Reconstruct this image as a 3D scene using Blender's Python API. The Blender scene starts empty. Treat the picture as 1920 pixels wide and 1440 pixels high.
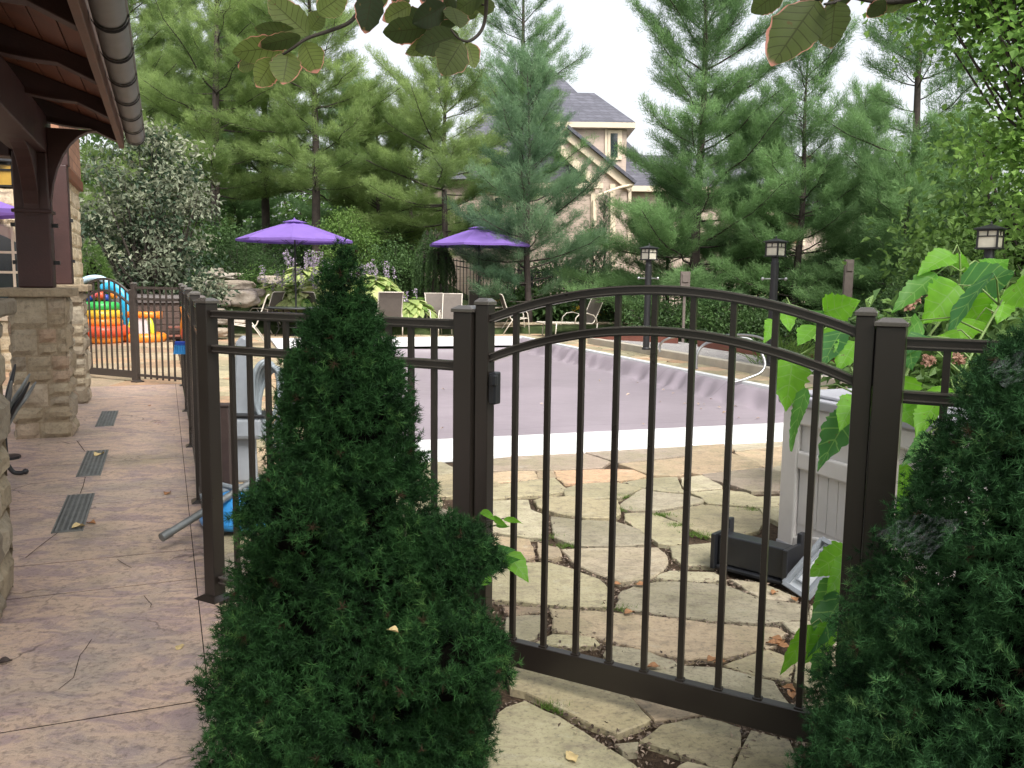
import bpy, bmesh, math, random
import numpy as np
from mathutils import Vector, Matrix, noise

# ------------------------------------------------------------------ camera, sky, sun, exposure
SC = bpy.context.scene
COL = SC.collection
H = 1.45
PITCH, ROLL, FPX = math.radians(6.9), math.radians(0.7), 1609.0
_f = np.array([0, math.cos(PITCH), -math.sin(PITCH)])
_r0 = np.array([1.0, 0, 0]); _u0 = np.array([0, math.sin(PITCH), math.cos(PITCH)])
_r = _r0 * math.cos(ROLL) + _u0 * math.sin(ROLL)
_u = _u0 * math.cos(ROLL) - _r0 * math.sin(ROLL)
EYE = np.array([0, 0, H])
cam = bpy.data.cameras.new('camera')
cam.sensor_width = 36; cam.lens = 36 * FPX / 1920
cam.clip_start = 0.05; cam.clip_end = 900
co = bpy.data.objects.new('camera', cam); COL.objects.link(co)
M = Matrix.Identity(4)
for i in range(3):
    M[i][0], M[i][1], M[i][2], M[i][3] = _r[i], _u[i], -_f[i], EYE[i]
co.matrix_world = M
SC.camera = co

SUN_EL, SUN_ROT = math.radians(52), math.radians(155)      # behind thin cloud, high over the viewer's right shoulder
W = bpy.data.worlds.new('World'); SC.world = W; W.use_nodes = True
wn = W.node_tree; wn.nodes.clear()
wo = wn.nodes.new('ShaderNodeOutputWorld'); bg = wn.nodes.new('ShaderNodeBackground')
sky = wn.nodes.new('ShaderNodeTexSky'); sky.sky_type = 'NISHITA'; sky.sun_disc = False
sky.sun_elevation = SUN_EL; sky.sun_rotation = SUN_ROT
sky.air_density = 1.0; sky.dust_density = 5.0; sky.ozone_density = 1.0
hs = wn.nodes.new('ShaderNodeHueSaturation'); hs.inputs['Saturation'].default_value = 0.22   # overcast: grey-white sky
wn.links.new(sky.outputs[0], hs.inputs['Color']); wn.links.new(hs.outputs[0], bg.inputs[0])
bg.inputs[1].default_value = 0.15
wn.links.new(bg.outputs[0], wo.inputs[0])
sl = bpy.data.lights.new('sun', 'SUN'); sl.energy = 1.5; sl.angle = math.radians(25); sl.color = (1, .96, .9)
so = bpy.data.objects.new('sun', sl); COL.objects.link(so)
sd = Vector((math.sin(SUN_ROT) * math.cos(SUN_EL), math.cos(SUN_ROT) * math.cos(SUN_EL), math.sin(SUN_EL)))
so.rotation_euler = sd.to_track_quat('Z', 'Y').to_euler(); so.location = (0, 0, 30)
SC.view_settings.view_transform = 'Standard'; SC.view_settings.look = 'None'
SC.view_settings.gamma = 1; SC.view_settings.exposure = 1.15
SC.cycles.max_bounces = 8; SC.cycles.diffuse_bounces = 4; SC.cycles.transmission_bounces = 4
SC.cycles.use_denoising = True

# ------------------------------------------------------------------ survey helpers (camera model -> world points)
def ray(u, v): return _f + (u - 960) / FPX * _r - (v - 720) / FPX * _u
def G(u, v, z=0.0):
    d = ray(u, v); return Vector(EYE + d * ((z - H) / d[2]))
def A(u, v, Y):
    d = ray(u, v); return Vector(EYE + d * (Y / d[1]))
OX, OY = -1.299, 7.385
def frame(deg):
    a = math.radians(deg); es = (math.sin(a), math.cos(a)); et = (math.cos(a), -math.sin(a))
    return lambda s, t, z=0.0: Vector((OX + es[0] * s + et[0] * t, OY + es[1] * s + et[1] * t, z))
PF = frame(-22.0)          # patio, pavilion and left fence
QF = frame(-18.5)          # pool
RNG = random.Random(7)

# ------------------------------------------------------------------ materials
def lin(h):
    h = h.lstrip('#'); o = []
    for i in (0, 2, 4):
        c = int(h[i:i + 2], 16) / 255
        o.append(c / 12.92 if c <= .04045 else ((c + .055) / 1.055) ** 2.4)
    return tuple(o) + (1,)
def newmat(name):
    m = bpy.data.materials.new(name); m.use_nodes = True; m.node_tree.nodes.clear()
    return m, m.node_tree
class NT:
    def __init__(s, name):
        s.m, s.t = newmat(name); s.out = s.n('ShaderNodeOutputMaterial')
    def n(s, ty, **kw):
        x = s.t.nodes.new(ty)
        for k, v in kw.items(): setattr(x, k, v)
        return x
    def l(s, a, b): s.t.links.new(a, b)
    def math(s, op, a, b=0.0, c=None):
        x = s.n('ShaderNodeMath', operation=op)
        for i, v in enumerate((a, b, c)):
            if v is None: continue
            if isinstance(v, (int, float)): x.inputs[i].default_value = v
            else: s.l(v, x.inputs[i])
        return x.outputs[0]
    def mix(s, f, a, b, mode='MIX'):
        x = s.n('ShaderNodeMix', data_type='RGBA', blend_type=mode)
        for i, v in ((0, f), (6, a), (7, b)):
            if isinstance(v, (int, float)): x.inputs[i].default_value = v
            elif isinstance(v, tuple): x.inputs[i].default_value = v
            else: s.l(v, x.inputs[i])
        return x.outputs[2]
    def noise(s, scale, detail=4, rough=.55, vec=None, dist=0):
        x = s.n('ShaderNodeTexNoise'); x.inputs['Scale'].default_value = scale
        x.inputs['Detail'].default_value = detail; x.inputs['Roughness'].default_value = rough
        x.inputs['Distortion'].default_value = dist
        s.l(vec if vec is not None else s.obj(), x.inputs['Vector']); return x.outputs['Fac']
    def obj(s):
        if not hasattr(s, '_o'): s._o = s.n('ShaderNodeTexCoord').outputs['Object']
        return s._o
    def world(s):
        if not hasattr(s, '_w'): s._w = s.n('ShaderNodeNewGeometry').outputs['Position']
        return s._w
    def ramp(s, f, stops):
        x = s.n('ShaderNodeValToRGB'); e = x.color_ramp.elements
        while len(e) < len(stops): e.new(.5)
        for k, (p, c) in enumerate(stops):
            e[k].position = p; e[k].color = c if isinstance(c, tuple) else (c, c, c, 1)
        s.l(f, x.inputs[0]); return x.outputs[0]
    def attr(s, name):
        x = s.n('ShaderNodeAttribute'); x.attribute_name = name; return x.outputs['Fac']
    def scale(s, vec, sx, sy, sz):
        x = s.n('ShaderNodeMapping'); x.inputs['Scale'].default_value = (sx, sy, sz); s.l(vec, x.inputs[0]); return x.outputs[0]
    def bump(s, h, strength, dist=.01):
        x = s.n('ShaderNodeBump'); x.inputs['Strength'].default_value = strength; x.inputs['Distance'].default_value = dist
        s.l(h, x.inputs['Height']); return x.outputs[0]
    def bsdf(s, col, rough=.6, metal=0, normal=None, spec=.5, trans=0, tcol=None, sheen=0, coat=0):
        p = s.n('ShaderNodeBsdfPrincipled')
        for k, v in (('Base Color', col), ('Roughness', rough), ('Metallic', metal), ('Specular IOR Level', spec), ('Coat Weight', coat)):
            if isinstance(v, (int, float, tuple)): p.inputs[k].default_value = v
            else: s.l(v, p.inputs[k])
        if normal is not None: s.l(normal, p.inputs['Normal'])
        o = p.outputs[0]
        if trans:
            t = s.n('ShaderNodeBsdfTranslucent')
            c = tcol if tcol is not None else col
            if isinstance(c, tuple): t.inputs[0].default_value = c
            else: s.l(c, t.inputs[0])
            if normal is not None: s.l(normal, t.inputs['Normal'])
            mx = s.n('ShaderNodeMixShader'); mx.inputs[0].default_value = trans
            s.l(o, mx.inputs[1]); s.l(t.outputs[0], mx.inputs[2]); o = mx.outputs[0]
        s.l(o, s.out.inputs[0]); return s.m
def mul(c, k): return (min(c[0] * k, 1), min(c[1] * k, 1), min(c[2] * k, 1), 1)
def plain(name, hexc, rough=.6, var=.2, scale=6, bump=.15, metal=0, spec=.5, bscale=None, trans=0, coat=0):
    t = NT(name); c = lin(hexc) if isinstance(hexc, str) else hexc
    n = t.noise(scale, 5, .6)
    col = t.ramp(n, [(.25, mul(c, 1 - var)), (.75, mul(c, 1 + var))])
    nb = t.noise(bscale or scale * 12, 3)
    rg = t.math('MULTIPLY_ADD', n, .2, rough - .1)
    return t.bsdf(col, rg, metal, t.bump(nb, bump, .004), spec, trans=trans, coat=coat)
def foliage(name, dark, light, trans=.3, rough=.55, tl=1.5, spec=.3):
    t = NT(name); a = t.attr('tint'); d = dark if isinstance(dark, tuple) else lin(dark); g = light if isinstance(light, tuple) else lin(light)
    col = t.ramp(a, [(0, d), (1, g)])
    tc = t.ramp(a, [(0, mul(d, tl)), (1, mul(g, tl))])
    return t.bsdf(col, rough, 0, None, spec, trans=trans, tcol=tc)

MT = {}
MT['bronze'] = plain('bronze_powder_coat', (.021, .0165, .0135, 1), .30, .06, 3, .012, bscale=400)
MT['bronze_edge_highlight'] = plain('bronze_edge_highlight', (.075, .066, .058, 1), .22, .06, 3, .01, bscale=300)  # paler bronze: sky glint along the rail edges painted into the colour
MT['bronze_far'] = plain('weathered_bronze', (.040, .030, .024, 1), .5, .2, 20, .1, bscale=300)
MT['black'] = plain('black_metal', (.012, .012, .013, 1), .45, .2, 12, .1)
MT['blackplastic'] = plain('black_plastic', (.014, .015, .018, 1), .33, .25, 9, .1)
MT['steel'] = plain('stainless_steel', (.42, .42, .41, 1), .36, .08, 10, .03, metal=1)
MT['galv'] = plain('galvanised_steel', (.20, .21, .205, 1), .5, .3, 14, .15, metal=.6)
MT['gutter'] = plain('dull_zinc', (.155, .15, .14, 1), .6, .18, 8, .08, metal=.1)
MT['strap'] = plain('black_strap', (.006, .005, .005, 1), .8, .1, 8, .05, spec=.1)
MT['timber'] = plain('stained_timber', (.036, .011, .0085, 1), .55, .35, 3, .35, bscale=60)
MT['soffit'] = plain('soffit_board', (.15, .05, .024, 1), .55, .3, 4, .3, bscale=60)
MT['fascia'] = plain('fascia_board', (.115, .055, .035, 1), .6, .3, 4, .3, bscale=60)
MT['shingle'] = None
MT['cream'] = plain('cream_trim', (.62, .52, .38, 1), .6, .08, 3, .05)
MT['white'] = plain('white_coping', (.66, .67, .66, 1), .5, .05, 3, .06)
MT['cap_bronze_skylit'] = plain('cap_bronze_skylit', (.085, .075, .065, 1), .22, .06, 10, .01, coat=.5)  # paler than the posts: white sky reflection put into the cap colour
MT['cap_lid'] = plain('pale_cap', (.42, .40, .36, 1), .4, .1, 40, .05)
MT['boxlid'] = plain('grey_plastic_lid', (.31, .31, .34, 1), .5, .12, 5, .25, bscale=300)
MT['box'] = plain('taupe_plastic', (.60, .575, .555, 1), .5, .1, 4, .15, bscale=250)
MT['greyplastic'] = plain('grey_plastic', (.24, .26, .285, 1), .45, .15, 7, .1)
MT['hose'] = plain('grey_hose', (.20, .23, .25, 1), .45, .15, 20, .1)
MT['blueplastic'] = plain('blue_plastic', (.03, .22, .52, 1), .35, .2, 7, .05)
MT['cyan'] = plain('cyan_vinyl', (.03, .36, .60, 1), .3, .15, 3, .05)
MT['paleblue'] = plain('pale_blue_vinyl', (.45, .60, .72, 1), .3, .1, 3, .05)
for k, c in dict(green=(.05, .50, .10, 1), yellow=(.85, .52, .04, 1), orange=(.85, .27, .03, 1), red=(.75, .10, .04, 1), lime=(.62, .72, .05, 1), pink=(.65, .12, .16, 1), deepblue=(.02, .06, .35, 1), vinylwhite=(.72, .70, .74, 1)).items():
    MT[k] = plain(k + '_vinyl', c, .32, .12, 4, .04, trans=.15)
MT['sling'] = plain('taupe_sling', (.125, .105, .088, 1), .75, .12, 8, .3, bscale=220, trans=.12)
MT['chairframe'] = plain('cream_tube', (.55, .50, .42, 1), .4, .08, 8, .05)
MT['purple'] = plain('purple_canvas', (.215, .125, .44, 1), .8, .1, 3, .1, bscale=200, trans=.3)
MT['rust'] = plain('red_brown_board', (.165, .055, .035, 1), .7, .2, 5, .3)
MT['greywood'] = plain('grey_wood', (.13, .105, .09, 1), .8, .3, 8, .4)
MT['concrete'] = plain('concrete_kerb', (.40, .36, .29, 1), .85, .2, 2.5, .3)
MT['trunk'] = plain('pine_bark', (.050, .038, .032, 1), .9, .45, 8, .8, bscale=40)
MT['twig'] = plain('thin_branch', (.045, .036, .028, 1), .85, .3, 12, .3)
MT['stem'] = plain('green_stem', (.13, .20, .05, 1), .55, .2, 20, .1)
MT['brownpost'] = plain('dark_brown_post', (.040, .024, .020, 1), .6, .3, 10, .3)
MT['greenbin'] = plain('dark_green_plastic', (.02, .045, .025, 1), .45, .2, 8, .1)
MT['spabrown'] = plain('brown_spa_panel', (.070, .042, .032, 1), .6, .25, 8, .25)
MT['spacover'] = plain('grey_spa_cover', (.10, .085, .08, 1), .7, .15, 5, .2)
MT['amber'] = plain('amber_glass', (.45, .27, .05, 1), .3, .25, 9, .05)
MT['lampglass'] = plain('opal_glass', (.66, .62, .50, 1), .25, .08, 8, .02, trans=.3)
MT['glass'] = plain('dark_window_glass', (.020, .026, .030, 1), .06, .4, 1.2, .02, spec=.8)
MT['leafdry'] = plain('dry_leaf', (.30, .145, .06, 1), .7, .4, 30, .3)
MT['leafpale'] = plain('pale_leaf', (.55, .42, .20, 1), .7, .25, 30, .3)
MT['greentable'] = plain('dark_table_top', (.10, .12, .115, 1), .25, .2, 4, .05)
MT['lid_tray'] = plain('pale_grey_tray', (.58, .60, .62, 1), .35, .1, 6, .05)
MT['web'] = None

def m_siding(name, c, pitch):
    t = NT(name); z = t.n('ShaderNodeSeparateXYZ'); t.l(t.obj(), z.inputs[0])
    fr = t.math('FRACT', t.math('DIVIDE', z.outputs[2], pitch))
    n = t.noise(3, 5, .6)
    col = t.ramp(n, [(.3, mul(c, .88)), (.7, mul(c, 1.1))])
    edge = t.math('LESS_THAN', fr, .06)
    col = t.mix(edge, col, mul(c, .6))
    return t.bsdf(col, .7, 0, t.bump(fr, .6, .02))
MT['siding'] = m_siding('lap_siding', (.47, .375, .305, 1), .17)
def m_roof(name, c):
    t = NT(name); b = t.n('ShaderNodeTexBrick'); b.inputs['Scale'].default_value = 1
    b.inputs['Brick Width'].default_value = .35; b.inputs['Row Height'].default_value = .16; b.inputs['Mortar Size'].default_value = .012
    b.inputs['Color1'].default_value = mul(c, .75); b.inputs['Color2'].default_value = mul(c, 1.35); b.inputs['Mortar'].default_value = mul(c, .4)
    sx = t.n('ShaderNodeSeparateXYZ'); t.l(t.obj(), sx.inputs[0])
    cx = t.n('ShaderNodeCombineXYZ'); t.l(t.math('ADD', sx.outputs[0], sx.outputs[1]), cx.inputs[0]); t.l(sx.outputs[2], cx.inputs[1])
    t.l(cx.outputs[0], b.inputs['Vector'])
    col = t.mix(.35, b.outputs[0], t.ramp(t.noise(8, 4), [(.3, mul(c, .7)), (.7, mul(c, 1.4))]))
    return t.bsdf(col, .85, 0, t.bump(b.outputs['Fac'], -.4, .01))
MT['roof'] = m_roof('slate_blue_shingle', (.085, .085, .105, 1))
MT['shingle'] = m_roof('cedar_shingle', (.26, .13, .075, 1))
def m_walk():
    t = NT('stamped_concrete'); w = t.world()
    a = t.noise(1.1, 6, .65, w, .6); b = t.noise(4.5, 7, .7, t.scale(w, 1, 1.9, 1), .8); c = t.noise(38, 5, .7, w); e = t.noise(.55, 4, .6, w)
    beige = (.54, .395, .30, 1); mauve = (.345, .252, .245, 1); grey = (.30, .27, .23, 1)
    col = t.mix(t.ramp(b, [(.46, 0.0), (.58, 1.0)]), beige, mauve)
    col = t.mix(t.ramp(a, [(.48, 0.0), (.72, .75)]), col, grey)
    olive = t.ramp(e, [(.56, 0.0), (.70, .6)])
    col = t.mix(olive, col, (.16, .155, .09, 1))
    col = t.mix(t.ramp(c, [(.36, .6), (.5, 0.0)]), col, (.12, .09, .08, 1))
    v = t.n('ShaderNodeTexVoronoi', feature='DISTANCE_TO_EDGE'); v.inputs['Scale'].default_value = .95
    dv = t.n('ShaderNodeVectorMath', operation='ADD'); t.l(w, dv.inputs[0])
    ns = t.n('ShaderNodeTexNoise'); ns.inputs['Scale'].default_value = 2.2; ns.inputs['Detail'].default_value = 6; t.l(w, ns.inputs['Vector'])
    sc = t.n('ShaderNodeVectorMath', operation='SCALE'); sc.inputs['Scale'].default_value = .9; t.l(ns.outputs['Color'], sc.inputs[0]); t.l(sc.outputs[0], dv.inputs[1])
    t.l(dv.outputs[0], v.inputs['Vector'])
    brk = t.ramp(t.noise(1.7, 3, .5, w), [(.5, 0.0), (.6, 1.0)])
    crack = t.math('MULTIPLY', t.ramp(v.outputs['Distance'], [(0, .8), (.012, 0.0)]), brk)
    col = t.mix(crack, col, (.07, .05, .045, 1))
    h = t.math('ADD', t.math('MULTIPLY', b, .7), t.math('MULTIPLY', c, .25))
    h = t.math('SUBTRACT', h, t.math('MULTIPLY', crack, .5))
    rough = t.math('MULTIPLY_ADD', a, .5, .12)
    return t.bsdf(col, rough, 0, t.bump(h, .9, .016), .5)
MT['walk'] = m_walk()
def m_flag():
    t = NT('flagstone'); w = t.world(); a = t.attr('tint'); b = t.attr('tone')
    base = t.ramp(a, [(0, (.42, .345, .21, 1)), (.3, (.36, .325, .205, 1)), (.5, (.39, .34, .25, 1)), (.68, (.44, .32, .20, 1)), (.84, (.28, .235, .19, 1)), (1, (.46, .28, .165, 1))])
    n1 = t.noise(2.3, 6, .65, w, .4); n2 = t.noise(14, 6, .7, w); n3 = t.noise(60, 4, .7, w)
    col = t.mix(t.ramp(n1, [(.44, 0.0), (.62, .6)]), base, (.235, .215, .125, 1))
    n4 = t.noise(5, 7, .75, t.scale(w, 1, 2.2, 1), 1.0)
    col = t.mix(t.ramp(n4, [(.5, 0.0), (.66, .55)]), col, (.17, .14, .11, 1))
    col = t.mix(t.ramp(n4, [(.30, .45), (.44, 0.0)]), col, (.42, .40, .33, 1))
    col = t.mix(t.ramp(n2, [(.52, 0.0), (.68, .55)]), col, (.13, .105, .08, 1))
    col = t.mix(t.ramp(n3, [(.34, .5), (.48, 0.0)]), col, (.09, .075, .055, 1))
    k = t.math('MULTIPLY_ADD', b, .4, .8)
    cc = t.n('ShaderNodeCombineColor'); [t.l(k, cc.inputs[i]) for i in range(3)]
    col = t.mix(1.0, col, cc.outputs[0], 'MULTIPLY')
    h = t.math('ADD', t.math('MULTIPLY', n2, .8), t.math('MULTIPLY', n3, .25))
    return t.bsdf(col, t.math('MULTIPLY_ADD', n1, .4, .5), 0, t.bump(h, .8, .012), .35)
MT['flag'] = m_flag()
def m_soil(name, c1, c2, sc=30):
    t = NT(name); w = t.world(); n = t.noise(sc, 6, .75, w); n2 = t.noise(sc * .1, 4, .6, w)
    col = t.ramp(n, [(.3, c1), (.55, c2), (.75, mul(c2, 2.0))])
    col = t.mix(t.ramp(n2, [(.4, 0.0), (.7, .5)]), col, c1)
    return t.bsdf(col, .95, 0, t.bump(n, 1, .03), .15)
MT['mulch'] = m_soil('mulch', (.030, .020, .014, 1), (.11, .075, .05, 1), 45)
MT['jointdark'] = plain('dark_joint', (.010, .007, .006, 1), .95, .3, 20, .2, spec=.05)
MT['soil'] = m_soil('dark_soil', (.018, .013, .010, 1), (.06, .042, .03, 1), 25)
MT['groundmat'] = m_soil('garden_ground', (.02, .03, .012, 1), (.05, .07, .025, 1), 4)
MT['gravel'] = m_soil('fine_grey_gravel', (.27, .255, .245, 1), (.36, .34, .33, 1), 60)
def m_stone(name, base):
    t = NT(name); w = t.obj(); a = t.attr('tint')
    col = t.ramp(a, base)
    n1 = t.noise(5, 6, .7, w, .3); n2 = t.noise(30, 6, .7, w)
    col = t.mix(t.ramp(n1, [(.45, 0.0), (.7, .6)]), col, (.16, .12, .075, 1))
    col = t.mix(t.ramp(n2, [(.3, .5), (.5, 0.0)]), col, (.10, .08, .06, 1))
    h = t.math('ADD', n1, t.math('MULTIPLY', n2, .5))
    return t.bsdf(col, .85, 0, t.bump(h, .9, .02), .25)
MT['masonry'] = m_stone('fieldstone', [(0, (.30, .235, .155, 1)), (.35, (.40, .335, .235, 1)), (.6, (.26, .215, .16, 1)), (.8, (.46, .40, .30, 1)), (1, (.33, .225, .15, 1))])
MT['wallstone'] = m_stone('pale_wall_stone', [(0, (.52, .42, .27, 1)), (.5, (.60, .51, .36, 1)), (1, (.45, .36, .24, 1))])
MT['rock'] = m_stone('boulder', [(0, (.30, .265, .22, 1)), (.5, (.38, .34, .29, 1)), (1, (.34, .28, .21, 1))])
def m_cover():
    t = NT('pool_cover_vinyl'); w = t.world()
    n = t.noise(.6, 5, .6, w); n2 = t.noise(5, 6, .7, t.scale(w, 1, 3, 1)); n3 = t.noise(160, 2, .5, w)
    c = (.255, .215, .242, 1)
    col = t.ramp(n, [(.3, mul(c, .9)), (.7, mul(c, 1.12))])
    col = t.mix(t.ramp(n2, [(.62, 0.0), (.8, .35)]), col, (.42, .38, .42, 1))
    sx = t.n('ShaderNodeSeparateXYZ'); rt = t.n('ShaderNodeMapping'); rt.inputs['Rotation'].default_value = (0, 0, math.radians(-18.5)); t.l(w, rt.inputs[0]); t.l(rt.outputs[0], sx.inputs[0])
    seam = t.math('LESS_THAN', t.math('FRACT', t.math('DIVIDE', sx.outputs[1], 1.85)), .011)
    col = t.mix(t.math('MULTIPLY', seam, .45), col, mul(c, .5))
    h = t.math('ADD', n2, t.math('MULTIPLY', n3, .15))
    return t.bsdf(col, t.math('MULTIPLY_ADD', n2, .25, .30), 0, t.bump(h, .15, .02), .55)
MT['cover'] = m_cover()
def m_leafuv(name, face, light, vein, margin=None, trans=.35, nv=9, tl=1.8):
    t = NT(name); uv = t.n('ShaderNodeUVMap'); s = t.n('ShaderNodeSeparateXYZ'); t.l(uv.outputs[0], s.inputs[0])
    x, y = s.outputs[0], s.outputs[1]; ax = t.math('ABSOLUTE', x); a = t.attr('tint')
    col = t.ramp(a, [(0, face), (1, light)])
    ph = t.math('FRACT', t.math('MULTIPLY', t.math('SUBTRACT', y, t.math('MULTIPLY', ax, .16)), nv))
    sv = t.math('LESS_THAN', t.math('ABSOLUTE', t.math('SUBTRACT', ph, .5)), .055)
    mv = t.math('LESS_THAN', ax, .035)
    col = t.mix(t.math('MULTIPLY', t.math('MAXIMUM', sv, mv), .6), col, vein)
    n = t.noise(25, 4); col = t.mix(t.ramp(n, [(.4, 0.0), (.75, .25)]), col, mul(face, .5))
    col = t.mix(t.ramp(t.noise(70, 2, .5), [(.70, 0.0), (.74, .8)]), col, (.12, .085, .03, 1))
    if margin:
        nn = t.noise(13, 3, .6)
        e = t.math('MAXIMUM', ax, t.math('MULTIPLY', y, .99))
        e = t.math('ADD', e, t.math('MULTIPLY', t.math('SUBTRACT', nn, .5), .75))
        col = t.mix(t.ramp(e, [(.94, 0.0), (1.0, 1.0)]), col, margin)
    tc = t.mix(1.0, col, (tl, tl, tl * .8, 1), 'MULTIPLY')
    hb = t.math('ADD', t.math('MULTIPLY', t.math('ABSOLUTE', t.math('SUBTRACT', ph, .5)), .6), n)
    return t.bsdf(col, .5, 0, t.bump(hb, .12, .003), .35, trans=trans, tcol=tc)
MT['beech'] = m_leafuv('tricolour_beech_leaf', (.024, .036, .018, 1), (.19, .245, .07, 1), (.035, .03, .014, 1), (.62, .28, .24, 1), .55, 8, 2.2)
MT['bigleaf'] = m_leafuv('lobed_bright_leaf', (.035, .13, .048, 1), (.15, .37, .022, 1), (.20, .36, .10, 1), None, .5, 5, 1.7)
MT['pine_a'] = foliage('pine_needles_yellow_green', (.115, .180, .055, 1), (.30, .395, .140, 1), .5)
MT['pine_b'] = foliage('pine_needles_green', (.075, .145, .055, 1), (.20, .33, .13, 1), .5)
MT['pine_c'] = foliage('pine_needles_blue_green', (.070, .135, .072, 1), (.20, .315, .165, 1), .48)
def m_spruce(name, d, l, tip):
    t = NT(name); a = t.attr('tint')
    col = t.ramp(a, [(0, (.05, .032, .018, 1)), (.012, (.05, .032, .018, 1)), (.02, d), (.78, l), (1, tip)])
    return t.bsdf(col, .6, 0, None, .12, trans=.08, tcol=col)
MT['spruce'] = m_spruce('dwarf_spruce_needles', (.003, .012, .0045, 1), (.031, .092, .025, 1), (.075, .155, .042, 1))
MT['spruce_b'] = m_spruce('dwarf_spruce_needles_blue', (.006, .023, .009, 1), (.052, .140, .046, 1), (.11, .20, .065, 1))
MT['spruce_core'] = plain('spruce_inner_shade', (.004, .004, .003, 1), 1.0, .3, 60, .5, spec=0)  # near-black: shade inside the spruce painted as the colour of a solid core
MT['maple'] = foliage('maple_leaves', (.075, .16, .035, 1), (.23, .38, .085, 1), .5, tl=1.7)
MT['shrub_dark'] = foliage('dark_shrub_leaves', (.026, .055, .018, 1), (.075, .140, .042, 1), .3)
MT['shrub_mid'] = foliage('mid_shrub_leaves', (.045, .095, .022, 1), (.15, .25, .06, 1), .35)
MT['silver'] = foliage('variegated_leaves', (.030, .058, .030, 1), (.30, .32, .22, 1), .25)
MT['hosta'] = foliage('hosta_leaves', (.13, .23, .05, 1), (.52, .56, .24, 1), .35)
MT['lilac'] = foliage('lilac_flowers', (.30, .22, .36, 1), (.60, .50, .64, 1), .4)
MT['gold'] = foliage('yellow_flowers', (.55, .33, .02, 1), (.75, .52, .04, 1), .3)
MT['pinkflower'] = foliage('dusky_pink_flowers', (.22, .12, .08, 1), (.40, .25, .18, 1), .3)
MT['grassy'] = foliage('grass_blades', (.05, .10, .02, 1), (.16, .26, .05, 1), .35)
MT['chips'] = foliage('mulch_chips', (.04, .027, .02, 1), (.38, .29, .22, 1), 0)
def m_web():
    t = NT('spider_silk'); n = t.noise(60, 5, .7)
    d = t.n('ShaderNodeBsdfDiffuse'); d.inputs[0].default_value = (.75, .78, .80, 1)
    tr = t.n('ShaderNodeBsdfTransparent'); mx = t.n('ShaderNodeMixShader')
    t.l(t.ramp(n, [(.45, 0.0), (.8, .16)]), mx.inputs[0]); t.l(tr.outputs[0], mx.inputs[1]); t.l(d.outputs[0], mx.inputs[2])
    t.l(mx.outputs[0], t.out.inputs[0]); return t.m
MT['web'] = m_web()

# ------------------------------------------------------------------ mesh helpers
BASE = {}
def link(name, me, mat, parent=None, loc=(0, 0, 0)):
    o = bpy.data.objects.new(name, me); COL.objects.link(o)
    if mat: me.materials.append(MT[mat] if isinstance(mat, str) else mat)
    if parent is not None: o.parent = parent; BASE[o.name] = BASE[parent.name]
    else: o.location = loc; BASE[o.name] = Vector(loc)
    return o
def E(name, loc=(0, 0, 0)):
    o = bpy.data.objects.new(name, None); COL.objects.link(o); o.location = loc; o.empty_display_size = .1
    BASE[o.name] = Vector(loc); return o
def tag(o, label=None, cat=None, group=None, kind=None):
    if label: o['label'] = label
    if cat: o['category'] = cat
    if group: o['group'] = group
    if kind: o['kind'] = kind
    return o
def dup(root, loc, rz=0, label=None, scale=1.0):
    r = root.copy(); COL.objects.link(r); r.location = loc; r.rotation_euler = (0, 0, rz); r.scale = (scale,) * 3
    if label: r['label'] = label
    BASE[r.name] = Vector(loc)
    for ch in list(root.children):
        c = ch.copy(); COL.objects.link(c); c.parent = r
        for g in ch.children:
            d = g.copy(); COL.objects.link(d); d.parent = c
    return r
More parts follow.
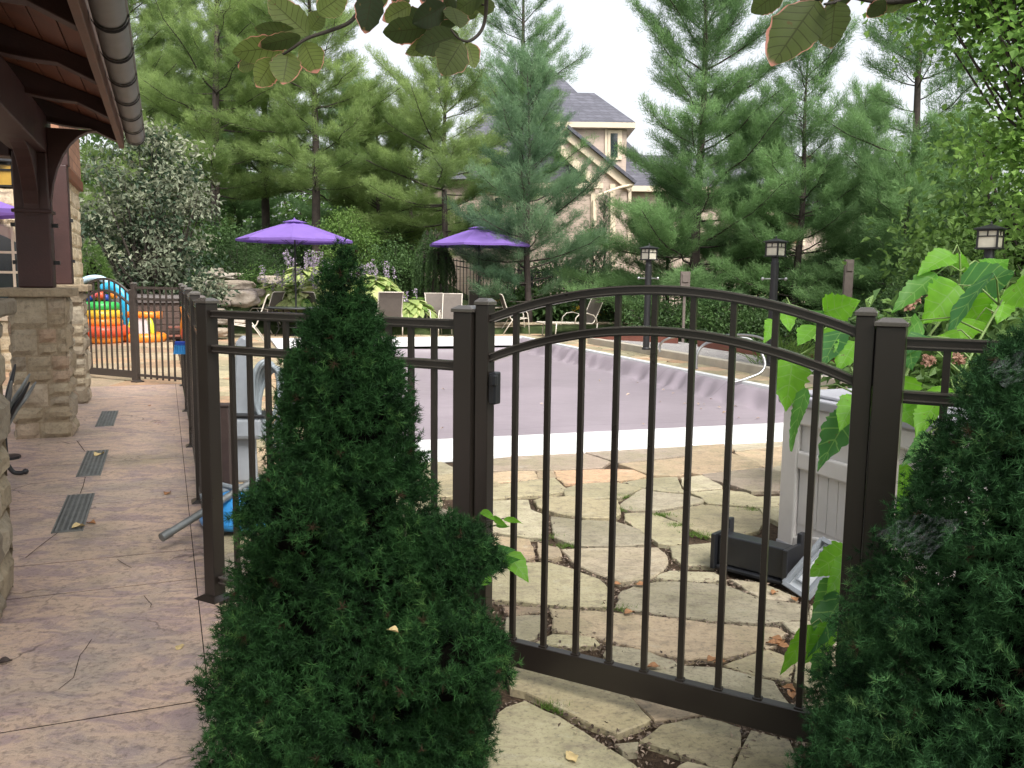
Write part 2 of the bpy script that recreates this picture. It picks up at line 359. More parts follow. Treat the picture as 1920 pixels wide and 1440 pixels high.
class MB:
    def __init__(s): s.v = []; s.f = []; s.t = []
    def add(s, vs, fs, tint=None):
        n = len(s.v); s.v += [tuple(x) for x in vs]; s.f += [tuple(i + n for i in q) for q in fs]
        s.t += [tint if tint is not None else .5] * len(vs); return s
    def box(s, c, size, ax=None, tint=None):
        c = Vector(c); X, Y, Z = ax or (Vector((1, 0, 0)), Vector((0, 1, 0)), Vector((0, 0, 1)))
        a, b, d = (q / 2 for q in size)
        vs = [c + X * (i * a) + Y * (j * b) + Z * (k * d) for k in (-1, 1) for j in (-1, 1) for i in (-1, 1)]
        return s.add(vs, [(0, 2, 3, 1), (4, 5, 7, 6), (0, 1, 5, 4), (2, 6, 7, 3), (0, 4, 6, 2), (1, 3, 7, 5)], tint)
    def bar(s, p, q, w, h, up=(0, 0, 1)):
        p, q = Vector(p), Vector(q); Y = (q - p); L = Y.length; Y = Y / L; X = Y.cross(Vector(up))
        if X.length < 1e-5: X = Vector((1, 0, 0))
        X.normalize(); Z = X.cross(Y)
        return s.box((p + q) / 2, (w, L, h), (X, Y, Z))
    def tube(s, pts, r, n=8, caps=True, tint=None):
        pts = [Vector(p) for p in pts]; m = len(pts); rs = r if isinstance(r, (list, tuple)) else [r] * m
        vs = []; prev = None
        for i, p in enumerate(pts):
            d = (pts[min(i + 1, m - 1)] - pts[max(i - 1, 0)])
            d = d.normalized() if d.length > 1e-9 else Vector((0, 0, 1))
            if prev is None:
                a = Vector((0, 0, 1)) if abs(d.z) < .9 else Vector((1, 0, 0)); prev = d.cross(a).normalized()
            X = (prev - d * prev.dot(d)).normalized(); Y = d.cross(X); prev = X
            vs += [p + (X * math.cos(2 * math.pi * k / n) + Y * math.sin(2 * math.pi * k / n)) * rs[i] for k in range(n)]
        fs = [(i * n + k, i * n + (k + 1) % n, (i + 1) * n + (k + 1) % n, (i + 1) * n + k) for i in range(m - 1) for k in range(n)]
        if caps: fs += [tuple(range(n))[::-1], tuple((m - 1) * n + k for k in range(n))]
        return s.add(vs, fs, tint)
    def lathe(s, prof, n=24, c=(0, 0, 0)):
        c = Vector(c); m = len(prof)
        vs = [c + Vector((r * math.cos(2 * math.pi * k / n), r * math.sin(2 * math.pi * k / n), z)) for r, z in prof for k in range(n)]
        fs = [(i * n + k, i * n + (k + 1) % n, (i + 1) * n + (k + 1) % n, (i + 1) * n + k) for i in range(m - 1) for k in range(n)]
        return s.add(vs, fs)
    def torus(s, c, R, r, n=28, m=12, sz=1.0):
        c = Vector(c); vs = []; fs = []
        for i in range(n):
            a = 2 * math.pi * i / n
            for j in range(m):
                b = 2 * math.pi * j / m; q = R + r * math.cos(b)
                vs.append(c + Vector((q * math.cos(a), q * math.sin(a), r * sz * math.sin(b))))
                fs.append((i * m + j, ((i + 1) % n) * m + j, ((i + 1) % n) * m + (j + 1) % m, i * m + (j + 1) % m))
        return s.add(vs, fs)
    def prism(s, poly, z0, z1):
        n = len(poly); vs = [Vector((p[0], p[1], z0)) for p in poly] + [Vector((p[0], p[1], z1)) for p in poly]
        return s.add(vs, [tuple(range(n))[::-1], tuple(range(n, 2 * n))] + [(i, (i + 1) % n, n + (i + 1) % n, n + i) for i in range(n)])
    def slab(s, poly3, off):                    # extrude a planar polygon by an offset vector
        n = len(poly3); p = [Vector(q) for q in poly3]; off = Vector(off)
        return s.add(p + [q + off for q in p], [tuple(range(n))[::-1], tuple(range(n, 2 * n))] + [(i, (i + 1) % n, n + (i + 1) % n, n + i) for i in range(n)])
    def build(s, name, mat, parent=None, loc=(0, 0, 0), smooth=False, bevel=0, tints=False, auto=False):
        b = BASE[parent.name] if parent is not None else Vector(loc)
        me = bpy.data.meshes.new(name); me.from_pydata([tuple(Vector(v) - b) for v in s.v], [], s.f)
        bm = bmesh.new(); bm.from_mesh(me); bmesh.ops.recalc_face_normals(bm, faces=bm.faces); bm.to_mesh(me); bm.free()
        if tints:
            a = me.attributes.new('tint', 'FLOAT', 'POINT'); a.data.foreach_set('value', s.t)
        if smooth: me.polygons.foreach_set('use_smooth', [True] * len(me.polygons))
        o = link(name, me, mat, parent, loc)
        if auto and smooth:
            try: me.set_sharp_from_angle(angle=math.radians(35))
            except Exception: pass
        if bevel:
            md = o.modifiers.new('bevel', 'BEVEL'); md.width = bevel; md.segments = 2; md.limit_method = 'ANGLE'
        return o
def fmesh(name, V, mat, tint, parent=None, loc=(0, 0, 0)):       # V: (K, n, 3) loose polygons
    K, n, _ = V.shape
    b = np.array(BASE[parent.name] if parent is not None else loc, float)
    me = bpy.data.meshes.new(name)
    me.vertices.add(K * n); me.vertices.foreach_set('co', (V - b).astype(np.float32).ravel())
    me.loops.add(K * n); me.loops.foreach_set('vertex_index', np.arange(K * n, dtype=np.int32))
    me.polygons.add(K); me.polygons.foreach_set('loop_start', np.arange(0, K * n, n, dtype=np.int32))
    me.update(calc_edges=True)
    a = me.attributes.new('tint', 'FLOAT', 'POINT'); a.data.foreach_set('value', np.repeat(np.clip(tint, 0, 1), n).astype(np.float32))
    return link(name, me, mat, parent, loc)
def sm(x): x = min(max(x, 0), 1); return x * x * (3 - 2 * x)
def unit(a): return a / np.maximum(np.linalg.norm(a, axis=-1, keepdims=True), 1e-9)
def needles(P, D, n, L, w, spread, rng, tint, jit=.0, along=.0):
    K = len(P); P = np.repeat(P, n, 0); D = np.repeat(unit(D), n, 0)
    r = unit(rng.normal(size=(K * n, 3)))
    d = unit(D + r * spread)
    P = P + D * (rng.random((K * n, 1)) * along) + rng.normal(size=(K * n, 3)) * jit
    side = unit(np.cross(d, unit(rng.normal(size=(K * n, 3)))))
    ll = L * (.7 + .6 * rng.random((K * n, 1)))
    V = np.stack([P - side * w / 2, P + side * w / 2, P + d * ll], 1)
    T = np.repeat(tint, n) + rng.normal(size=K * n) * .1
    return V, T
def leaves(P, D, N, L, Wd, tint, rng, fold=.25):                  # folded rhombus leaves: two triangles each
    D = unit(D); N = unit(N - D * (N * D).sum(1, keepdims=True)); S = np.cross(D, N)
    k = (.7 + .6 * rng.random((len(P), 1))); L = L * k; Wd = Wd * k
    tip = P + D * L - N * L * .12; mid = P + D * L * .45
    a = mid + S * Wd / 2 + N * Wd * fold; b = mid - S * Wd / 2 + N * Wd * fold
    V = np.concatenate([np.stack([P, a, tip], 1), np.stack([P, tip, b], 1)], 0)
    return V, np.concatenate([tint, tint])

# ------------------------------------------------------------------ trees and plants
def pine(name, label, loc, h, R, clear, seed, mat, dens=1.0, needle=.125, wn=.0085, whorl=.42, group='pines beyond the pool', el0=4, n_need=15, shape=.8, gaps=.0, cat='pine tree', jit_=.04):
    rng = np.random.default_rng(seed); rd = random.Random(seed)
    root = tag(E(name, loc), label, cat, group); L0 = Vector(loc)
    tr = MB(); br = MB(); r0 = .022 + .0115 * h
    pts = []; wx = rd.uniform(-.02, .02); wy = rd.uniform(-.02, .02)
    for i in range(13):
        q = i / 12; pts.append(L0 + Vector((wx * h * q + .04 * math.sin(q * 9 + seed), wy * h * q, h * q)))
    tr.tube(pts, [max(.012, r0 * (1 - i / 12) ** .8) for i in range(13)], 9)
    P = []; D = []; T = []
    z = clear + .05; turn = rd.random() * 6
    while z < h * .985:
        fr = (z - clear) / (h - clear)
        Lb = R * (1 - fr) ** shape * (1 if fr > .12 else .8 + fr * 1.6) + .18
        nb = rd.choice((4, 5, 5, 6)); turn += 1.1
        for k in range(nb):
            if rd.random() < gaps + .22 * sm((fr - .25) / .4): continue
            az = turn + 2 * math.pi * k / nb + rd.uniform(-.4, .4); L = Lb * (rd.uniform(.5, 1.1) if rd.random() > .12 else rd.uniform(1.1, 1.4))
            el = math.radians(el0 + 46 * fr ** 1.2 + rd.uniform(-13, 15))
            hd = Vector((math.cos(az), math.sin(az), 0)); zz = z + rd.uniform(-.14, .14)
            qz = min(zz / h, 1) * 12; iq = min(int(qz), 11)
            b0 = pts[iq].lerp(pts[iq + 1], qz - iq)
            bp = []
            for i in range(7):
                t = i / 6; bp.append(b0 + hd * (L * t * math.cos(el)) + Vector((0, 0, L * (t * math.sin(el) - .10 * t * (1 - fr) + .22 * t ** 2.2))) + Vector((rd.uniform(-.03, .03), rd.uniform(-.03, .03), 0)) * L)
            rb = .007 + .0085 * L
            br.tube(bp, [rb * (1 - .8 * i / 6) for i in range(7)], 5, False)
            ns = int((L / .17 + 2) * dens); tb = rd.gauss(.42, .16)
            for j in range(ns):
                t = .22 + .78 * (j + rd.random()) / ns; q = t * 6; i0 = min(int(q), 5)
                p = bp[i0].lerp(bp[i0 + 1], q - i0); bd = (bp[i0 + 1] - bp[i0]).normalized()
                side = bd.cross(Vector((0, 0, 1))).normalized() * (1 if j % 2 else -1)
                a = math.radians(rd.uniform(20, 68)); sdir = (bd * math.cos(a) + side * math.sin(a) + Vector((0, 0, rd.uniform(.0, .55)))).normalized()
                sl_ = (.50 * (1 - t) * min(L, 2.2) + .26) * rd.uniform(.6, 1.2)
                br.add([p - Vector((0, 0, .006)), p + Vector((0, 0, .006)), p + sdir * sl_], [(0, 1, 2)])
                m = max(2, int(sl_ / .105)); tt = tb + rd.gauss(0, .12)
                for i in range(m):
                    w = (i + 1) / m
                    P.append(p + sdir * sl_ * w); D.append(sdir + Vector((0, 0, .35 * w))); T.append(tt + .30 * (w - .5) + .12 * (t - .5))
        z += whorl * rd.uniform(.75, 1.25) * (1 if fr < .7 else .8)
    # leader
    for i in range(5):
        P.append(pts[-1] - Vector((0, 0, .12 * i))); D.append(Vector((0, 0, 1))); T.append(.6)
    P = np.array([tuple(p) for p in P]); D = np.array([tuple(d) for d in D]); T = np.array(T)
    V, TT = needles(P, D, n_need, needle, wn, .85, rng, T, jit_, .08)
    tr.build('trunk', 'trunk', root, smooth=True)
    br.build('branches', 'twig', root, smooth=True)
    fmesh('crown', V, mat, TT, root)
    return root
def leafy(name, label, loc, blobs, mat, seed, leaf=(.09, .06), clusters=40, per=60, spread=.3, trunk=None, cat='shrub', group=None, tint=(.45, .2), bark='twig', flat=.55, limbs=True, crown='foliage'):
    """blobs: (offset, radii) list relative to loc; leaves clumped round cluster centres in them"""
    rng = np.random.default_rng(seed); rd = random.Random(seed); L0 = np.array(loc, float)
    root = tag(E(name, loc), label, cat, group); C = []
    wts = np.array([b[1][0] * b[1][1] * b[1][2] for b in blobs]) ** .66; wts /= wts.sum()
    for _ in range(clusters):
        b = blobs[rng.choice(len(blobs), p=wts)]; d = unit(rng.normal(size=3)) * (rng.random() ** .38)
        C.append(L0 + np.array(b[0]) + d * np.array(b[1]))
    C = np.array(C); C[:, 2] = np.maximum(C[:, 2], L0[2] + .08)
    ct = rng.normal(tint[0], tint[1], len(C))
    idx = np.repeat(np.arange(len(C)), per)
    off = rng.normal(size=(len(idx), 3)) * spread * np.array([1, 1, .7]); P = C[idx] + off
    P[:, 2] = np.maximum(P[:, 2], L0[2] + .02)
    D = unit(rng.normal(size=P.shape) + off / max(spread, .01) * .5 + np.array([0, 0, -.25]))
    N = unit(rng.normal(size=P.shape) * flat + np.array([0, 0, 1.0]))
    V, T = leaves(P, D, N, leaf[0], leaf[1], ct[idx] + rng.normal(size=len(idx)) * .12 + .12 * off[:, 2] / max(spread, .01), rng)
    fmesh(crown, V, mat, T, root)
    if limbs:
        mb = MB(); base = Vector(loc); th = trunk[0] if trunk else .15; tr_ = trunk[1] if trunk else .03
        top = base + Vector((0, 0, th))
        mb.tube([base, base.lerp(top, .5) + Vector((.02, 0, 0)), top], [tr_ * 1.2, tr_, tr_ * .85], 8)
        for c in C[::2]:
            c = Vector(c); m = top.lerp(c, .5) + Vector((rd.uniform(-.1, .1), rd.uniform(-.1, .1), -.12 * (c - top).length + .1))
            mb.tube([top - Vector((0, 0, .05)), m, c], [tr_ * .55, tr_ * .34, .006], 5, False)
        mb.build('trunk', bark, root, smooth=True)
    return root
def dwarf_spruce(name, label, loc, h, prof, seed, mat, axis_tilt=(0, 0), bumps=(), n_twig=2100, nd=22, nl=.019, nw=.0021):
    """prof(q) gives the radius at height fraction q; twigs stand out in soft lumps with dark hollows between"""
    rng = np.random.default_rng(seed); root = tag(E(name, loc), label, 'dwarf spruce', 'dwarf spruces flanking the gate'); L0 = np.array(loc, float)
    qs = np.linspace(0, 1, 200); rr = np.array([prof(q) for q in qs]); cdf = np.cumsum(rr + .01); cdf /= cdf[-1]
    q = np.interp(rng.random(n_twig), cdf, qs); th = rng.random(n_twig) * 2 * np.pi
    R = np.array([prof(x) for x in q])
    lump = np.array([noise.noise(Vector((math.cos(a) * 3.1 * max(r, .12) / .3, math.sin(a) * 3.1 * max(r, .12) / .3, x * h * 7.0 + seed))) for a, r, x in zip(th, R, q)])
    lump2 = np.array([noise.noise(Vector((math.cos(a) * 8 * r, math.sin(a) * 8 * r, x * h * 9.0 + seed + 9))) for a, r, x in zip(th, R, q)])
    R2 = R * (1 + .15 * lump + .07 * lump2) + .012
    depth = rng.random(n_twig) ** 1.7 * .34                        # some twigs sit deeper
    R2 = R2 * (1 - depth)
    ax = np.stack([axis_tilt[0] * q * h, axis_tilt[1] * q * h], 1)
    B = np.stack([L0[0] + ax[:, 0] + np.cos(th) * R2, L0[1] + ax[:, 1] + np.sin(th) * R2, L0[2] + q * h], 1)
    out = np.stack([np.cos(th), np.sin(th), .38 + .9 * q ** 3 + .25 * rng.normal(size=n_twig)], 1)
    for (bx, by, bz, br, bn) in bumps:                             # side shoots that break the cone
        d = unit(rng.normal(size=(bn, 3))); d[:, 2] = np.abs(d[:, 2]) * 1.1 - .15
        B = np.concatenate([B, np.array([bx, by, bz]) + d * br * (.85 + .2 * rng.random((bn, 1)))]); out = np.concatenate([out, d + np.array([0, 0, .45])])
        lump = np.concatenate([lump, rng.normal(size=bn) * .2]); depth = np.concatenate([depth, rng.random(bn) * .1])
    out = unit(out + rng.normal(size=out.shape) * .28)
    K = len(B); tw = .04 + .035 * rng.random(K)
    P = []; D = []; T = []
    side = unit(np.cross(out, rng.normal(size=out.shape)))
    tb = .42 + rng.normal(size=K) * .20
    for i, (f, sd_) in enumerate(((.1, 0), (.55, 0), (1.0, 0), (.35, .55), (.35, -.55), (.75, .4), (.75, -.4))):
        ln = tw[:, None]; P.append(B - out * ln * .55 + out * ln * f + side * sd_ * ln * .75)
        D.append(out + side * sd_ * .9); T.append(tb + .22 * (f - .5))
    P = np.concatenate(P); D = np.concatenate(D); T = np.concatenate(T)
    T = np.clip(T, .05, 1.0); T[rng.random(len(T)) < .012] = -1.0
    ln_ = np.repeat(nl * (.65 + .6 * rng.random(len(P))), nd)[:, None]
    V, TT = needles(P, D, nd, ln_, nw, 1.5, rng, T, .001, .010); TT = np.where(np.repeat(T < 0, nd), 0.0, np.clip(TT, .03, 1))
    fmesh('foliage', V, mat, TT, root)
    core = MB(); n = 30; m = 26; vs = []  # solid dark core stands in for the shade between the twigs
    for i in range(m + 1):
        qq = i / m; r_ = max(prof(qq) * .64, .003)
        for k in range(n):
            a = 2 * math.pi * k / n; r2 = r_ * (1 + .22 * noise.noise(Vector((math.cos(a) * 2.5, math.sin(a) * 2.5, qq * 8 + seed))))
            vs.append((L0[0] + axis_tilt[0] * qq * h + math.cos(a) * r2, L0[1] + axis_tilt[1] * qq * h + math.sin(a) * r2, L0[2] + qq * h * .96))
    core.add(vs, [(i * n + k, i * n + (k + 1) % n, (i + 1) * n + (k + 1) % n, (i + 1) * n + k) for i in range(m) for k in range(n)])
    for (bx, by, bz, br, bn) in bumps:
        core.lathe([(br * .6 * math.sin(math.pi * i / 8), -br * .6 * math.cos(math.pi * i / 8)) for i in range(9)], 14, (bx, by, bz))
    core.build('inner_shade', 'spruce_core', root, smooth=True)
    return root
def blade(mb, uvs, tints, p, tip, n, wid, tint, prof, fold=.18, droop=.0, wave=.02, nt=14, nx=3, seed=0, tooth=0.0):
    """one leaf blade with UVs (x across, y along) into mb"""
    rd = random.Random(seed); p, tip = Vector(p), Vector(tip); ax = tip - p; L = ax.length; ax = ax / L
    n = Vector(n); n = (n - ax * n.dot(ax)).normalized(); s = ax.cross(n); b0 = len(mb.v); vs = []; ph = rd.random() * 6
    for i in range(nt + 1):
        t = i / nt; w = prof(t) * wid * (1 + (rd.uniform(-tooth, tooth) if 0 < i < nt else 0))
        for j in range(-nx, nx + 1):
            x = j / nx
            q = p + ax * (L * t) + s * (x * w / 2) + n * (fold * abs(x) * w / 2 - droop * L * t * t + wave * L * math.sin(t * 7 + ph + x * 2) * abs(x))
            vs.append(q); uvs.append((x, t)); tints.append(tint)
    k = 2 * nx + 1
    mb.add(vs, [(i * k + j, i * k + j + 1, (i + 1) * k + j + 1, (i + 1) * k + j) for i in range(nt) for j in range(k - 1)])
def build_blades(name, mb, uvs, tints, mat, parent=None, loc=(0, 0, 0)):
    b = BASE[parent.name] if parent is not None else Vector(loc)
    me = bpy.data.meshes.new(name); me.from_pydata([tuple(Vector(v) - b) for v in mb.v], [], mb.f)
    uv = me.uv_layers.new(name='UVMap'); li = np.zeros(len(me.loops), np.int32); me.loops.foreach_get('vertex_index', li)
    uv.data.foreach_set('uv', np.array(uvs, np.float32)[li].ravel())
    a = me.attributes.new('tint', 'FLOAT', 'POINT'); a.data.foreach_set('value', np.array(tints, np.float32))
    me.polygons.foreach_set('use_smooth', [True] * len(me.polygons))
    return link(name, me, mat, parent, loc)
# ------------------------------------------------------------------ ground
def sm(x): x = min(max(x, 0), 1); return x * x * (3 - 2 * x)
_qa = math.radians(-18.5); _qs = (math.sin(_qa), math.cos(_qa)); _qt = (math.cos(_qa), -math.sin(_qa))
def to_q(x, y): return ((x - OX) * _qs[0] + (y - OY) * _qs[1], (x - OX) * _qt[0] + (y - OY) * _qt[1])
def hz(x, y):
    s, t = to_q(x, y)
    if -1.2 < s < 14.4 and -.6 < t < 6.9: return -.6
    z = -.06 + .015 * noise.noise(Vector((x * .5, y * .5, 0)))
    side = sm((-.5 - x) / 3.5)
    z += sm((y - 21.6) / 2.9) * (.30 + .80 * side)
    z += .5 * sm((y - 29) / 10) * side
    return z
def ground():
    xs = [-420, -250, -140, -90, -60, -45, -35, -28, -23] + [-20 + .5 * i for i in range(81)] + [23, 28, 35, 45, 60, 90, 140, 250, 420]
    ys = [-200, -90, -40, -20, -12] + [-8 + .5 * i for i in range(93)] + [42, 46, 52, 60, 75, 95, 130, 190, 300, 560]
    mb = MB(); n = len(xs)
    vs = [(x, y, hz(x, y)) for y in ys for x in xs]
    mb.add(vs, [(j * n + i, j * n + i + 1, (j + 1) * n + i + 1, (j + 1) * n + i) for j in range(len(ys) - 1) for i in range(n - 1)])
    tag(mb.build('ground', 'groundmat', smooth=True), kind='structure')
ground()

# ------------------------------------------------------------------ paving
def clip(poly, a, b, c):                          # keep a*x + b*y <= c
    out = []
    for i in range(len(poly)):
        p, q = poly[i], poly[(i + 1) % len(poly)]; dp, dq = a * p[0] + b * p[1] - c, a * q[0] + b * q[1] - c
        if dp <= 0: out.append(p)
        if dp * dq < 0:
            k = dp / (dp - dq); out.append((p[0] + (q[0] - p[0]) * k, p[1] + (q[1] - p[1]) * k))
    return out
def voronoi(s0, s1, t0, t1, ds, dt, rd):
    pts = []; ni, nj = max(1, round((s1 - s0) / ds)), max(1, round((t1 - t0) / dt))
    for i in range(ni):
        for j in range(nj):
            if rd.random() < .10: continue
            pts.append((s0 + (i + .5 + rd.uniform(-.46, .46)) * (s1 - s0) / ni, t0 + (j + .5 + (.5 if i % 2 else 0) * .8 + rd.uniform(-.46, .46)) * (t1 - t0) / nj))
    out = []
    for a in pts:
        poly = [(s0, t0), (s1, t0), (s1, t1), (s0, t1)]
        for b in pts:
            if b is a or abs(b[0] - a[0]) > 3.2 * ds or abs(b[1] - a[1]) > 3.2 * dt: continue
            nx, ny = b[0] - a[0], b[1] - a[1]
            poly = clip(poly, nx, ny, (b[0] ** 2 + b[1] ** 2 - a[0] ** 2 - a[1] ** 2) / 2)
            if len(poly) < 3: break
        if len(poly) >= 3: out.append(poly)
    return out
JOINTS = []
def in_gate_view(w):                               # area paved with the surveyed stones
    d = np.array(w) - EYE; k = d @ _f
    if k < .3: return False
    u, v = 960 + FPX * (d @ _r) / k, 720 - FPX * (d @ _u) / k
    return (840 if v < 1180 else 700) < u < 1600 and v > 838 + (1466 - u) * .03 and not (u > 1500 and v < 1010)
def flagstones(name, fr, rects, seed, gap=(.012, .032), near=False, zt=0.0, tints=None):
    rd = random.Random(seed); mb = MB(); tone = []
    for (s0, s1, t0, t1, ds, dt) in rects:
        for poly in voronoi(s0, s1, t0, t1, ds, dt, rd):
            cx = sum(p[0] for p in poly) / len(poly); cy = sum(p[1] for p in poly) / len(poly)
            w = fr(cx, cy)
            if near and in_gate_view(w): continue
            ring = []
            g0 = rd.uniform(*gap)
            for i in range(len(poly)):
                p, q = poly[i], poly[(i + 1) % len(poly)]; L = math.hypot(q[0] - p[0], q[1] - p[1])
                if L < .03: continue
                m = max(1, int(L / .075))
                if near: JOINTS.append((fr(*p), fr(*q)))
                gg = g0 * rd.uniform(.5, 1.7)
                for k in range(m):
                    x = p[0] + (q[0] - p[0]) * k / m; y = p[1] + (q[1] - p[1]) * k / m
                    d = math.hypot(x - cx, y - cy) + 1e-6
                    g = gg + .016 * noise.noise(Vector((x * 7, y * 7, seed + cx * 3))) + .009 * noise.noise(Vector((x * 23, y * 23, seed)))
                    if k == 0: g += .022
                    g = min(g, d * .5)
                    ring.append((x + (cx - x) * g / d, y + (cy - y) * g / d))
            if len(ring) < 4: continue
            n = len(ring); z = zt + rd.uniform(-.004, .006); tx, ty = rd.uniform(-.006, .006), rd.uniform(-.006, .006)
            def pt(r, k, dz):
                x, y = cx + (r[0] - cx) * k, cy + (r[1] - cy) * k; return fr(x, y, z + dz + (x - cx) * tx + (y - cy) * ty)
            k1 = 1 - .012 / max(.2, max(math.hypot(r[0] - cx, r[1] - cy) for r in ring))
            vs = [pt(r, 1, -.035) for r in ring] + [pt(r, 1, -.007) for r in ring] + [pt(r, k1, 0) for r in ring]
            tn = rd.random() if not tints else rd.choice(tints) + rd.uniform(-.05, .05)
            mb.add(vs, [(i, (i + 1) % n, n + (i + 1) % n, n + i) for i in range(n)] + [(n + i, n + (i + 1) % n, 2 * n + (i + 1) % n, 2 * n + i) for i in range(n)] + [tuple(range(2 * n, 3 * n))], tn)
            tone += [rd.random()] * (3 * n)
    o = mb.build(name, 'flag', tints=True); a = o.data.attributes.new('tone', 'FLOAT', 'POINT'); a.data.foreach_set('value', tone)
    return tag(o, kind='structure')
STONES = [  # outlines of the flagstones seen through the gate, surveyed on the ground plane (photo px), then tint
    (.84, 120, 215, 250, 200, 400, 185, 500, 190, 600, 222, 560, 245, 400, 255, 220, 258, 125, 262), (.84, 510, 188, 700, 172, 900, 160, 903, 200, 760, 215, 640, 230, 600, 215), (.66, 905, 160, 1050, 150, 1060, 185, 1180, 225, 1200, 245, 960, 272, 912, 262, 908, 205), (.5, 1070, 150, 1290, 135, 1290, 160, 1100, 180), (.68, 1100, 185, 1290, 165, 1290, 243, 1215, 245, 1130, 205),
    (.68, 120, 268, 220, 262, 300, 262, 310, 290, 200, 300, 120, 305), (.68, 312, 262, 375, 262, 385, 285, 320, 290), (1.0, 385, 260, 620, 254, 690, 257, 745, 280, 700, 292, 560, 302, 420, 308, 395, 285), (.7, 640, 235, 770, 222, 900, 207, 905, 265, 880, 280, 755, 277, 690, 250), (.84, 968, 275, 1200, 250, 1280, 250, 1280, 338, 1160, 340, 1060, 308, 990, 290),
    (.15, 125, 320, 380, 287, 400, 312, 432, 340, 350, 352, 240, 360, 125, 370), (.25, 422, 335, 480, 314, 620, 308, 695, 320, 722, 330, 640, 366, 500, 370, 432, 358), (.3, 655, 304, 760, 288, 865, 285, 878, 325, 900, 343, 800, 336, 712, 320), (.4, 888, 292, 965, 280, 1042, 320, 1036, 328, 920, 337, 892, 320), (.45, 645, 392, 732, 334, 790, 347, 900, 357, 970, 376, 955, 386, 790, 413, 700, 418, 648, 405), (.25, 928, 347, 1050, 336, 1140, 347, 1180, 364, 1270, 362, 1270, 398, 1180, 400, 990, 386, 965, 362),
    (.1, 302, 380, 345, 367, 430, 365, 628, 380, 636, 430, 618, 447, 500, 448, 385, 428, 325, 406), (.4, 125, 385, 276, 380, 285, 418, 338, 442, 338, 528, 240, 516, 125, 498), (.48, 368, 442, 480, 458, 620, 464, 715, 497, 752, 530, 735, 552, 600, 559, 462, 556, 385, 520), (.25, 662, 428, 760, 424, 885, 472, 896, 538, 858, 554, 792, 546, 734, 500, 664, 455), (.12, 805, 426, 970, 394, 1186, 410, 1215, 440, 1186, 496, 1100, 516, 1015, 530, 925, 488), (.3, 1196, 412, 1275, 407, 1275, 470, 1225, 442),
    (.7, 125, 522, 278, 538, 296, 600, 268, 612, 125, 606), (.6, 314, 548, 392, 572, 404, 598, 368, 609, 324, 602), (.55, 416, 573, 600, 568, 788, 568, 820, 600, 815, 648, 755, 686, 640, 700, 535, 662, 455, 618), (.3, 845, 563, 1000, 548, 1012, 562, 1012, 636, 892, 630, 856, 600), (.35, 845, 658, 1008, 664, 1055, 690, 1050, 697, 900, 691, 780, 686, 805, 670), (.2, 120, 622, 358, 624, 456, 653, 555, 694, 592, 730, 590, 794, 480, 795, 342, 784, 120, 765), (.46, 648, 738, 702, 720, 800, 700, 1058, 714, 1178, 764, 1376, 793, 1384, 846, 1190, 857, 1000, 850, 800, 824, 632, 800), (.5, 1085, 694, 1200, 709, 1326, 758, 1334, 774, 1200, 766, 1134, 722),
    (.9, 180, 798, 326, 802, 326, 818, 212, 832), (.45, 192, 847, 326, 836, 332, 880, 298, 926, 240, 942, 196, 930), (.6, 374, 804, 600, 819, 900, 855, 1030, 870, 1255, 885, 1292, 902, 1234, 956, 1048, 994, 900, 1004, 700, 954, 562, 925, 386, 892), (.25, 374, 908, 532, 922, 552, 948, 450, 951, 306, 943), (.4, 594, 954, 700, 970, 855, 1012, 872, 1028, 740, 1040, 624, 1030, 590, 990), (.1, 1056, 1030, 1228, 970, 1322, 1012, 1312, 1094, 1258, 1080, 1132, 1056), (.42, 705, 1062, 900, 1040, 1050, 1047, 1236, 1098, 1302, 1188, 1100, 1142, 900, 1108),
    (.08, 200, 1040, 420, 1082, 655, 1152, 748, 1244, 732, 1258, 622, 1298, 524, 1264, 384, 1190, 284, 1146, 210, 1130), (.28, 190, 1196, 268, 1176, 394, 1236, 494, 1306, 690, 1424, 750, 1484, 750, 1580, 60, 1580, 100, 1300), (.6, 688, 1164, 860, 1204, 950, 1225, 860, 1237, 786, 1246), (.2, 812, 1272, 970, 1246, 1112, 1280, 1102, 1350, 1074, 1436, 1000, 1424, 884, 1374, 730, 1330), (.15, 1166, 1294, 1310, 1324, 1330, 1440, 1420, 1580, 1110, 1580, 1096, 1440), (.3, 880, 1440, 910, 1424, 1076, 1474, 1076, 1580, 820, 1580), (.45, 640, 1352, 702, 1346, 690, 1366, 660, 1370), (.5, 1296, 866, 1388, 862, 1500, 880, 1500, 960, 1330, 900), (.2, 1350, 1010, 1500, 980, 1560, 1080, 1400, 1130, 1335, 1090), (.35, 1400, 800, 1520, 780, 1560, 850, 1400, 850), (.2, 1325, 1200, 1500, 1160, 1560, 1330, 1380, 1330)]
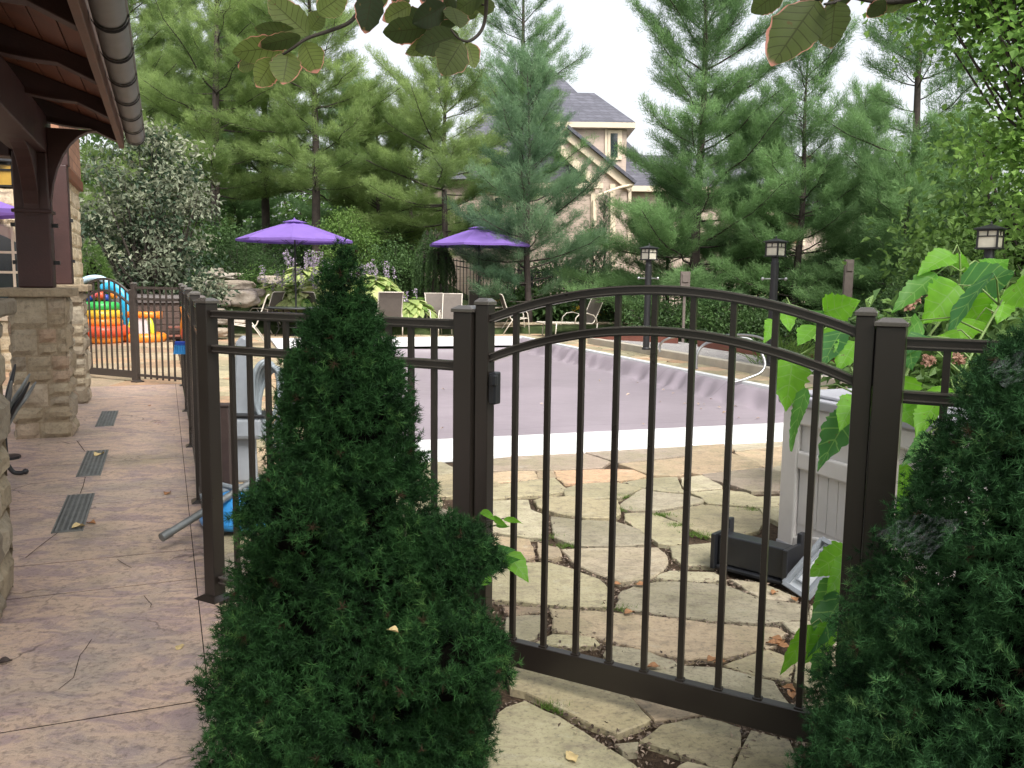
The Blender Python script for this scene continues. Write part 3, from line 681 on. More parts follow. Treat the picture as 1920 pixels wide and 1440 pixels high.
def traced_stones():
    rd = random.Random(41); mb = MB(); tone = []
    for sp in STONES:
        pts = [G(860 + sp[i] * .4723, 760 + sp[i + 1] * .4722) for i in range(1, len(sp), 2)]; c = sum(pts, Vector()) / len(pts); ring = []
        for i in range(len(pts)):
            p, q = pts[i], pts[(i + 1) % len(pts)]; L = (q - p).length; m = max(1, int(L / .045))
            if True:
                JOINTS.append((p + (p - c).normalized() * .02, q + (q - c).normalized() * .02))
            for k in range(m):
                w = p.lerp(q, k / m); o = .009 * noise.noise(w * 9) + .010 * noise.noise(w * 24 + Vector((5, 0, 0))) + .005 * noise.noise(w * 60)
                ring.append(w + (w - c).normalized() * (o + .012))
        n = len(ring); z = rd.uniform(-.002, .007); tx, ty = rd.uniform(-.008, .008), rd.uniform(-.008, .008); R = max((r - c).length for r in ring)
        def pt(r, k, dz): x = c + (r - c) * k; return Vector((x.x, x.y, z + dz + (x.x - c.x) * tx + (x.y - c.y) * ty))
        k1 = 1 - .008 / max(R, .15)
        vs = [pt(r, 1, -.035) for r in ring] + [pt(r, 1, -.005) for r in ring] + [pt(r, k1, 0) for r in ring]
        mb.add(vs, [(i, (i + 1) % n, n + (i + 1) % n, n + i) for i in range(n)] + [(n + i, n + (i + 1) % n, 2 * n + (i + 1) % n, 2 * n + i) for i in range(n)] + [tuple(range(2 * n, 3 * n))], min(1, max(0, sp[0] + rd.uniform(-.03, .03))))
        tone += [rd.random()] * (3 * n)
    o = mb.build('flagstones', 'flag', tints=True); a = o.data.attributes.new('tone', 'FLOAT', 'POINT'); a.data.foreach_set('value', tone); tag(o, kind='structure')
PW, PLEN = 6.05, 13.3                              # pool width and length
flagstones('flagstone_paving', QF, [(-3.2, -.80, -2.2, 7.6, .52, .66), (-7.2, -3.2, -2.2, 7.6, .50, .60)], 5, (.006, .022), True)
flagstones('pool_deck', QF, [(-.80, PLEN + 1.6, PW + .1, 6.93, .55, .40), (-.80, PLEN + 1.6, -1.3, -.13, .55, .55), (PLEN + .3, PLEN + 3.2, -1.3, 7.6, .6, .8), (11.2, PLEN + .3, 6.94, 9.2, .6, .6)], 6, (.003, .010), tints=(.15, .28, .68, .68, .98))
flagstones('far_patio', PF, [(4.95, 15.5, -9, -1.36, .9, .9)], 8, (.003, .008), zt=.004, tints=(.68, .98, .66))
mb = MB()
for (s0, s1, t0, t1) in ((-7.4, -.02, -2.4, 7.8), (-.02, PLEN + 3.4, PW + .02, 7.0), (-.02, PLEN + 3.4, -1.5, -.02), (PLEN + .02, PLEN + 3.4, -.02, PW + .02)):
    mb.add([QF(s0, t0, -.024), QF(s1, t0, -.024), QF(s1, t1, -.024), QF(s0, t1, -.024)], [(0, 1, 2, 3)])
mb.add([PF(4.9, -9.2, -.028), PF(15.6, -9.2, -.028), PF(15.6, -1.3, -.028), PF(4.9, -1.3, -.028)], [(0, 1, 2, 3)])
tag(mb.build('joint_bed', 'mulch'), kind='structure')
traced_stones()
# stamped concrete walkway: slabs with open saw joints over a dark bed
mb = MB(); JS = [-6.2, -4.37, -3.10, -2.62, -1.45, -.12, 1.2, 2.5, 3.7, 4.92]
for a, b in zip(JS[:-1], JS[1:]):
    for t0, t1 in ((-8.5, -1.4705), (-1.4665, -1.385)):
        g = .0055
        mb.slab([PF(a + g, t0, -.03), PF(b - g, t0, -.03), PF(b - g, t1, -.03), PF(a + g, t1, -.03)], (0, 0, .045))
tag(mb.build('walkway', 'walk'), kind='structure')
mb = MB(); mb.add([PF(-6.3, -8.6, .0125), PF(4.93, -8.6, .0125), PF(4.93, -1.39, .0125), PF(-6.3, -1.39, .0125)], [(0, 1, 2, 3)])
tag(mb.build('walkway_bed', 'jointdark'), kind='structure')
def ribbon(mb, pts, w, z):
    for p, q in zip(pts[:-1], pts[1:]):
        p, q = Vector(p), Vector(q); d = (q - p).normalized(); s = Vector((-d.y, d.x, 0)) * w / 2
        mb.add([p - s + Vector((0, 0, z)), q - s + Vector((0, 0, z)), q + s + Vector((0, 0, z)), p + s + Vector((0, 0, z))], [(0, 1, 2, 3)])
mb = MB()
for px in (((48, 1047), (72, 1027), (108, 1000)), ((150, 927), (156, 912), (160, 895)), ((159, 847), (151, 836), (144, 827)), ((220, 1050), (232, 1058), (247, 1066)), ((270, 1118), (278, 1128), (284, 1134), (282, 1140)), ((172, 1200), (160, 1218), (150, 1230), (138, 1272), (110, 1294))):
    ribbon(mb, [G(u, v, .015) for u, v in px], .0042 if px[0][1] < 1050 and px[0][0] < 200 else .0026, .0035)
tag(mb.build('walkway_cracks', 'soil'), kind='structure')
# dark planting soil under the two dwarf spruces
def patch(name, pts, mat, z, n=60, bump=.015):
    c = sum((Vector(p) for p in pts), Vector()) / len(pts); mb = MB(); ring = []
    for i in range(len(pts)):
        p, q = Vector(pts[i]), Vector(pts[(i + 1) % len(pts)])
        for k in range(8):
            w = p.lerp(q, k / 8); w += Vector((noise.noise(w * 6), noise.noise(w * 6 + Vector((9, 0, 0))), 0)) * .03; ring.append(w)
    m = len(ring); rows = 7
    vs = []
    for r in range(rows):
        for w in ring:
            x = c.lerp(w, 1 - r / rows); vs.append((x.x, x.y, z + (bump * (1 - abs(1 - 2 * (1 - r / rows)) * .5) * (.6 + noise.noise(x * 9))) * (r > 0) - (.02 if r == 0 else 0)))
    vs.append((c.x, c.y, z + bump))
    mb.add(vs, [(r * m + i, r * m + (i + 1) % m, (r + 1) * m + (i + 1) % m, (r + 1) * m + i) for r in range(rows - 1) for i in range(m)] + [((rows - 1) * m + i, (rows - 1) * m + (i + 1) % m, rows * m) for i in range(m)])
    return tag(mb.build(name, mat, smooth=True), kind='structure')
patch('planting_bed', [PF(-6.2, -1.385), PF(-3.5, -1.385), PF(-3.45, -1.2), G(905, 1150), G(945, 1330), G(900, 1440), (-.25, 1.2, 0), (-.3, .6, 0)], 'soil', .008)
patch('planting_soil', [G(1560, 1390), G(1690, 1130), (1.9, 2.3, 0), (2.4, 1.6, 0), (1.9, .8, 0), (.85, 1.1, 0), G(1490, 1470)], 'soil', .012)
def debris():
    rng = np.random.default_rng(3); P = []
    for a, b in JOINTS:
        if a.y > 6.3 or a.x < -1.2 or b.y < .5: continue
        L = (b - a).length; n = int(L * (150 if a.y < 4.5 else 45)); k = noise.noise(a * 2.2)
        if k < -.4: continue
        for _ in range(n):
            w = a.lerp(b, rng.random()); P.append((w.x + rng.normal() * .018, w.y + rng.normal() * .018, -.012 + rng.random() * .012))
    P = np.array(P); K = len(P)
    D = unit(rng.normal(size=(K, 3)) * np.array([1, 1, .25])); N = unit(rng.normal(size=(K, 3)) * .5 + np.array([0, 0, 1]))
    V, T = leaves(P, D, N, .020, .009, rng.random(K) ** 1.6, rng)
    tag(fmesh('mulch_debris', V, 'chips', T), kind='stuff')
    # small weeds and moss in the joints
    S = []
    for (u, v, n) in ((1167, 930, 60), (1165, 955, 40), (1245, 965, 90), (1275, 985, 90), (1330, 1005, 70), (1062, 1022, 50), (1035, 1005, 40), (1410, 955, 60), (1300, 1000, 60), (1170, 1140, 30), (1040, 1325, 60)):
        g = G(u, v)
        for _ in range(n): S.append((g.x + rng.normal() * .04, g.y + rng.normal() * .02, -.01))
    S = np.array(S); V, T = needles(S, np.tile([0, 0, 1.0], (len(S), 1)), 3, .028, .004, .9, rng, rng.random(len(S)) * .6 + .3)
    tag(fmesh('joint_weeds', V, 'grassy', T), kind='stuff')
debris()

# ------------------------------------------------------------------ pool
def pool():
    mb = MB(); NS, NTT = 300, 120; vs = []
    for i in range(NS + 1):
        s = PLEN * i / NS
        for j in range(NTT + 1):
            q = j / NTT; t = PW * (q if q < .7 else .7 + (q - .7) ) ; t = PW * (1 - (1 - q) ** 1.5)
            d = PW - t; e = sm(1 - d / .55)
            fold = math.sin(s * 11.0 + 3.5 * math.sin(s * 1.3) + d * 9) * .6 * (.4 + abs(noise.noise(Vector((s * .9, 0, 5)))) * 2) + noise.noise(Vector((s * 3.5 + d * 2, d * 3.0, 3))) * .9
            z = -.24 * (1 - sm((.34 - d) / .34)) * 1.0
            z += .040 * fold * math.exp(-((d - .24) / .20) ** 2)
            z += .008 * noise.noise(Vector((s * .8, t * 1.6, 1))) + .005 * math.sin((t + .5 * s) * 2.2) * sm((s - .3) / 2) + .006 * abs(noise.noise(Vector((s * 1.1 + t, t * .7 - s * .4, 7))))
            z *= sm(s / 1.3) * .92 + .08 if d > .6 else max(sm(s / 1.3) * .92 + .08, .25)
            zl = .03 if t < .08 else 0
            vs.append(QF(s, t, z - .018 + zl * 0))
    n = NTT + 1
    mb.add(vs, [(i * n + j, i * n + j + 1, (i + 1) * n + j + 1, (i + 1) * n + j) for i in range(NS) for j in range(NTT)])
    r = tag(E('pool_cover', QF(PLEN / 2, PW / 2, 0)), 'mauve grey fabric cover stretched over the swimming pool', 'pool cover')
    mb.build('sheet', 'cover', r, smooth=True)
    rng = np.random.default_rng(8); n = 46; ss = np.concatenate([rng.random(n // 2) * 7, rng.random(n - n // 2) * 9]); tt = np.concatenate([PW - .5 - np.abs(rng.normal(0, .5, n // 2)), rng.random(n - n // 2) * PW * .8 + .4])
    P = np.array([tuple(QF(a, b, -.24 * sm(a / 1.3) * .92 - .012)) for a, b in zip(ss, tt)]); V, T = leaves(P, unit(rng.normal(size=(n, 3)) * np.array([1, 1, .15])), np.tile([0, 0, 1.0], (n, 1)) + rng.normal(size=(n, 3)) * .3, .06, .035, rng.random(n) * .5 + .5, rng)
    tag(fmesh('leaf_litter', V, 'chips', T), kind='stuff')
    mb = MB(); mb.slab([QF(.02, 4.05, -.004), QF(.02, 4.32, -.004), QF(.10, 4.24, .0), QF(.09, 4.10, .0)], (0, 0, .006)); mb.build('rope_slot', 'blackplastic', r)
    mb = MB(); mb.slab([QF(-.80, -.12, -.02), QF(.01, -.12, -.02), QF(.01, PW + .12, -.02), QF(-.80, PW + .12, -.02)], (0, 0, .042))
    tag(mb.build('cover_housing', 'white', loc=QF(-.4, 3, 0), bevel=.008), 'wide white lid along the near end of the covered pool', 'pool lid')
    mb = MB()
    for (s0, s1, t0, t1) in ((.012, PLEN, PW, PW + .12), (.012, PLEN, -.12, 0), (PLEN, PLEN + .28, -.12, PW + .12)):
        mb.slab([QF(s0, t0, -.2), QF(s1, t0, -.2), QF(s1, t1, -.2), QF(s0, t1, -.2)], (0, 0, .222))
    tag(mb.build('pool_coping', 'white', bevel=.008), kind='structure')
pool()
# raised court on the right with a concrete kerb and red-brown edging boards
def court():
    t0, te, se, zg = 6.92, 8.2, 10.9, .125
    mb = MB()
    mb.slab([QF(-2.2, t0, -.02), QF(se, t0, -.02), QF(se, t0 + .16, -.02), QF(-2.2, t0 + .16, -.02)], (0, 0, .16))
    mb.slab([QF(se + .002, t0, -.02), QF(se + .18, t0, -.02), QF(se + .18, te + .2, -.02), QF(se + .002, te + .2, -.02)], (0, 0, .16))
    tag(mb.build('kerb', 'concrete', bevel=.012), kind='structure')
    mb = MB(); mb.add([QF(-2.2, t0 + .15, zg), QF(se, t0 + .15, zg), QF(se, te + .3, zg), QF(-2.2, te + .3, zg)], [(0, 1, 2, 3)])
    tag(mb.build('gravel_court', 'gravel'), kind='structure')
    for k, (a, b) in enumerate(((QF(se - .05, t0 + .05), QF(9.1, te)), (QF(8.3, te + .03), QF(3.2, te - .1)), (QF(3.1, te - .05), QF(.2, te + 1.2)))):
        mb = MB(); mb.bar(a + Vector((0, 0, .20)), b + Vector((0, 0, .20)), .05, .18); c = (a + b) / 2
        tag(mb.build('edging_board', 'rust', loc=(c.x, c.y, .12), bevel=.006), ('red brown edging board across the far end of the grey court', 'long red brown edging board on the far side of the court', 'nearer red brown edging board behind the big leaved plant')[k], 'edging board', 'edging boards of the court')
court()

# ------------------------------------------------------------------ bronze fence and gate
FA = Vector((.025, 2.979, 0)); _fa = math.radians(-28.81); FD = Vector((math.cos(_fa), math.sin(_fa), 0)); FN = Vector((-FD.y, FD.x, 0))
def FF(x, z=0, off=0): return FA + FD * x + FN * off + Vector((0, 0, z))
UP = Vector((0, 0, 1))
def post(parent, p, w, h, X, Y, mat='bronze', plate=True, cap='cap_lid', fine=True):
    p = Vector(p); mb = MB(); mb.box(p + UP * (h / 2), (w, w, h), (X, Y, UP))
    o = mb.build('post', mat, parent, bevel=.003 if fine else 0)
    mb = MB(); k = w * .58; b = h
    r0 = [p + X * (i * k) + Y * (j * k) + UP * b for i, j in ((-1, -1), (1, -1), (1, 1), (-1, 1))]
    r1 = [q + UP * .012 for q in r0]; r2 = [p + (q - p - UP * b) * .55 + UP * (b + .024) for q in r0]
    r2 = [Vector((q.x, q.y, b + .024 + p.z)) for q in r2]
    mb.add(r0 + r1 + r2, [(0, 1, 5, 4), (1, 2, 6, 5), (2, 3, 7, 6), (3, 0, 4, 7), (4, 5, 9, 8), (5, 6, 10, 9), (6, 7, 11, 10), (7, 4, 8, 11), (8, 9, 10, 11), (3, 2, 1, 0)])
    mb.build('cap', 'cap_bronze_skylit', o, bevel=.0015 if fine else 0)
    if plate:
        mb = MB(); k = w * 1.0
        b0 = [p + X * (i * k) + Y * (j * k) for i, j in ((-1, -1), (1, -1), (1, 1), (-1, 1))]; b1 = [q + UP * .018 for q in b0]
        b2 = [p + X * (i * w * .56) + Y * (j * w * .56) + UP * .034 for i, j in ((-1, -1), (1, -1), (1, 1), (-1, 1))]
        mb.add(b0 + b1 + b2, [(0, 1, 5, 4), (1, 2, 6, 5), (2, 3, 7, 6), (3, 0, 4, 7), (4, 5, 9, 8), (5, 6, 10, 9), (6, 7, 11, 10), (7, 4, 8, 11), (8, 9, 10, 11)])
        mb.build('base_plate', mat, o)
    return o
def rail(parent, p, q, zt, mat='bronze', n=None, h=.034, d=.026):
    p, q = Vector(p), Vector(q); mb = MB()
    mb.bar(p + UP * (zt - h / 2), q + UP * (zt - h / 2), d, h)
    o = mb.build('rail', mat, parent)
    if mat == 'bronze':
        mb = MB(); mb.bar(p + UP * (zt - .001), q + UP * (zt - .001), d + .008, .006); mb.bar(p + UP * (zt - h * .72), q + UP * (zt - h * .72), d + .006, .004); mb.build('rail_lip', 'bronze_edge_highlight', o)
    return o
def panel(parent, p, q, mat='bronze', sp=.105, zb=.06, zt=1.305, z2=1.155, w=.019, zlow=.12, inset=.04):
    p, q = Vector(p), Vector(q); d = (q - p).normalized(); L = (q - p).length; n = Vector((-d.y, d.x, 0))
    for z in (zt, z2, zlow): rail(parent, p + d * inset, q - d * inset, z, mat)
    m = int(round((L - 2 * inset) / sp)); first = None
    for k in range(1, m):
        c = p + d * (inset + (L - 2 * inset) * k / m)
        if first is None:
            mb = MB(); mb.box(c + UP * ((zb + zt - .01) / 2), (w, w, zt - .01 - zb), (d, n, UP)); first = mb.build('picket', mat, parent); c0 = c
        else:
            o = first.copy(); COL.objects.link(o); o.parent = parent; o.location = c - c0
def fence(label, pts, wpost, mat='bronze', sp=.105, posts=None, fine=True, first=True, last=True):
    r = tag(E('metal_fence', pts[0]), label, 'fence', 'bronze metal fence round the pool')
    for i in range(len(pts) - 1): panel(r, pts[i], pts[i + 1], mat, sp)
    for i, p in enumerate(pts):
        if (i == 0 and not first) or (i == len(pts) - 1 and not last): continue
        d = (Vector(pts[min(i + 1, len(pts) - 1)]) - Vector(pts[max(i - 1, 0)])).normalized()
        post(r, p, wpost if isinstance(wpost, (int, float)) else wpost[i], 1.335, d, Vector((-d.y, d.x, 0)), mat, fine=fine)
    return r
C0 = FF(-1.54); C4 = Vector((-4.33, 11.25, 0))
fence('dark bronze fence section between the corner post and the gate, behind the tall spruce', [C0, FF(-.213)], (.064, .076))
r = fence('short dark bronze fence section running behind the right hand spruce', [FF(1.1857), FF(2.9)], (.076, .064))
fence('long dark bronze fence run beside the stamped walkway', [C0 + Vector((-.012, .05, 0)), C0.lerp(C4, .22), C0.lerp(C4, .46), C0.lerp(C4, .715), C4], .06, 'bronze', .11, first=False)
CB = G(258, 717); dB = (CB - C4).normalized()
fence('narrow bronze fence panel beside the far arched gate', [C4 + dB * .01, CB], .06, 'bronze_far', .11, first=False)
def gate(name, label, p, q, zl, zh, z2l, z2h, mat, wu=.052, nb=9, up_h=1.362, brail=.095, fine=True, hw=.019, latch=None):
    p, q = Vector(p), Vector(q); d = (q - p).normalized(); n = Vector((-d.y, d.x, 0)); L = (q - p).length
    r = tag(E(name, p), label, 'gate')
    for c in (p, q): 
        b = c + UP * .03; post(r, b, wu, up_h - .03, d, n, mat, plate=False, fine=fine)
    mb = MB(); mb.bar(p + d * wu / 2 + UP * .107, q - d * wu / 2 + UP * .107, .036, brail); mb.build('bottom_rail', mat, r, bevel=.003)
    a = wu / 2
    def arc(zl, zh):
        out = []
        for i in range(33):
            x = a + (L - 2 * a) * i / 32; u = (x - L / 2) / (L / 2 - a); out.append((x, zl + (zh - zl) * (1 - u * u)))
        return out
    for (l, h_) in ((zl, zh), (z2l, z2h)):
        cs = arc(l, h_); rail_ = None
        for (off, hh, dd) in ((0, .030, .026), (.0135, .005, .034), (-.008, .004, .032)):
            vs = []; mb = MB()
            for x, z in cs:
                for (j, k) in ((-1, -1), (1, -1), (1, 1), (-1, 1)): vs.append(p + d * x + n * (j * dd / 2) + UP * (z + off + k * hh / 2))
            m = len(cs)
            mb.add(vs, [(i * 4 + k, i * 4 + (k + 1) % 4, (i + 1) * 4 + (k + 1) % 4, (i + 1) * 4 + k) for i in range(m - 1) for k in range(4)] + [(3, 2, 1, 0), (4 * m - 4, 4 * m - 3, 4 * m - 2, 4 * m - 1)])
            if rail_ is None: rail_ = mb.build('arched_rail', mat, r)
            else: mb.build('rail_lip', 'bronze_edge_highlight', rail_)
    for k in range(1, nb + 1):
        x = L * k / (nb + 1); u = (x - L / 2) / (L / 2 - a); zt = zl + (zh - zl) * (1 - u * u) - .012
        mb = MB(); mb.box(p + d * x + UP * ((zt + .15) / 2), (hw, hw, zt - .15), (d, n, UP)); o = mb.build('picket', mat, r, bevel=.0015 if fine else 0)
        if fine:
            w = MB(); w.box(p + d * x + UP * .157, (.028, .026, .008), (d, n, UP)); w.build('weld', mat, o, bevel=.002)
    if latch:
        mb = MB(); mb.box(p + d * .047 + UP * 1.07 - n * .01, (.028, .045, .115), (d, n, UP)); mb.box(p + d * .055 + UP * 1.10 - n * .03, (.02, .03, .04), (d, n, UP)); mb.build('latch', 'blackplastic', r, bevel=.006)
        mb = MB(); mb.box(q + d * .034 + UP * 1.245, (.034, .03, .14), (d, n, UP)); mb.tube([q + d * .034 + UP * 1.165 - n * .012, q + d * .034 + UP * 1.325 - n * .012], .012); mb.build('hinge', 'blackplastic', r, bevel=.003)
        mb = MB(); mb.box(q + d * .034 + UP * .24, (.034, .03, .14), (d, n, UP)); mb.tube([q + d * .034 + UP * .16 - n * .012, q + d * .034 + UP * .32 - n * .012], .012); mb.build('hinge', 'blackplastic', r, bevel=.003)
    return r
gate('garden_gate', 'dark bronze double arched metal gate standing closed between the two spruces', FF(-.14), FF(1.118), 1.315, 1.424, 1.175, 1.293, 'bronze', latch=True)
gate('garden_gate', 'far bronze arched gate beside the stone pillar with toys behind it', CB + dB * .06, CB + dB * 1.12, 1.20, 1.40, 1.05, 1.24, 'bronze_far', .045, 9, 1.24, fine=False)

# ------------------------------------------------------------------ masonry pillars
def block_face(mb, o, X, Y, N, w, h, rd, course=(.12, .27), bw=(.13, .40), th=.036):
    """irregular stones on a wall face: o = lower corner, X right, Y up, N outward"""
    z = 0
    while z < h - .02:
        ch = rd.uniform(*course); 
        if h - z - ch < course[0] * .7: ch = h - z
        x = 0
        while x < w - .01:
            cw = rd.uniform(*bw) * (1.25 if ch < .16 else .9)
            if w - x - cw < bw[0] * .7: cw = w - x
            parts = [(x, z, cw, ch)]
            if ch > .19 and cw < .3 and rd.random() < .5: parts = [(x, z, cw, ch * .45), (x, z + ch * .45, cw, ch * .55)]
            for (px, pz, pw, ph) in parts:
                g = .007; nx, nz = max(3, int(pw / .04)), max(3, int(ph / .04)); d = th * rd.uniform(.55, 1.15); sd_ = rd.random() * 50; vs = []
                sl1, sl2 = rd.uniform(-.35, .35), rd.uniform(-.35, .35)
                for j in range(nz + 1):
                    for i in range(nx + 1):
                        u, v = i / nx, j / nz; ed = min(u * pw, (1 - u) * pw, v * ph, (1 - v) * ph)
                        jx = .010 * noise.noise(Vector((u * 3, v * 3, sd_))); jz = .010 * noise.noise(Vector((u * 3, v * 3, sd_ + 9)))
                        hgt = d * sm(ed / .020 + .02) * (1 + sl1 * (u - .5) + sl2 * (v - .5)) + .012 * noise.noise(Vector((u * pw * 14, v * ph * 14, sd_))) * sm(ed / .02)
                        vs.append(o + X * (px + g + (pw - 2 * g) * u + jx) + Y * (pz + g + (ph - 2 * g) * v + jz) + N * hgt)
                k = nx + 1
                mb.add(vs, [(j * k + i, j * k + i + 1, (j + 1) * k + i + 1, (j + 1) * k + i) for j in range(nz) for i in range(nx)], rd.random())
            x += cw
        z += ch
def pillar(label, s0, t0, w, h, seed):
    """(s0, t0) near-left corner in the patio frame, square of side w"""
    rd = random.Random(seed); c = PF(s0 + w / 2, t0 + w / 2); r = tag(E('stone_pillar', c), label, 'stone pillar', 'fieldstone pillars of the pavilion')
    S = (PF(1, 0) - PF(0, 0)); T = (PF(0, 1) - PF(0, 0)); mb = MB()
    core = MB(); e = .02
    core.slab([PF(s0 + e, t0 + e, 0), PF(s0 + w - e, t0 + e, 0), PF(s0 + w - e, t0 + w - e, 0), PF(s0 + e, t0 + w - e, 0)], (0, 0, h)); core.build('mortar', 'masonry', r)
    for (a, X, N, ww) in ((PF(s0 + e, t0, 0), T, -S, w), (PF(s0, t0 + w - e, 0), S, T, w), (PF(s0 + w - e, t0 + w, 0), -T, S, w), (PF(s0 + w, t0 + e, 0), -S, -T, w)):
        block_face(mb, a, X, UP, N, ww, h, rd)
    mb.build('stonework', 'masonry', r, tints=True)
    cap = MB(); o = .055; n = 10; vs = []; zs = ((h, .98), (h + .012, 1.0), (h + .06, 1.01), (h + .072, .985), (h + .072, 0.0))
    for (z, k) in zs:
        for i in range(4 * n):
            q = i / n; sd_ = int(q); f = q - sd_
            x, y = ((-1 + 2 * f, -1), (1, -1 + 2 * f), (1 - 2 * f, 1), (-1, 1 - 2 * f))[sd_]
            rr = (w / 2 + o) * k; jj = .012 * noise.noise(Vector((x * 4, y * 4, z * 40 + seed)))
            vs.append(c + S * (x * (rr + jj)) + T * (y * (rr + jj)) + UP * z)
    m = 4 * n
    cap.add(vs, [(k * m + i, k * m + (i + 1) % m, (k + 1) * m + (i + 1) % m, (k + 1) * m + i) for k in range(len(zs) - 1) for i in range(m)], rd.random())
    cap.build('cap_stone', 'masonry', r, tints=True)
pillar('nearest fieldstone pillar cut off by the left edge, with a buff cap', -3.44, -2.765, .52, 1.27, 3)
pillar('middle fieldstone pillar carrying the thick dark timber post', 1.12, -2.82, .46, 1.26, 4)
pillar('rear fieldstone pillar half hidden behind the middle one', 3.30, -2.88, .48, 1.27, 5)

# ------------------------------------------------------------------ timber pavilion
def pavilion():
    r = tag(E('pavilion', PF(-1, -3)), 'dark timber pavilion roof with zinc gutter over the left walkway', 'pavilion')
    S = (PF(1, 0) - PF(0, 0)); T = (PF(0, 1) - PF(0, 0)); SE, SB = 1.62, -6.5; pitch = .34
    te = -1.91; z0 = 2.62
    def zs(t): return z0 + .17 + (te - t) * pitch
    mb = MB(); mb.slab([PF(SB, te, zs(te)), PF(SE, te, zs(te)), PF(SE, -6.5, zs(-6.5)), PF(SB, -6.5, zs(-6.5))], (0, 0, .10)); mb.build('roof_deck', 'roof', r)
    first = None; t = te - .01
    while t > -4.6:                                      # boards of the soffit run along the eave
        mb = MB(); mb.slab([PF(SB, t, zs(t) - .004), PF(SE - .01, t, zs(t) - .004), PF(SE - .01, t - .135, zs(t - .135) - .004), PF(SB, t - .135, zs(t - .135) - .004)], (0, 0, -.016)); mb.build('soffit_board', 'soffit', r, bevel=.003); t -= .142
    mb = MB(); mb.slab([PF(SB, te, z0), PF(SE, te, z0), PF(SE, te + .045, z0), PF(SB, te + .045, z0)], (0, 0, .26)); mb.build('fascia', 'fascia', r, bevel=.004)
    for s in (-5.1, -3.75, -2.45, -1.15, .15, 1.42):      # rafter tails
        mb = MB(); a = [PF(s - .06, te - .01, z0 + .03), PF(s - .06, te - .01, zs(te - .01) - .021), PF(s - .06, -4.6, zs(-4.6) - .021), PF(s - .06, -4.6, zs(-4.6) - .22)]
        for i in range(6): q = i / 5; a.append(PF(s - .06, -2.75 + .62 * q, zs(-2.75 + .62 * q) - .22 + .10 * q * q))
        mb.slab(a, S * .12); mb.build('rafter', 'timber', r, bevel=.006)
    mb = MB(); mb.slab([PF(SB, -2.74, 2.50), PF(SE + .05, -2.74, 2.50), PF(SE + .05, -2.47, 2.50), PF(SB, -2.47, 2.50)], (0, 0, .33)); mb.build('beam', 'timber', r, bevel=.012)
    mb = MB(); mb.slab([PF(1.22, -5.5, 2.45), PF(1.46, -5.5, 2.45), PF(1.46, -2.745, 2.45), PF(1.22, -2.745, 2.45)], (0, 0, .32)); mb.build('cross_beam', 'timber', r, bevel=.012)
    def tpost(s, t, w, h, z=1.334):
        mb = MB(); mb.slab([PF(s - w / 2, t - w / 2, z), PF(s + w / 2, t - w / 2, z), PF(s + w / 2, t + w / 2, z), PF(s - w / 2, t + w / 2, z)], (0, 0, h - z)); o = mb.build('post', 'timber', r, bevel=.012)
        for zz in (z + .22, h - .62):
            for tt in (t - w / 2 - .02, t + w / 2 + .02):
                b = MB(); b.box(PF(s, tt, zz), (.03, .06, .035), (S, T, UP)); b.build('bolt_plate', 'black', o)
        mb = MB(); mb.slab([PF(s - w / 2 - .02, t - w / 2 - .02, h - .52), PF(s + w / 2 + .02, t - w / 2 - .02, h - .52), PF(s + w / 2 + .02, t + w / 2 + .02, h - .52), PF(s - w / 2 - .02, t + w / 2 + .02, h - .52)], (0, 0, .03)); mb.build('collar', 'timber', o, bevel=.006)
        return o
    tpost(1.36, -2.605, .27, 2.50); tpost(-3.3, -2.605, .27, 2.50)
    def brace(s, t, dirv, w, reach, z0_, z1):
        mb = MB(); o = PF(s, t, 0); side = dirv.cross(UP); poly = []
        for i in range(9): a = math.pi / 2 * i / 8; poly.append(o + dirv * (reach * (1 - math.cos(a))) + UP * (z0_ + (z1 - z0_) * math.sin(a)))
        for i in range(9):
            a = math.pi / 2 * (8 - i) / 8; k = .52; poly.append(o + dirv * (reach * (1 - math.cos(a)) * k) + UP * (z0_ + .0 + (z1 - z0_) * (math.sin(a) * 1.0) + (.0 if i == 8 else .0)))
        poly = poly[:9] + [o + UP * z1]
        mb.slab([q - side * w / 2 for q in poly], side * w); mb.build('brace', 'timber', r, bevel=.006)
    brace(1.36, -2.47, T, .12, .40, 1.95, 2.72); brace(1.22, -2.605, -S, .12, .75, 1.95, 2.50); brace(-3.44, -2.605, -S, .12, .75, 1.95, 2.5); brace(-3.16, -2.605, S, .12, .75, 1.95, 2.5)
    # half-round gutter with strap hangers
    R = .082; gc = te + .045 + R + .012; gz = z0 + .125; mb = MB(); n = 14; vs = []
    ss = [SB + (SE + .06 - SB) * i / 40 for i in range(41)]
    for s in ss:
        for k in range(n + 1):
            a = math.pi + math.pi * k / n; vs.append(PF(s, gc + R * math.cos(a), gz + R * math.sin(a)))
    mb.add(vs, [(i * (n + 1) + k, i * (n + 1) + k + 1, (i + 1) * (n + 1) + k + 1, (i + 1) * (n + 1) + k) for i in range(40) for k in range(n)])
    o0 = len(mb.v); end = [PF(SE + .06, gc + R * math.cos(math.pi + math.pi * k / n), gz + R * math.sin(math.pi + math.pi * k / n)) for k in range(n + 1)]
    mb.add(end, [tuple(range(n + 1))])
    mb.tube([PF(SB, gc + R, gz), PF(SE + .06, gc + R, gz)], .010, 8)
    g = mb.build('gutter', 'gutter', r, smooth=True, auto=True)
    sp = .67; s = SE - .05
    while s > SB:
        h = MB(); vs = []
        for ds in (-.03, .03):
            for k in range(n + 1):
                a = math.pi + math.pi * k / n; vs.append(PF(s + ds, gc + (R + .011) * math.cos(a), gz + (R + .011) * math.sin(a)))
        h.add(vs, [(k, k + 1, n + 2 + k, n + 1 + k) for k in range(n)]); h.build('strap', 'strap', g, smooth=True); s -= sp
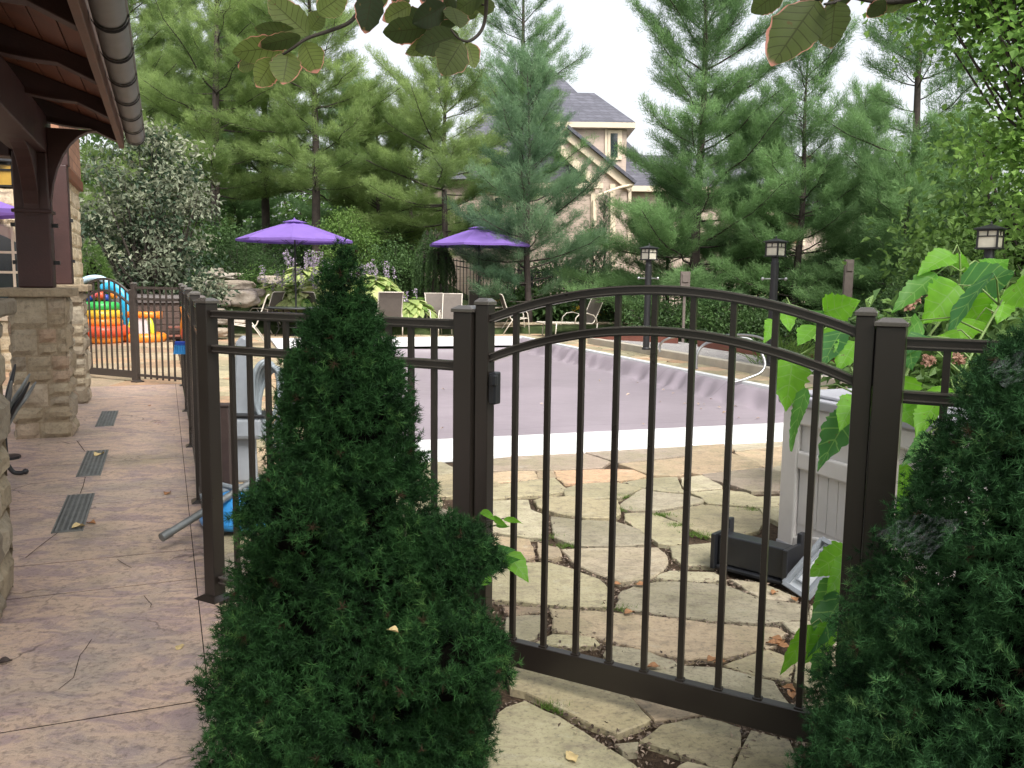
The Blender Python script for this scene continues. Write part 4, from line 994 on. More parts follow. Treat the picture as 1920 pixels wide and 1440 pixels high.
pavilion()
def rear_post():
    r = tag(E('timber_post', PF(3.54, -2.64, 1.34)), 'dark red brown timber post on the rear stone pillar', 'timber post')
    w = .25; s, t = 3.54, -2.64
    mb = MB(); mb.slab([PF(s - w / 2, t - w / 2, 1.344), PF(s + w / 2, t - w / 2, 1.344), PF(s + w / 2, t + w / 2, 1.344), PF(s - w / 2, t + w / 2, 1.344)], (0, 0, 1.3)); mb.build('shaft', 'timber', r, bevel=.01)
    mb = MB(); mb.slab([PF(s - .1, -6, 2.64), PF(s + .1, -6, 2.64), PF(s + .1, t + .14, 2.64), PF(s - .1, t + .14, 2.64)], (0, 0, .28)); mb.build('header_beam', 'timber', r, bevel=.01)
    for zz in (1.6, 2.05):
        mb = MB(); mb.box(PF(s, t + w / 2 + .015, zz), (.05, .03, .035), (PF(1, 0) - PF(0, 0), PF(0, 1) - PF(0, 0), UP)); mb.build('bolt_plate', 'black', r)
rear_post()

# ------------------------------------------------------------------ stone house behind the pavilion (left)
def left_house():
    S = (PF(1, 0) - PF(0, 0)); T = (PF(0, 1) - PF(0, 0)); s0 = 7.2; tr = -2.98; w = 5.0; h = 3.15
    r = tag(E('stone_house', PF(s0 + 2, tr - 2)), 'pale stone house wall with an arched cream window, behind the posts', 'house')
    mb = MB(); mb.slab([PF(s0, tr - w, -.05), PF(s0, tr, -.05), PF(s0 + .3, tr, -.05), PF(s0 + .3, tr - w, -.05)], (0, 0, h + 2.4)); mb.slab([PF(s0 + .3, tr - .3, -.05), PF(s0 + .3, tr, -.05), PF(s0 + 3.5, tr, -.05), PF(s0 + 3.5, tr - .3, -.05)], (0, 0, h)); mb.build('wall', 'wallstone', r)
    rd = random.Random(2); mb = MB(); block_face(mb, PF(s0, tr - w, 0), T, UP, -S, w, h, rd, (.16, .30), (.25, .6), .03); block_face(mb, PF(s0, tr, 0), S, UP, T, 3.4, h, rd, (.16, .30), (.25, .6), .03); mb.build('stonework', 'wallstone', r, tints=True)
    mb = MB(); mb.slab([PF(s0 - .06, tr - w, h), PF(s0 - .06, tr + .06, h), PF(s0 + 3.4, tr + .06, h), PF(s0 + 3.4, tr - w, h)], (0, 0, 1.9)); mb.build('gable', 'shingle', r)
    mb = MB(); mb.slab([PF(s0 - .10, tr - w, h - .18), PF(s0 - .10, tr + .09, h - .18), PF(s0 + 3.4, tr + .09, h - .18), PF(s0 + 3.4, tr - w, h - .18)], (0, 0, .17)); mb.build('band_board', 'soffit', r, bevel=.006)
    # arched window: cream surround, glazing bars, dark panes
    a = A(45, 480, 13.9); tc = -3.98; ww = 1.3; zb, zt = .9, 1.72
    win = MB(); N = 12
    def arch(wd, rise, zb, zt):
        p = [(tc - wd / 2, zb), (tc + wd / 2, zb)]
        for i in range(N + 1): q = i / N; p.append((tc + wd / 2 - wd * q, zt + rise * (1 - (2 * q - 1) ** 2)))
        return p
    win.slab([PF(s0 - .045, t, z) for t, z in arch(ww + .26, .42, zb - .13, zt + .05)], -S * .03); wo_ = win.build('window', 'cream', r)
    p = MB(); p.slab([PF(s0 - .078, t, z) for t, z in arch(ww, .34, zb, zt)], -S * .008); p.build('pane', 'glass', wo_)
    b = MB()
    for i in range(1, 5): b.box(PF(s0 - .10, tc - ww / 2 + ww * i / 5, (zb + zt + .3) / 2), (.02, .035, zt - zb + .52), (S, T, UP))
    for i in range(1, 4): b.box(PF(s0 - .101, tc, zb + (zt + .1 - zb) * i / 3.2), (.02, ww, .035), (S, T, UP))
    b.build('glazing_bars', 'cream', wo_)
    mb = MB(); c = PF(s0 - .14, tr - .12, 3.0); mb.bar(c + S * .1, c - S * .12, .09, .09); mb.tube([c - S * .1, c - S * .2], .03, 10); o = mb.build('security_camera', 'white', loc=c, bevel=.01)
    tag(o, 'small white security camera under the band of the stone house', 'camera')
left_house()
def amber_lantern():
    c = A(15, 330, 9.0); r = tag(E('hanging_lantern', c + UP * .15), 'square amber glass lantern with black bars under the pavilion', 'lantern')
    mb = MB(); mb.box(c, (.20, .20, .20)); mb.build('glass', 'amber', r)
    mb = MB()
    for x in (-1, 1):
        for y in (-1, 1): mb.box(c + Vector((x * .105, y * .105, 0)), (.016, .016, .24))
    for z in (-.11, .05, .11):
        mb.box(c + Vector((0, -.106, z)), (.23, .014, .018)); mb.box(c + Vector((0, .106, z)), (.23, .014, .018)); mb.box(c + Vector((.106, 0, z)), (.014, .20, .018)); mb.box(c + Vector((-.106, 0, z)), (.014, .20, .018))
    mb.build('frame', 'black', r)
    mb = MB(); mb.lathe([(.19, .12), (.20, .135), (.05, .20), (.012, .21), (.012, .75)], 4, c); mb.build('hood', 'black', r)
amber_lantern()
# ------------------------------------------------------------------ drain grates in the walkway
S_ = PF(1, 0) - PF(0, 0); T_ = PF(0, 1) - PF(0, 0)
def grate(label, s0, s1, tc, wd=.145):
    c = PF((s0 + s1) / 2, tc, .015); r = tag(E('drain_grate', c), label, 'drain grate', 'drain grates in the walkway'); L = s1 - s0
    mb = MB(); mb.slab([PF(s0, tc - wd / 2, .0155), PF(s1, tc - wd / 2, .0155), PF(s1, tc + wd / 2, .0155), PF(s0, tc + wd / 2, .0155)], (0, 0, .002)); mb.build('slot_shade', 'blackplastic', r)  # black plate on the slab, painted as the darkness below the slots
    mb = MB()
    for sx in (-1, 1): mb.box(PF((s0 + s1) / 2, tc + sx * (wd / 2 + .004), .019), (L + .02, .008, .007), (S_, T_, UP))
    for s in (s0, s1): mb.box(PF(s, tc, .0188), (.008, wd, .0066), (S_, T_, UP))
    mb.build('frame', 'galv', r)
    mb = MB()
    for i in range(5): mb.box(PF((s0 + s1) / 2, tc - wd / 2 + wd * (i + .5) / 5, .0195), (L - .01, .011, .006), (S_, T_, UP))
    m = int(L / .024)
    for i in range(m): mb.box(PF(s0 + L * (i + .5) / m, tc, .0185), (.008, wd - .006, .004), (S_, T_, UP))
    mb.build('grille', 'galv', r)
grate('nearest drain grate in the walkway with a curled dry leaf on it', -2.06, -1.18, -2.115)
grate('middle drain grate in the walkway, littered with leaves along its edge', -.60, .36, -2.115)
grate('farthest drain grate in the walkway beside the middle pillar', 1.63, 2.60, -2.14)
def dry_leaf(label, c, size, mat='leafdry', seed=0, flat=.35, group='dry leaves fallen on the paving'):
    rd = random.Random(seed); mb = MB(); uv = []; ti = []; a = rd.uniform(0, 6.28); d = Vector((math.cos(a), math.sin(a), 0)); c = Vector(c)
    blade(mb, uv, ti, c - d * size / 2 + UP * .002, c + d * size / 2 + UP * .006, UP, size * .62, .5, lambda t: math.sin(math.pi * min(1, t * .97 + .02)) ** .8, flat, .05, .07, 10, 3, seed, .12)
    for i, v in enumerate(mb.v): mb.v[i] = (v[0], v[1], max(v[2], c.z + .001))
    o = mb.build('fallen_leaf', mat, loc=c, smooth=True); tag(o, label, 'leaf', group)
dry_leaf('tan curled leaf lying on the nearest drain grate', G(147, 989, .024), .075, 'leafpale', 1, .8)
dry_leaf('reddish dry leaf on the walkway just right of the nearest grate', G(171, 982, .016), .06, 'leafdry', 2, .7)
dry_leaf('brown leaf on the walkway between the nearest grate and the fence', G(314, 926, .016), .07, 'leafdry', 3, .6)
dry_leaf('pale yellow leaf on the walkway beside the tall spruce', G(337, 1214, .016), .05, 'leafpale', 4, .15)
dry_leaf('dark brown leaf at the left edge of the near walkway', G(6, 1244, .016), .06, 'brownpost', 5, .6)
dry_leaf('pale leaf lying on the flagstone at the bottom of the picture', G(1072, 1420, .004), .062, 'leafpale', 6, .15)
dry_leaf('small brown leaf on the far walkway near the rear pillar', G(280, 761, .016), .06, 'leafdry', 7)
dry_leaf('brown leaf stuck in the middle grate', G(186, 853, .024), .11, 'leafpale', 8, .6)
dry_leaf('orange dry leaf in the joint behind the gate bars', G(1200, 1098, .006), .06, 'leafdry', 9, .5)
dry_leaf('salmon dry leaf beside the joint behind the gate', G(1157, 1097, .006), .05, 'leafdry', 10, .5)
dry_leaf('dead leaf caught in the front of the tall spruce', A(736, 1186, 1.93), .03, 'leafpale', 11, .9, None)
for k, (u, v) in enumerate(((1455, 1200), (1463, 1206), (1449, 1208), (1470, 1215), (1485, 1305), (1478, 1293), (1490, 1125), (1452, 1113), (1335, 1238), (1350, 1243), (1225, 1252), (1372, 1060), (1180, 1150))):
    dry_leaf('reddish brown leaf litter in the flagstone joints behind the gate', G(u, v, .006), .055, 'leafdry', 20 + k, .6)

# ------------------------------------------------------------------ umbrellas, chairs, tables
def umbrella():
    r = tag(E('patio_umbrella'), 'purple parasol over the dark round table at the far left of the pool', 'umbrella', 'purple patio umbrellas')
    hp, R = 2.86, 1.42
    mb = MB(); mb.tube([(0, 0, .02), (0, 0, hp - .02)], .022, 12); p = mb.build('pole', 'black', r, smooth=True, auto=True)
    mb = MB(); mb.tube([(0, 0, 1.14), (0, 0, 1.22)], .034, 10); mb.bar((0, 0, 1.18), (.09, 0, 1.18), .02, .02); mb.build('crank', 'black', p)
    mb = MB(); mb.lathe([(.001, .07), (.03, .07), (.24, .03), (.26, .0)], 18); mb.build('base', 'black', r)
    N = 8; mb = MB(); vs = []; rings = 10; sub = 6
    for i in range(rings + 1):
        q = i / rings
        for k in range(N * sub):
            a = 2 * math.pi * k / (N * sub); f = (k % sub) / sub; sag = math.sin(math.pi * f)
            rr = R * q * (1 - .075 * sag * (1 if q > 0 else 0)); z = hp - .46 * q ** 1.15 - .035 * sag * q + .025 * sag * max(0, q - .85) / .15
            vs.append((rr * math.cos(a), rr * math.sin(a), z))
    m = N * sub
    mb.add(vs, [(i * m + k, i * m + (k + 1) % m, (i + 1) * m + (k + 1) % m, (i + 1) * m + k) for i in range(rings) for k in range(m)])
    # short hem turned down round the rim
    hem = [(x * .995, y * .995, z - .055) for (x, y, z) in vs[-m:]]; b = rings * m
    mb.add(hem, []); mb.f += [(b + k, b + (k + 1) % m, b + m + (k + 1) % m, b + m + k) for k in range(m)]
    c = mb.build('canopy', 'purple', r)
    mb = MB(); vs = []
    for i in range(3):
        q = i / 2
        for k in range(32): a = 2 * math.pi * k / 32; vs.append((.30 * q * math.cos(a), .30 * q * math.sin(a), hp + .045 - .075 * q))
    mb.add(vs, [(i * 32 + k, i * 32 + (k + 1) % 32, (i + 1) * 32 + (k + 1) % 32, (i + 1) * 32 + k) for i in range(2) for k in range(32)]); mb.lathe([(.02, hp + .03), (.024, hp + .06), (.001, hp + .085)], 8); mb.build('vent', 'purple', c)
    for k in range(N):
        a = 2 * math.pi * k / N; d = Vector((math.cos(a), math.sin(a), 0)); mb = MB()
        mb.tube([Vector((0, 0, hp - .04)) + d * .03, d * R * .5 + UP * (hp - .04 - .46 * .45), d * R * .985 + UP * (hp - .485)], .008, 5)
        mb.tube([d * .04 + UP * (hp - .62), d * R * .5 + UP * (hp - .05 - .46 * .45)], .007, 5); mb.build('rib', 'black', r)
    return r
um = umbrella(); p = A(556, 629, 21.6); um.location = (p.x, p.y, -.02); um.rotation_euler = (0, 0, .2)
p = A(897, 628, 23.6); dup(um, (p.x, p.y, .0), .55, 'purple parasol over the pale table near the house gable')
p = A(-165, 500, 11.4); dup(um, (p.x, p.y, -.10), .1, 'purple parasol cut off by the left edge behind the timber post')

def chair():
    r = tag(E('sling_chair'), 'x', 'patio chair', 'sling chairs round the pool tables')
    prof = [(-.27, .435), (-.22, .445), (-.1, .425), (.08, .395), (.18, .40), (.22, .45), (.27, .58), (.36, .82), (.42, 1.0), (.45, 1.06), (.49, 1.08)]
    w = .50; mb = MB(); vs = []
    for (y, z) in prof:
        for i in range(5): x = -w / 2 + w * i / 4; vs.append((x, y, z - .012 * (1 - (2 * i / 4 - 1) ** 2)))
    mb.add(vs, [(j * 5 + i, j * 5 + i + 1, (j + 1) * 5 + i + 1, (j + 1) * 5 + i) for j in range(len(prof) - 1) for i in range(4)])
    o = mb.build('sling', 'sling', r); md = o.modifiers.new('thick', 'SOLIDIFY'); md.thickness = .006
    mb = MB()
    for x in (-w / 2, w / 2): mb.tube([(x, y, z) for y, z in prof], .013, 7)
    mb.tube([(-w / 2, .485, 1.078), (w / 2, .485, 1.078)], .012, 7); mb.tube([(-w / 2, -.27, .435), (w / 2, -.27, .435)], .012, 7); mb.tube([(-w / 2, .10, .37), (w / 2, .10, .37)], .010, 6)
    mb.build('frame', 'chairframe', r, smooth=True)
    for x in (-w / 2 - .03, w / 2 + .03):
        mb = MB(); mb.tube([(x, -.30, .012), (x, -.27, .40), (x, -.24, .58), (x, -.16, .65), (x, .05, .655), (x, .30, .64)], .014, 7); mb.build('armrest', 'chairframe', r, smooth=True)
        mb = MB(); mb.tube([(x, .42, .012), (x, .22, .32), (x, -.02, .62)], .014, 7); mb.build('leg', 'chairframe', r, smooth=True)
    return r
def lounger():
    r = tag(E('chaise_lounge'), 'x', 'chaise lounge', 'chaise lounges by the pool')
    prof = [(-1.25, .36), (-1.2, .375), (-.5, .36), (.1, .34), (.16, .38), (.30, .65), (.46, .98), (.54, 1.10), (.58, 1.12)]; w = .60; mb = MB(); vs = []
    for (y, z) in prof:
        for i in range(5): x = -w / 2 + w * i / 4; vs.append((x, y, z - .015 * (1 - (2 * i / 4 - 1) ** 2)))
    mb.add(vs, [(j * 5 + i, j * 5 + i + 1, (j + 1) * 5 + i + 1, (j + 1) * 5 + i) for j in range(len(prof) - 1) for i in range(4)])
    o = mb.build('sling', 'sling', r); md = o.modifiers.new('thick', 'SOLIDIFY'); md.thickness = .006
    mb = MB()
    for x in (-w / 2, w / 2): mb.tube([(x, y, z) for y, z in prof], .015, 7)
    mb.tube([(-w / 2, .575, 1.118), (w / 2, .575, 1.118)], .014, 7); mb.tube([(-w / 2, -1.25, .36), (w / 2, -1.25, .36)], .014, 7); mb.build('frame', 'chairframe', r, smooth=True)
    for x in (-w / 2 - .03, w / 2 + .03):
        mb = MB(); mb.tube([(x, -.45, .36), (x, -.42, .50), (x, -.30, .60), (x, -.10, .62), (x, .12, .56), (x, .22, .45), (x, .24, .36)], .015, 7); mb.build('armrest', 'chairframe', r, smooth=True)
        for y in (-1.0, .25):
            mb = MB(); mb.tube([(x, y, .36), (x, y - .04, .012)], .015, 7); mb.build('leg', 'chairframe', r, smooth=True)
    return r
def table(name, label, R, top, frame, zt=.72):
    r = tag(E(name), label, 'patio table'); mb = MB(); mb.lathe([(.001, zt), (R - .01, zt), (R, zt - .008), (R, zt - .02), (R - .01, zt - .028), (.001, zt - .028)], 40); mb.build('table_top', top, r, bevel=0)
    mb = MB(); mb.torus((0, 0, zt - .014), R, .018, 40, 8); mb.build('rim', frame, r, smooth=True)
    for k in range(4):
        a = math.pi / 4 + k * math.pi / 2; d = Vector((math.cos(a), math.sin(a), 0)); mb = MB()
        mb.tube([d * (R * .82) + UP * (zt - .03), d * (R * .70) + UP * .45, d * (R * .62) + UP * .2, d * (R * .78) + UP * .01], .014, 7); mb.build('leg', frame, r, smooth=True)
    mb = MB(); mb.torus((0, 0, .24), R * .62, .009, 32, 6); mb.build('stretcher', frame, r, smooth=True)
    return r
t1 = table('dining_table', 'dark round metal table under the left purple parasol', .78, 'greentable', 'black'); p = A(556, 629, 21.6); t1.location = (p.x, p.y, -.01)
t2 = table('dining_table', 'pale framed round table under the right purple parasol', .66, 'sling', 'chairframe'); p = A(897, 628, 23.6); t2.location = (p.x, p.y, .0)
ch = chair(); first = True
for (u, Y, rz, lab, z) in ((822, 22.6, math.radians(200), 'taupe sling chair with its back seen at the left of the pale table', .0), (845, 22.1, math.radians(178), 'taupe sling chair with its back to the pool, left front of the pale table', .0),
                        (894, 25.0, math.radians(5), 'taupe sling chair behind the pole of the right parasol', .06), (968, 23.2, math.radians(-78), 'taupe sling chair seen side on, right of the pale table', .0),
                        (497, 22.4, math.radians(70), 'taupe sling chair at the left of the dark round table', .0), (462, 18.4, math.radians(105), 'white armed sling chair in front of the boulders by the pool', .0),
                        (605, 22.9, math.radians(-40), 'sling chair behind the tip of the tall spruce at the dark table', .0)):
    q = A(u, 630, Y)
    if first: ch.location = (q.x, q.y, z); ch.rotation_euler = (0, 0, rz + math.pi); ch['label'] = lab; first = False
    else: dup(ch, (q.x, q.y, z), rz + math.pi, lab)
lo = lounger(); q = A(1092, 628, 22.8); lo.location = (q.x, q.y, 0); lo.rotation_euler = (0, 0, math.radians(-62)); lo['label'] = 'taupe chaise lounge with raised back, right of the pool end behind the gate arch'
q = A(728, 628, 21.8); dup(lo, (q.x, q.y, 0), math.radians(196), 'tall taupe lounger back beside the yellow green hostas')

# ------------------------------------------------------------------ lamp posts along the court
def lamp_post():
    r = tag(E('lamp_post'), 'x', 'lamp post', 'black lamp posts along the court')
    mb = MB(); mb.tube([(0, 0, 0), (0, 0, 1.66)], .064, 16); mb.lathe([(.001, 0), (.085, 0), (.085, .03), (.056, .06)], 16); mb.lathe([(.068, 1.64), (.055, 1.67), (.055, 1.75), (.001, 1.75)], 16); p = mb.build('post', 'black', r, smooth=True, auto=True)
    mb = MB(); mb.tube([(-.14, .10, 1.40), (.14, -.10, 1.40)], .009, 8); mb.lathe([(.001, -.03), (.022, -.02), (.03, 0), (.022, .02), (.001, .03)], 10, (-.15, .11, 1.40)); mb.lathe([(.001, -.03), (.022, -.02), (.03, 0), (.022, .02), (.001, .03)], 10, (.15, -.11, 1.40)); mb.build('crossbar', 'steel', r, smooth=True)
    l = MB(); l.box((0, 0, 1.86), (.20, .20, .19)); o = l.build('glass', 'lampglass', r)
    mb = MB()
    mb.box((0, 0, 1.758), (.25, .25, .020)); mb.box((0, 0, 1.962), (.235, .235, .016))
    for x in (-1, 1):
        for y in (-1, 1): mb.box((x * .104, y * .104, 1.86), (.020, .020, .20))
    for a in range(4):
        d = Vector((math.cos(a * math.pi / 2), math.sin(a * math.pi / 2), 0)); e = Vector((-d.y, d.x, 0))
        mb.box(d * .1035 + UP * 1.895, (.012, .19, .012), (d, e, UP)); mb.box(d * .104 + UP * 1.925, (.011, .011, .06), (d, e, UP))
    mb.build('frame', 'black', r)
    mb = MB(); z = 1.971; k = .142; mb.add([(-k, -k, z), (k, -k, z), (k, k, z), (-k, k, z), (-k, -k, z + .014), (k, -k, z + .014), (k, k, z + .014), (-k, k, z + .014), (0, 0, z + .065)], [(3, 2, 1, 0), (0, 1, 5, 4), (1, 2, 6, 5), (2, 3, 7, 6), (3, 0, 4, 7), (4, 5, 8), (5, 6, 8), (6, 7, 8), (7, 4, 8)])
    mb.lathe([(.02, z + .05), (.010, z + .075), (.014, z + .085), (.001, z + .105)], 8); mb.build('roof', 'black', r)
    return r
lp = lamp_post()
for k, (u, Y, lab) in enumerate(((1213, 16.9, 'farthest black lamp post, beyond the crest of the gate arch'), (1448, 13.7, 'middle black lamp post, behind the right part of the gate arch'), (1845, 10.0, 'nearest black lamp post, rising above the big bright leaves'))):
    q = A(u, 600, Y); z = .12
    if k == 0: lp.location = (q.x, q.y, z); lp.rotation_euler = (0, 0, .62); lp['label'] = lab
    else: dup(lp, (q.x, q.y, z), .62 + .08 * k, lab)

# ------------------------------------------------------------------ pool handrails
def spline(pts, n=8):
    out = []
    for i in range(len(pts) - 1):
        p0, p1, p2, p3 = pts[max(i - 1, 0)], pts[i], pts[i + 1], pts[min(i + 2, len(pts) - 1)]
        for k in range(n):
            t = k / n; out.append(.5 * ((2 * p1) + (p2 - p0) * t + (2 * p0 - 5 * p1 + 4 * p2 - p3) * t * t + (3 * p1 - p0 - 3 * p2 + p3) * t ** 3))
    out.append(pts[-1]); return out
ra = [A(1306, 692, 13.0), A(1307, 665, 13.0), A(1320, 646, 13.0), A(1345, 639, 12.9), A(1398, 634, 12.8), A(1420, 650, 12.7), A(1434, 678, 12.6), A(1428, 697, 12.55), A(1405, 708, 12.5), A(1376, 717, 12.5)]
o = MB(); o.tube(spline(ra), .021, 10); tag(o.build('pool_handrail', 'steel', loc=ra[0], smooth=True), 'nearer bent stainless handrail beside the pool, looping toward the water', 'handrail', 'stainless pool handrails')
rb = [A(1237, 660, 15.6), A(1238, 646, 15.6), A(1250, 636, 15.5), A(1275, 631, 15.4), A(1345, 629, 14.9), A(1395, 628, 14.5), A(1428, 634, 14.2), A(1446, 650, 14.0), A(1445, 680, 13.8), A(1435, 690, 13.7)]
o = MB(); o.tube(spline(rb), .021, 10); tag(o.build('pool_handrail', 'steel', loc=rb[0], smooth=True), 'farther bent stainless handrail rising from the concrete kerb', 'handrail', 'stainless pool handrails')

# ------------------------------------------------------------------ deck box and things on the flagstones
def deck_box():
    p = G(1482, 757, .80); q = G(1577, 777, .80); X = Vector((q.x - p.x, q.y - p.y, 0)).normalized(); N = Vector((X.y, -X.x, 0))
    b = Vector((p.x, p.y, 0)); W_, D_, Hh = 1.08, .66, .80; b = b - X * .035
    r = tag(E('deck_box', b + X * W_ / 2 - N * D_ / 2), 'taupe plastic deck storage box with a grey lid behind the gate hinge', 'storage box')
    mb = MB(); mb.slab([b - N * .012, b + X * W_ - N * .012, b + X * W_ - N * D_, b - N * D_], (0, 0, Hh - .004)); mb.build('body', 'box', r, bevel=.015)
    mb = MB()
    def f(x0, x1, z0, z1, d): mb.box(b + X * (x0 + x1) / 2 + UP * (z0 + z1) / 2 - N * (.012 - d / 2), (x1 - x0, d, z1 - z0), (X, N, UP))
    f(.0, .13, 0, Hh, .030); f(W_ - .13, W_, 0, Hh, .030); f(.1305, W_ - .1305, .70, Hh, .029); f(.1305, W_ - .1305, .46, .56, .029)
    mb.build('front_frame', 'box', r, bevel=.012)
    mb = MB(); n = 16; poly = [b + X * .1305 + UP * 0, b + X * (W_ - .1305) + UP * 0]
    for i in range(n + 1): t = 1 - i / n; poly.append(b + X * (.1305 + (W_ - .261) * t) + UP * (.085 + .07 * math.sin(math.pi * t)))
    mb.slab([v - N * .012 for v in poly], N * .028); mb.build('front_frame', 'box', r, bevel=.010)
    mb = MB(); m = 11
    for i in range(m): x0 = .1305 + (W_ - .261) * i / m; mb.box(b + X * (x0 + (W_ - .261) / m / 2) + UP * .31 - N * .010, ((W_ - .261) / m - .005, .008, .30), (X, N, UP))
    mb.build('plank_panel', 'box', r, bevel=.002)
    mb = MB(); e = .03; lid = [b - X * e + N * .035, b + X * (W_ + e) + N * .035, b + X * (W_ + e) - N * (D_ + e), b - X * e - N * (D_ + e)]
    mb.slab([v + UP * Hh for v in lid], (0, 0, .055)); c = sum(lid, Vector()) / 4
    top = [c + (v - c) * .86 + UP * (Hh + .055) for v in lid]; mb.slab(top, (0, 0, .02)); mb.build('lid', 'boxlid', r, bevel=.018)
    mb = MB(); mb.slab([b - X * .004 + N * .020, b + X * W_ + N * .020, b + X * W_ - N * D_, b - X * .004 - N * D_], (0, 0, .035)); mb.build('base_strip', 'boxlid', r, bevel=.004)
    return b, X, N
BXB, BXX, BXN = deck_box()
def plastic_stand():
    p = G(1345, 1066); q = G(1468, 1098); X = Vector((q.x - p.x, q.y - p.y, 0)).normalized(); N = Vector((-X.y, X.x, 0)); L = (q - p).length
    r = tag(E('plastic_stand', (p + q) / 2), 'black plastic channel stand with upright end plates lying on the flagstones', 'plastic stand')
    mb = MB(); mb.slab([p + UP * .03 + N * .0, q + UP * .03 + N * .0, q + UP * .03 + N * .10, p + UP * .03 + N * .10], (0, 0, .15)); mb.slab([p + UP * .004 - N * .02, q + UP * .004 - N * .02, q + UP * .004 + N * .12, p + UP * .004 + N * .12], (0, 0, .022)); mb.build('channel', 'blackplastic', r, bevel=.006)
    for (c, h) in ((p, .235), (q, .235)):
        s = -1 if c is p else 1
        mb = MB(); a = c + X * s * .016; poly = [a - N * .03 + UP * .004, a + N * .17 + UP * .004, a + N * .17 + UP * h, a + N * .12 + UP * h, a + N * .12 + UP * (h - .05), a - N * .03 + UP * (h - .05)]
        mb.slab([v - X * .012 for v in poly], X * .024); mb.build('end_plate', 'blackplastic', r, bevel=.004)
plastic_stand()
def tray():
    a, b_, c, d = G(1476, 1098, .012), G(1530, 1122, .012), A(1592, 1040, 3.82), A(1548, 1016, 3.98)
    b_ = a + (c - d); n = (b_ - a).cross(d - a).normalized(); n = n if n.z > 0 else -n; X = (b_ - a).normalized(); Y = (d - a).normalized(); w, h = (b_ - a).length, (d - a).length
    r = tag(E('plastic_tray', a), 'pale grey rectangular plastic tray leaning against the deck box', 'tray')
    mb = MB(); mb.slab([a, b_, b_ + Y * h, a + Y * h], n * .008); mb.build('panel', 'lid_tray', r)
    mb = MB()
    for (p, q) in ((a, b_), (b_, b_ + Y * h), (b_ + Y * h, a + Y * h), (a + Y * h, a)): mb.bar(p + n * .02, q + n * .02, .022, .030, n)
    k = .18
    for (p, q) in ((a + X * w * k + Y * h * k, b_ - X * w * k + Y * h * k), (b_ - X * w * k + Y * h * k, b_ - X * w * k + Y * h * (1 - k)), (b_ - X * w * k + Y * h * (1 - k), a + X * w * k + Y * h * (1 - k)), (a + X * w * k + Y * h * (1 - k), a + X * w * k + Y * h * k)): mb.bar(p + n * .014, q + n * .014, .010, .014, n)
    mb.build('rim', 'greyplastic', r, bevel=.003)
tray()
def green_tub():
    q = G(1705, 960); r = tag(E('garden_tub', q), 'dark green plastic tub with a black rim behind the fence post', 'tub')
    mb = MB(); mb.lathe([(.001, 0), (.13, 0), (.17, .50), (.001, .50)], 24, q); mb.build('body', 'greenbin', r, smooth=True, auto=True)
    mb = MB(); mb.torus(q + UP * .505, .172, .014, 28, 8); mb.build('rim', 'blackplastic', r, smooth=True)
green_tub()
# pool gear behind the corner post
def pool_gear():
    q = G(455, 985); r = tag(E('pool_vacuum', q), 'blue pool vacuum head with pale pipes behind the fence', 'pool vacuum')
    mb = MB(); mb.lathe([(.001, .02), (.20, .02), (.225, .06), (.215, .14), (.16, .20), (.10, .225), (.001, .23)], 28, q); mb.build('housing', 'blueplastic', r, smooth=True, auto=True)
    mb = MB(); mb.torus(q + UP * .055, .21, .03, 28, 8); mb.build('skirt', 'blueplastic', r, smooth=True)
    mb = MB(); mb.tube([q + Vector((-.16, -.05, .27)), q + Vector((.1, -.1, .22)), q + Vector((.3, -.14, .14))], .016, 8); mb.tube([q + Vector((-.2, -.12, .20)), q + Vector((.06, -.02, .25)), q + Vector((.22, .12, .33))], .018, 8); mb.build('pipe', 'hose', r, smooth=True)
    a, b_ = A(303, 1008, 4.35), A(392, 953, 4.62); d = (b_ - a); e = a + d * 2.0
    o = MB(); o.tube([a, a + d * .18], .024, 12); o.tube([a + d * .02, e], .0205, 12); o.tube([a - d * .004, a + d * .01], .019, 12)
    tag(o.build('pool_pole', 'galv', loc=a, smooth=True, auto=True), 'grey green metal pole poking through the fence over the walkway', 'pole')
    q = G(424, 957); w = .085; o = MB(); o.box(q + UP * .33, (w, w, .66)); o.box(q + UP * .667, (w + .012, w + .012, .014))
    tag(o.build('wooden_post', 'brownpost', loc=q, bevel=.004), 'short dark brown post just behind the corner of the fence', 'post')
    q = G(455, 905); r = tag(E('hose_reel', q), 'pale grey pool hose stand with coiled hose behind the fence', 'hose stand')
    mb = MB(); mb.slab([q + Vector((-.07, 0, .0)), q + Vector((.10, 0, .0)), q + Vector((.085, 0, .65)), q + Vector((.07, 0, 1.02)), q + Vector((.02, 0, 1.05)), q + Vector((-.03, 0, 1.0)), q + Vector((-.05, 0, .6))], (.0, .06, 0)); mb.build('upright', 'greyplastic', r, bevel=.02)
    mb = MB(); mb.box(q + Vector((.04, .03, .40)), (.26, .2, .16)); mb.build('bracket', 'greyplastic', r, bevel=.03)
    mb = MB(); mb.box(q + Vector((.04, .03, .49)), (.30, .22, .02)); mb.build('bracket_lid', 'black', r, bevel=.008)
    c = q + Vector((.20, -.02, .66)); rd = random.Random(4)
    for k in range(6):
        pts = []; R = .16 + .012 * k
        for i in range(30): a = 2 * math.pi * i / 29; pts.append(c + Vector((R * .55 * math.cos(a) + .01 * k, .02 * k - .05 + .03 * math.sin(a * 2 + k), R * 1.35 * math.sin(a) - .03 * k)))
        mb = MB(); mb.tube(pts, .016, 8, False); mb.build('hose_coil', 'hose', r, smooth=True)
pool_gear()
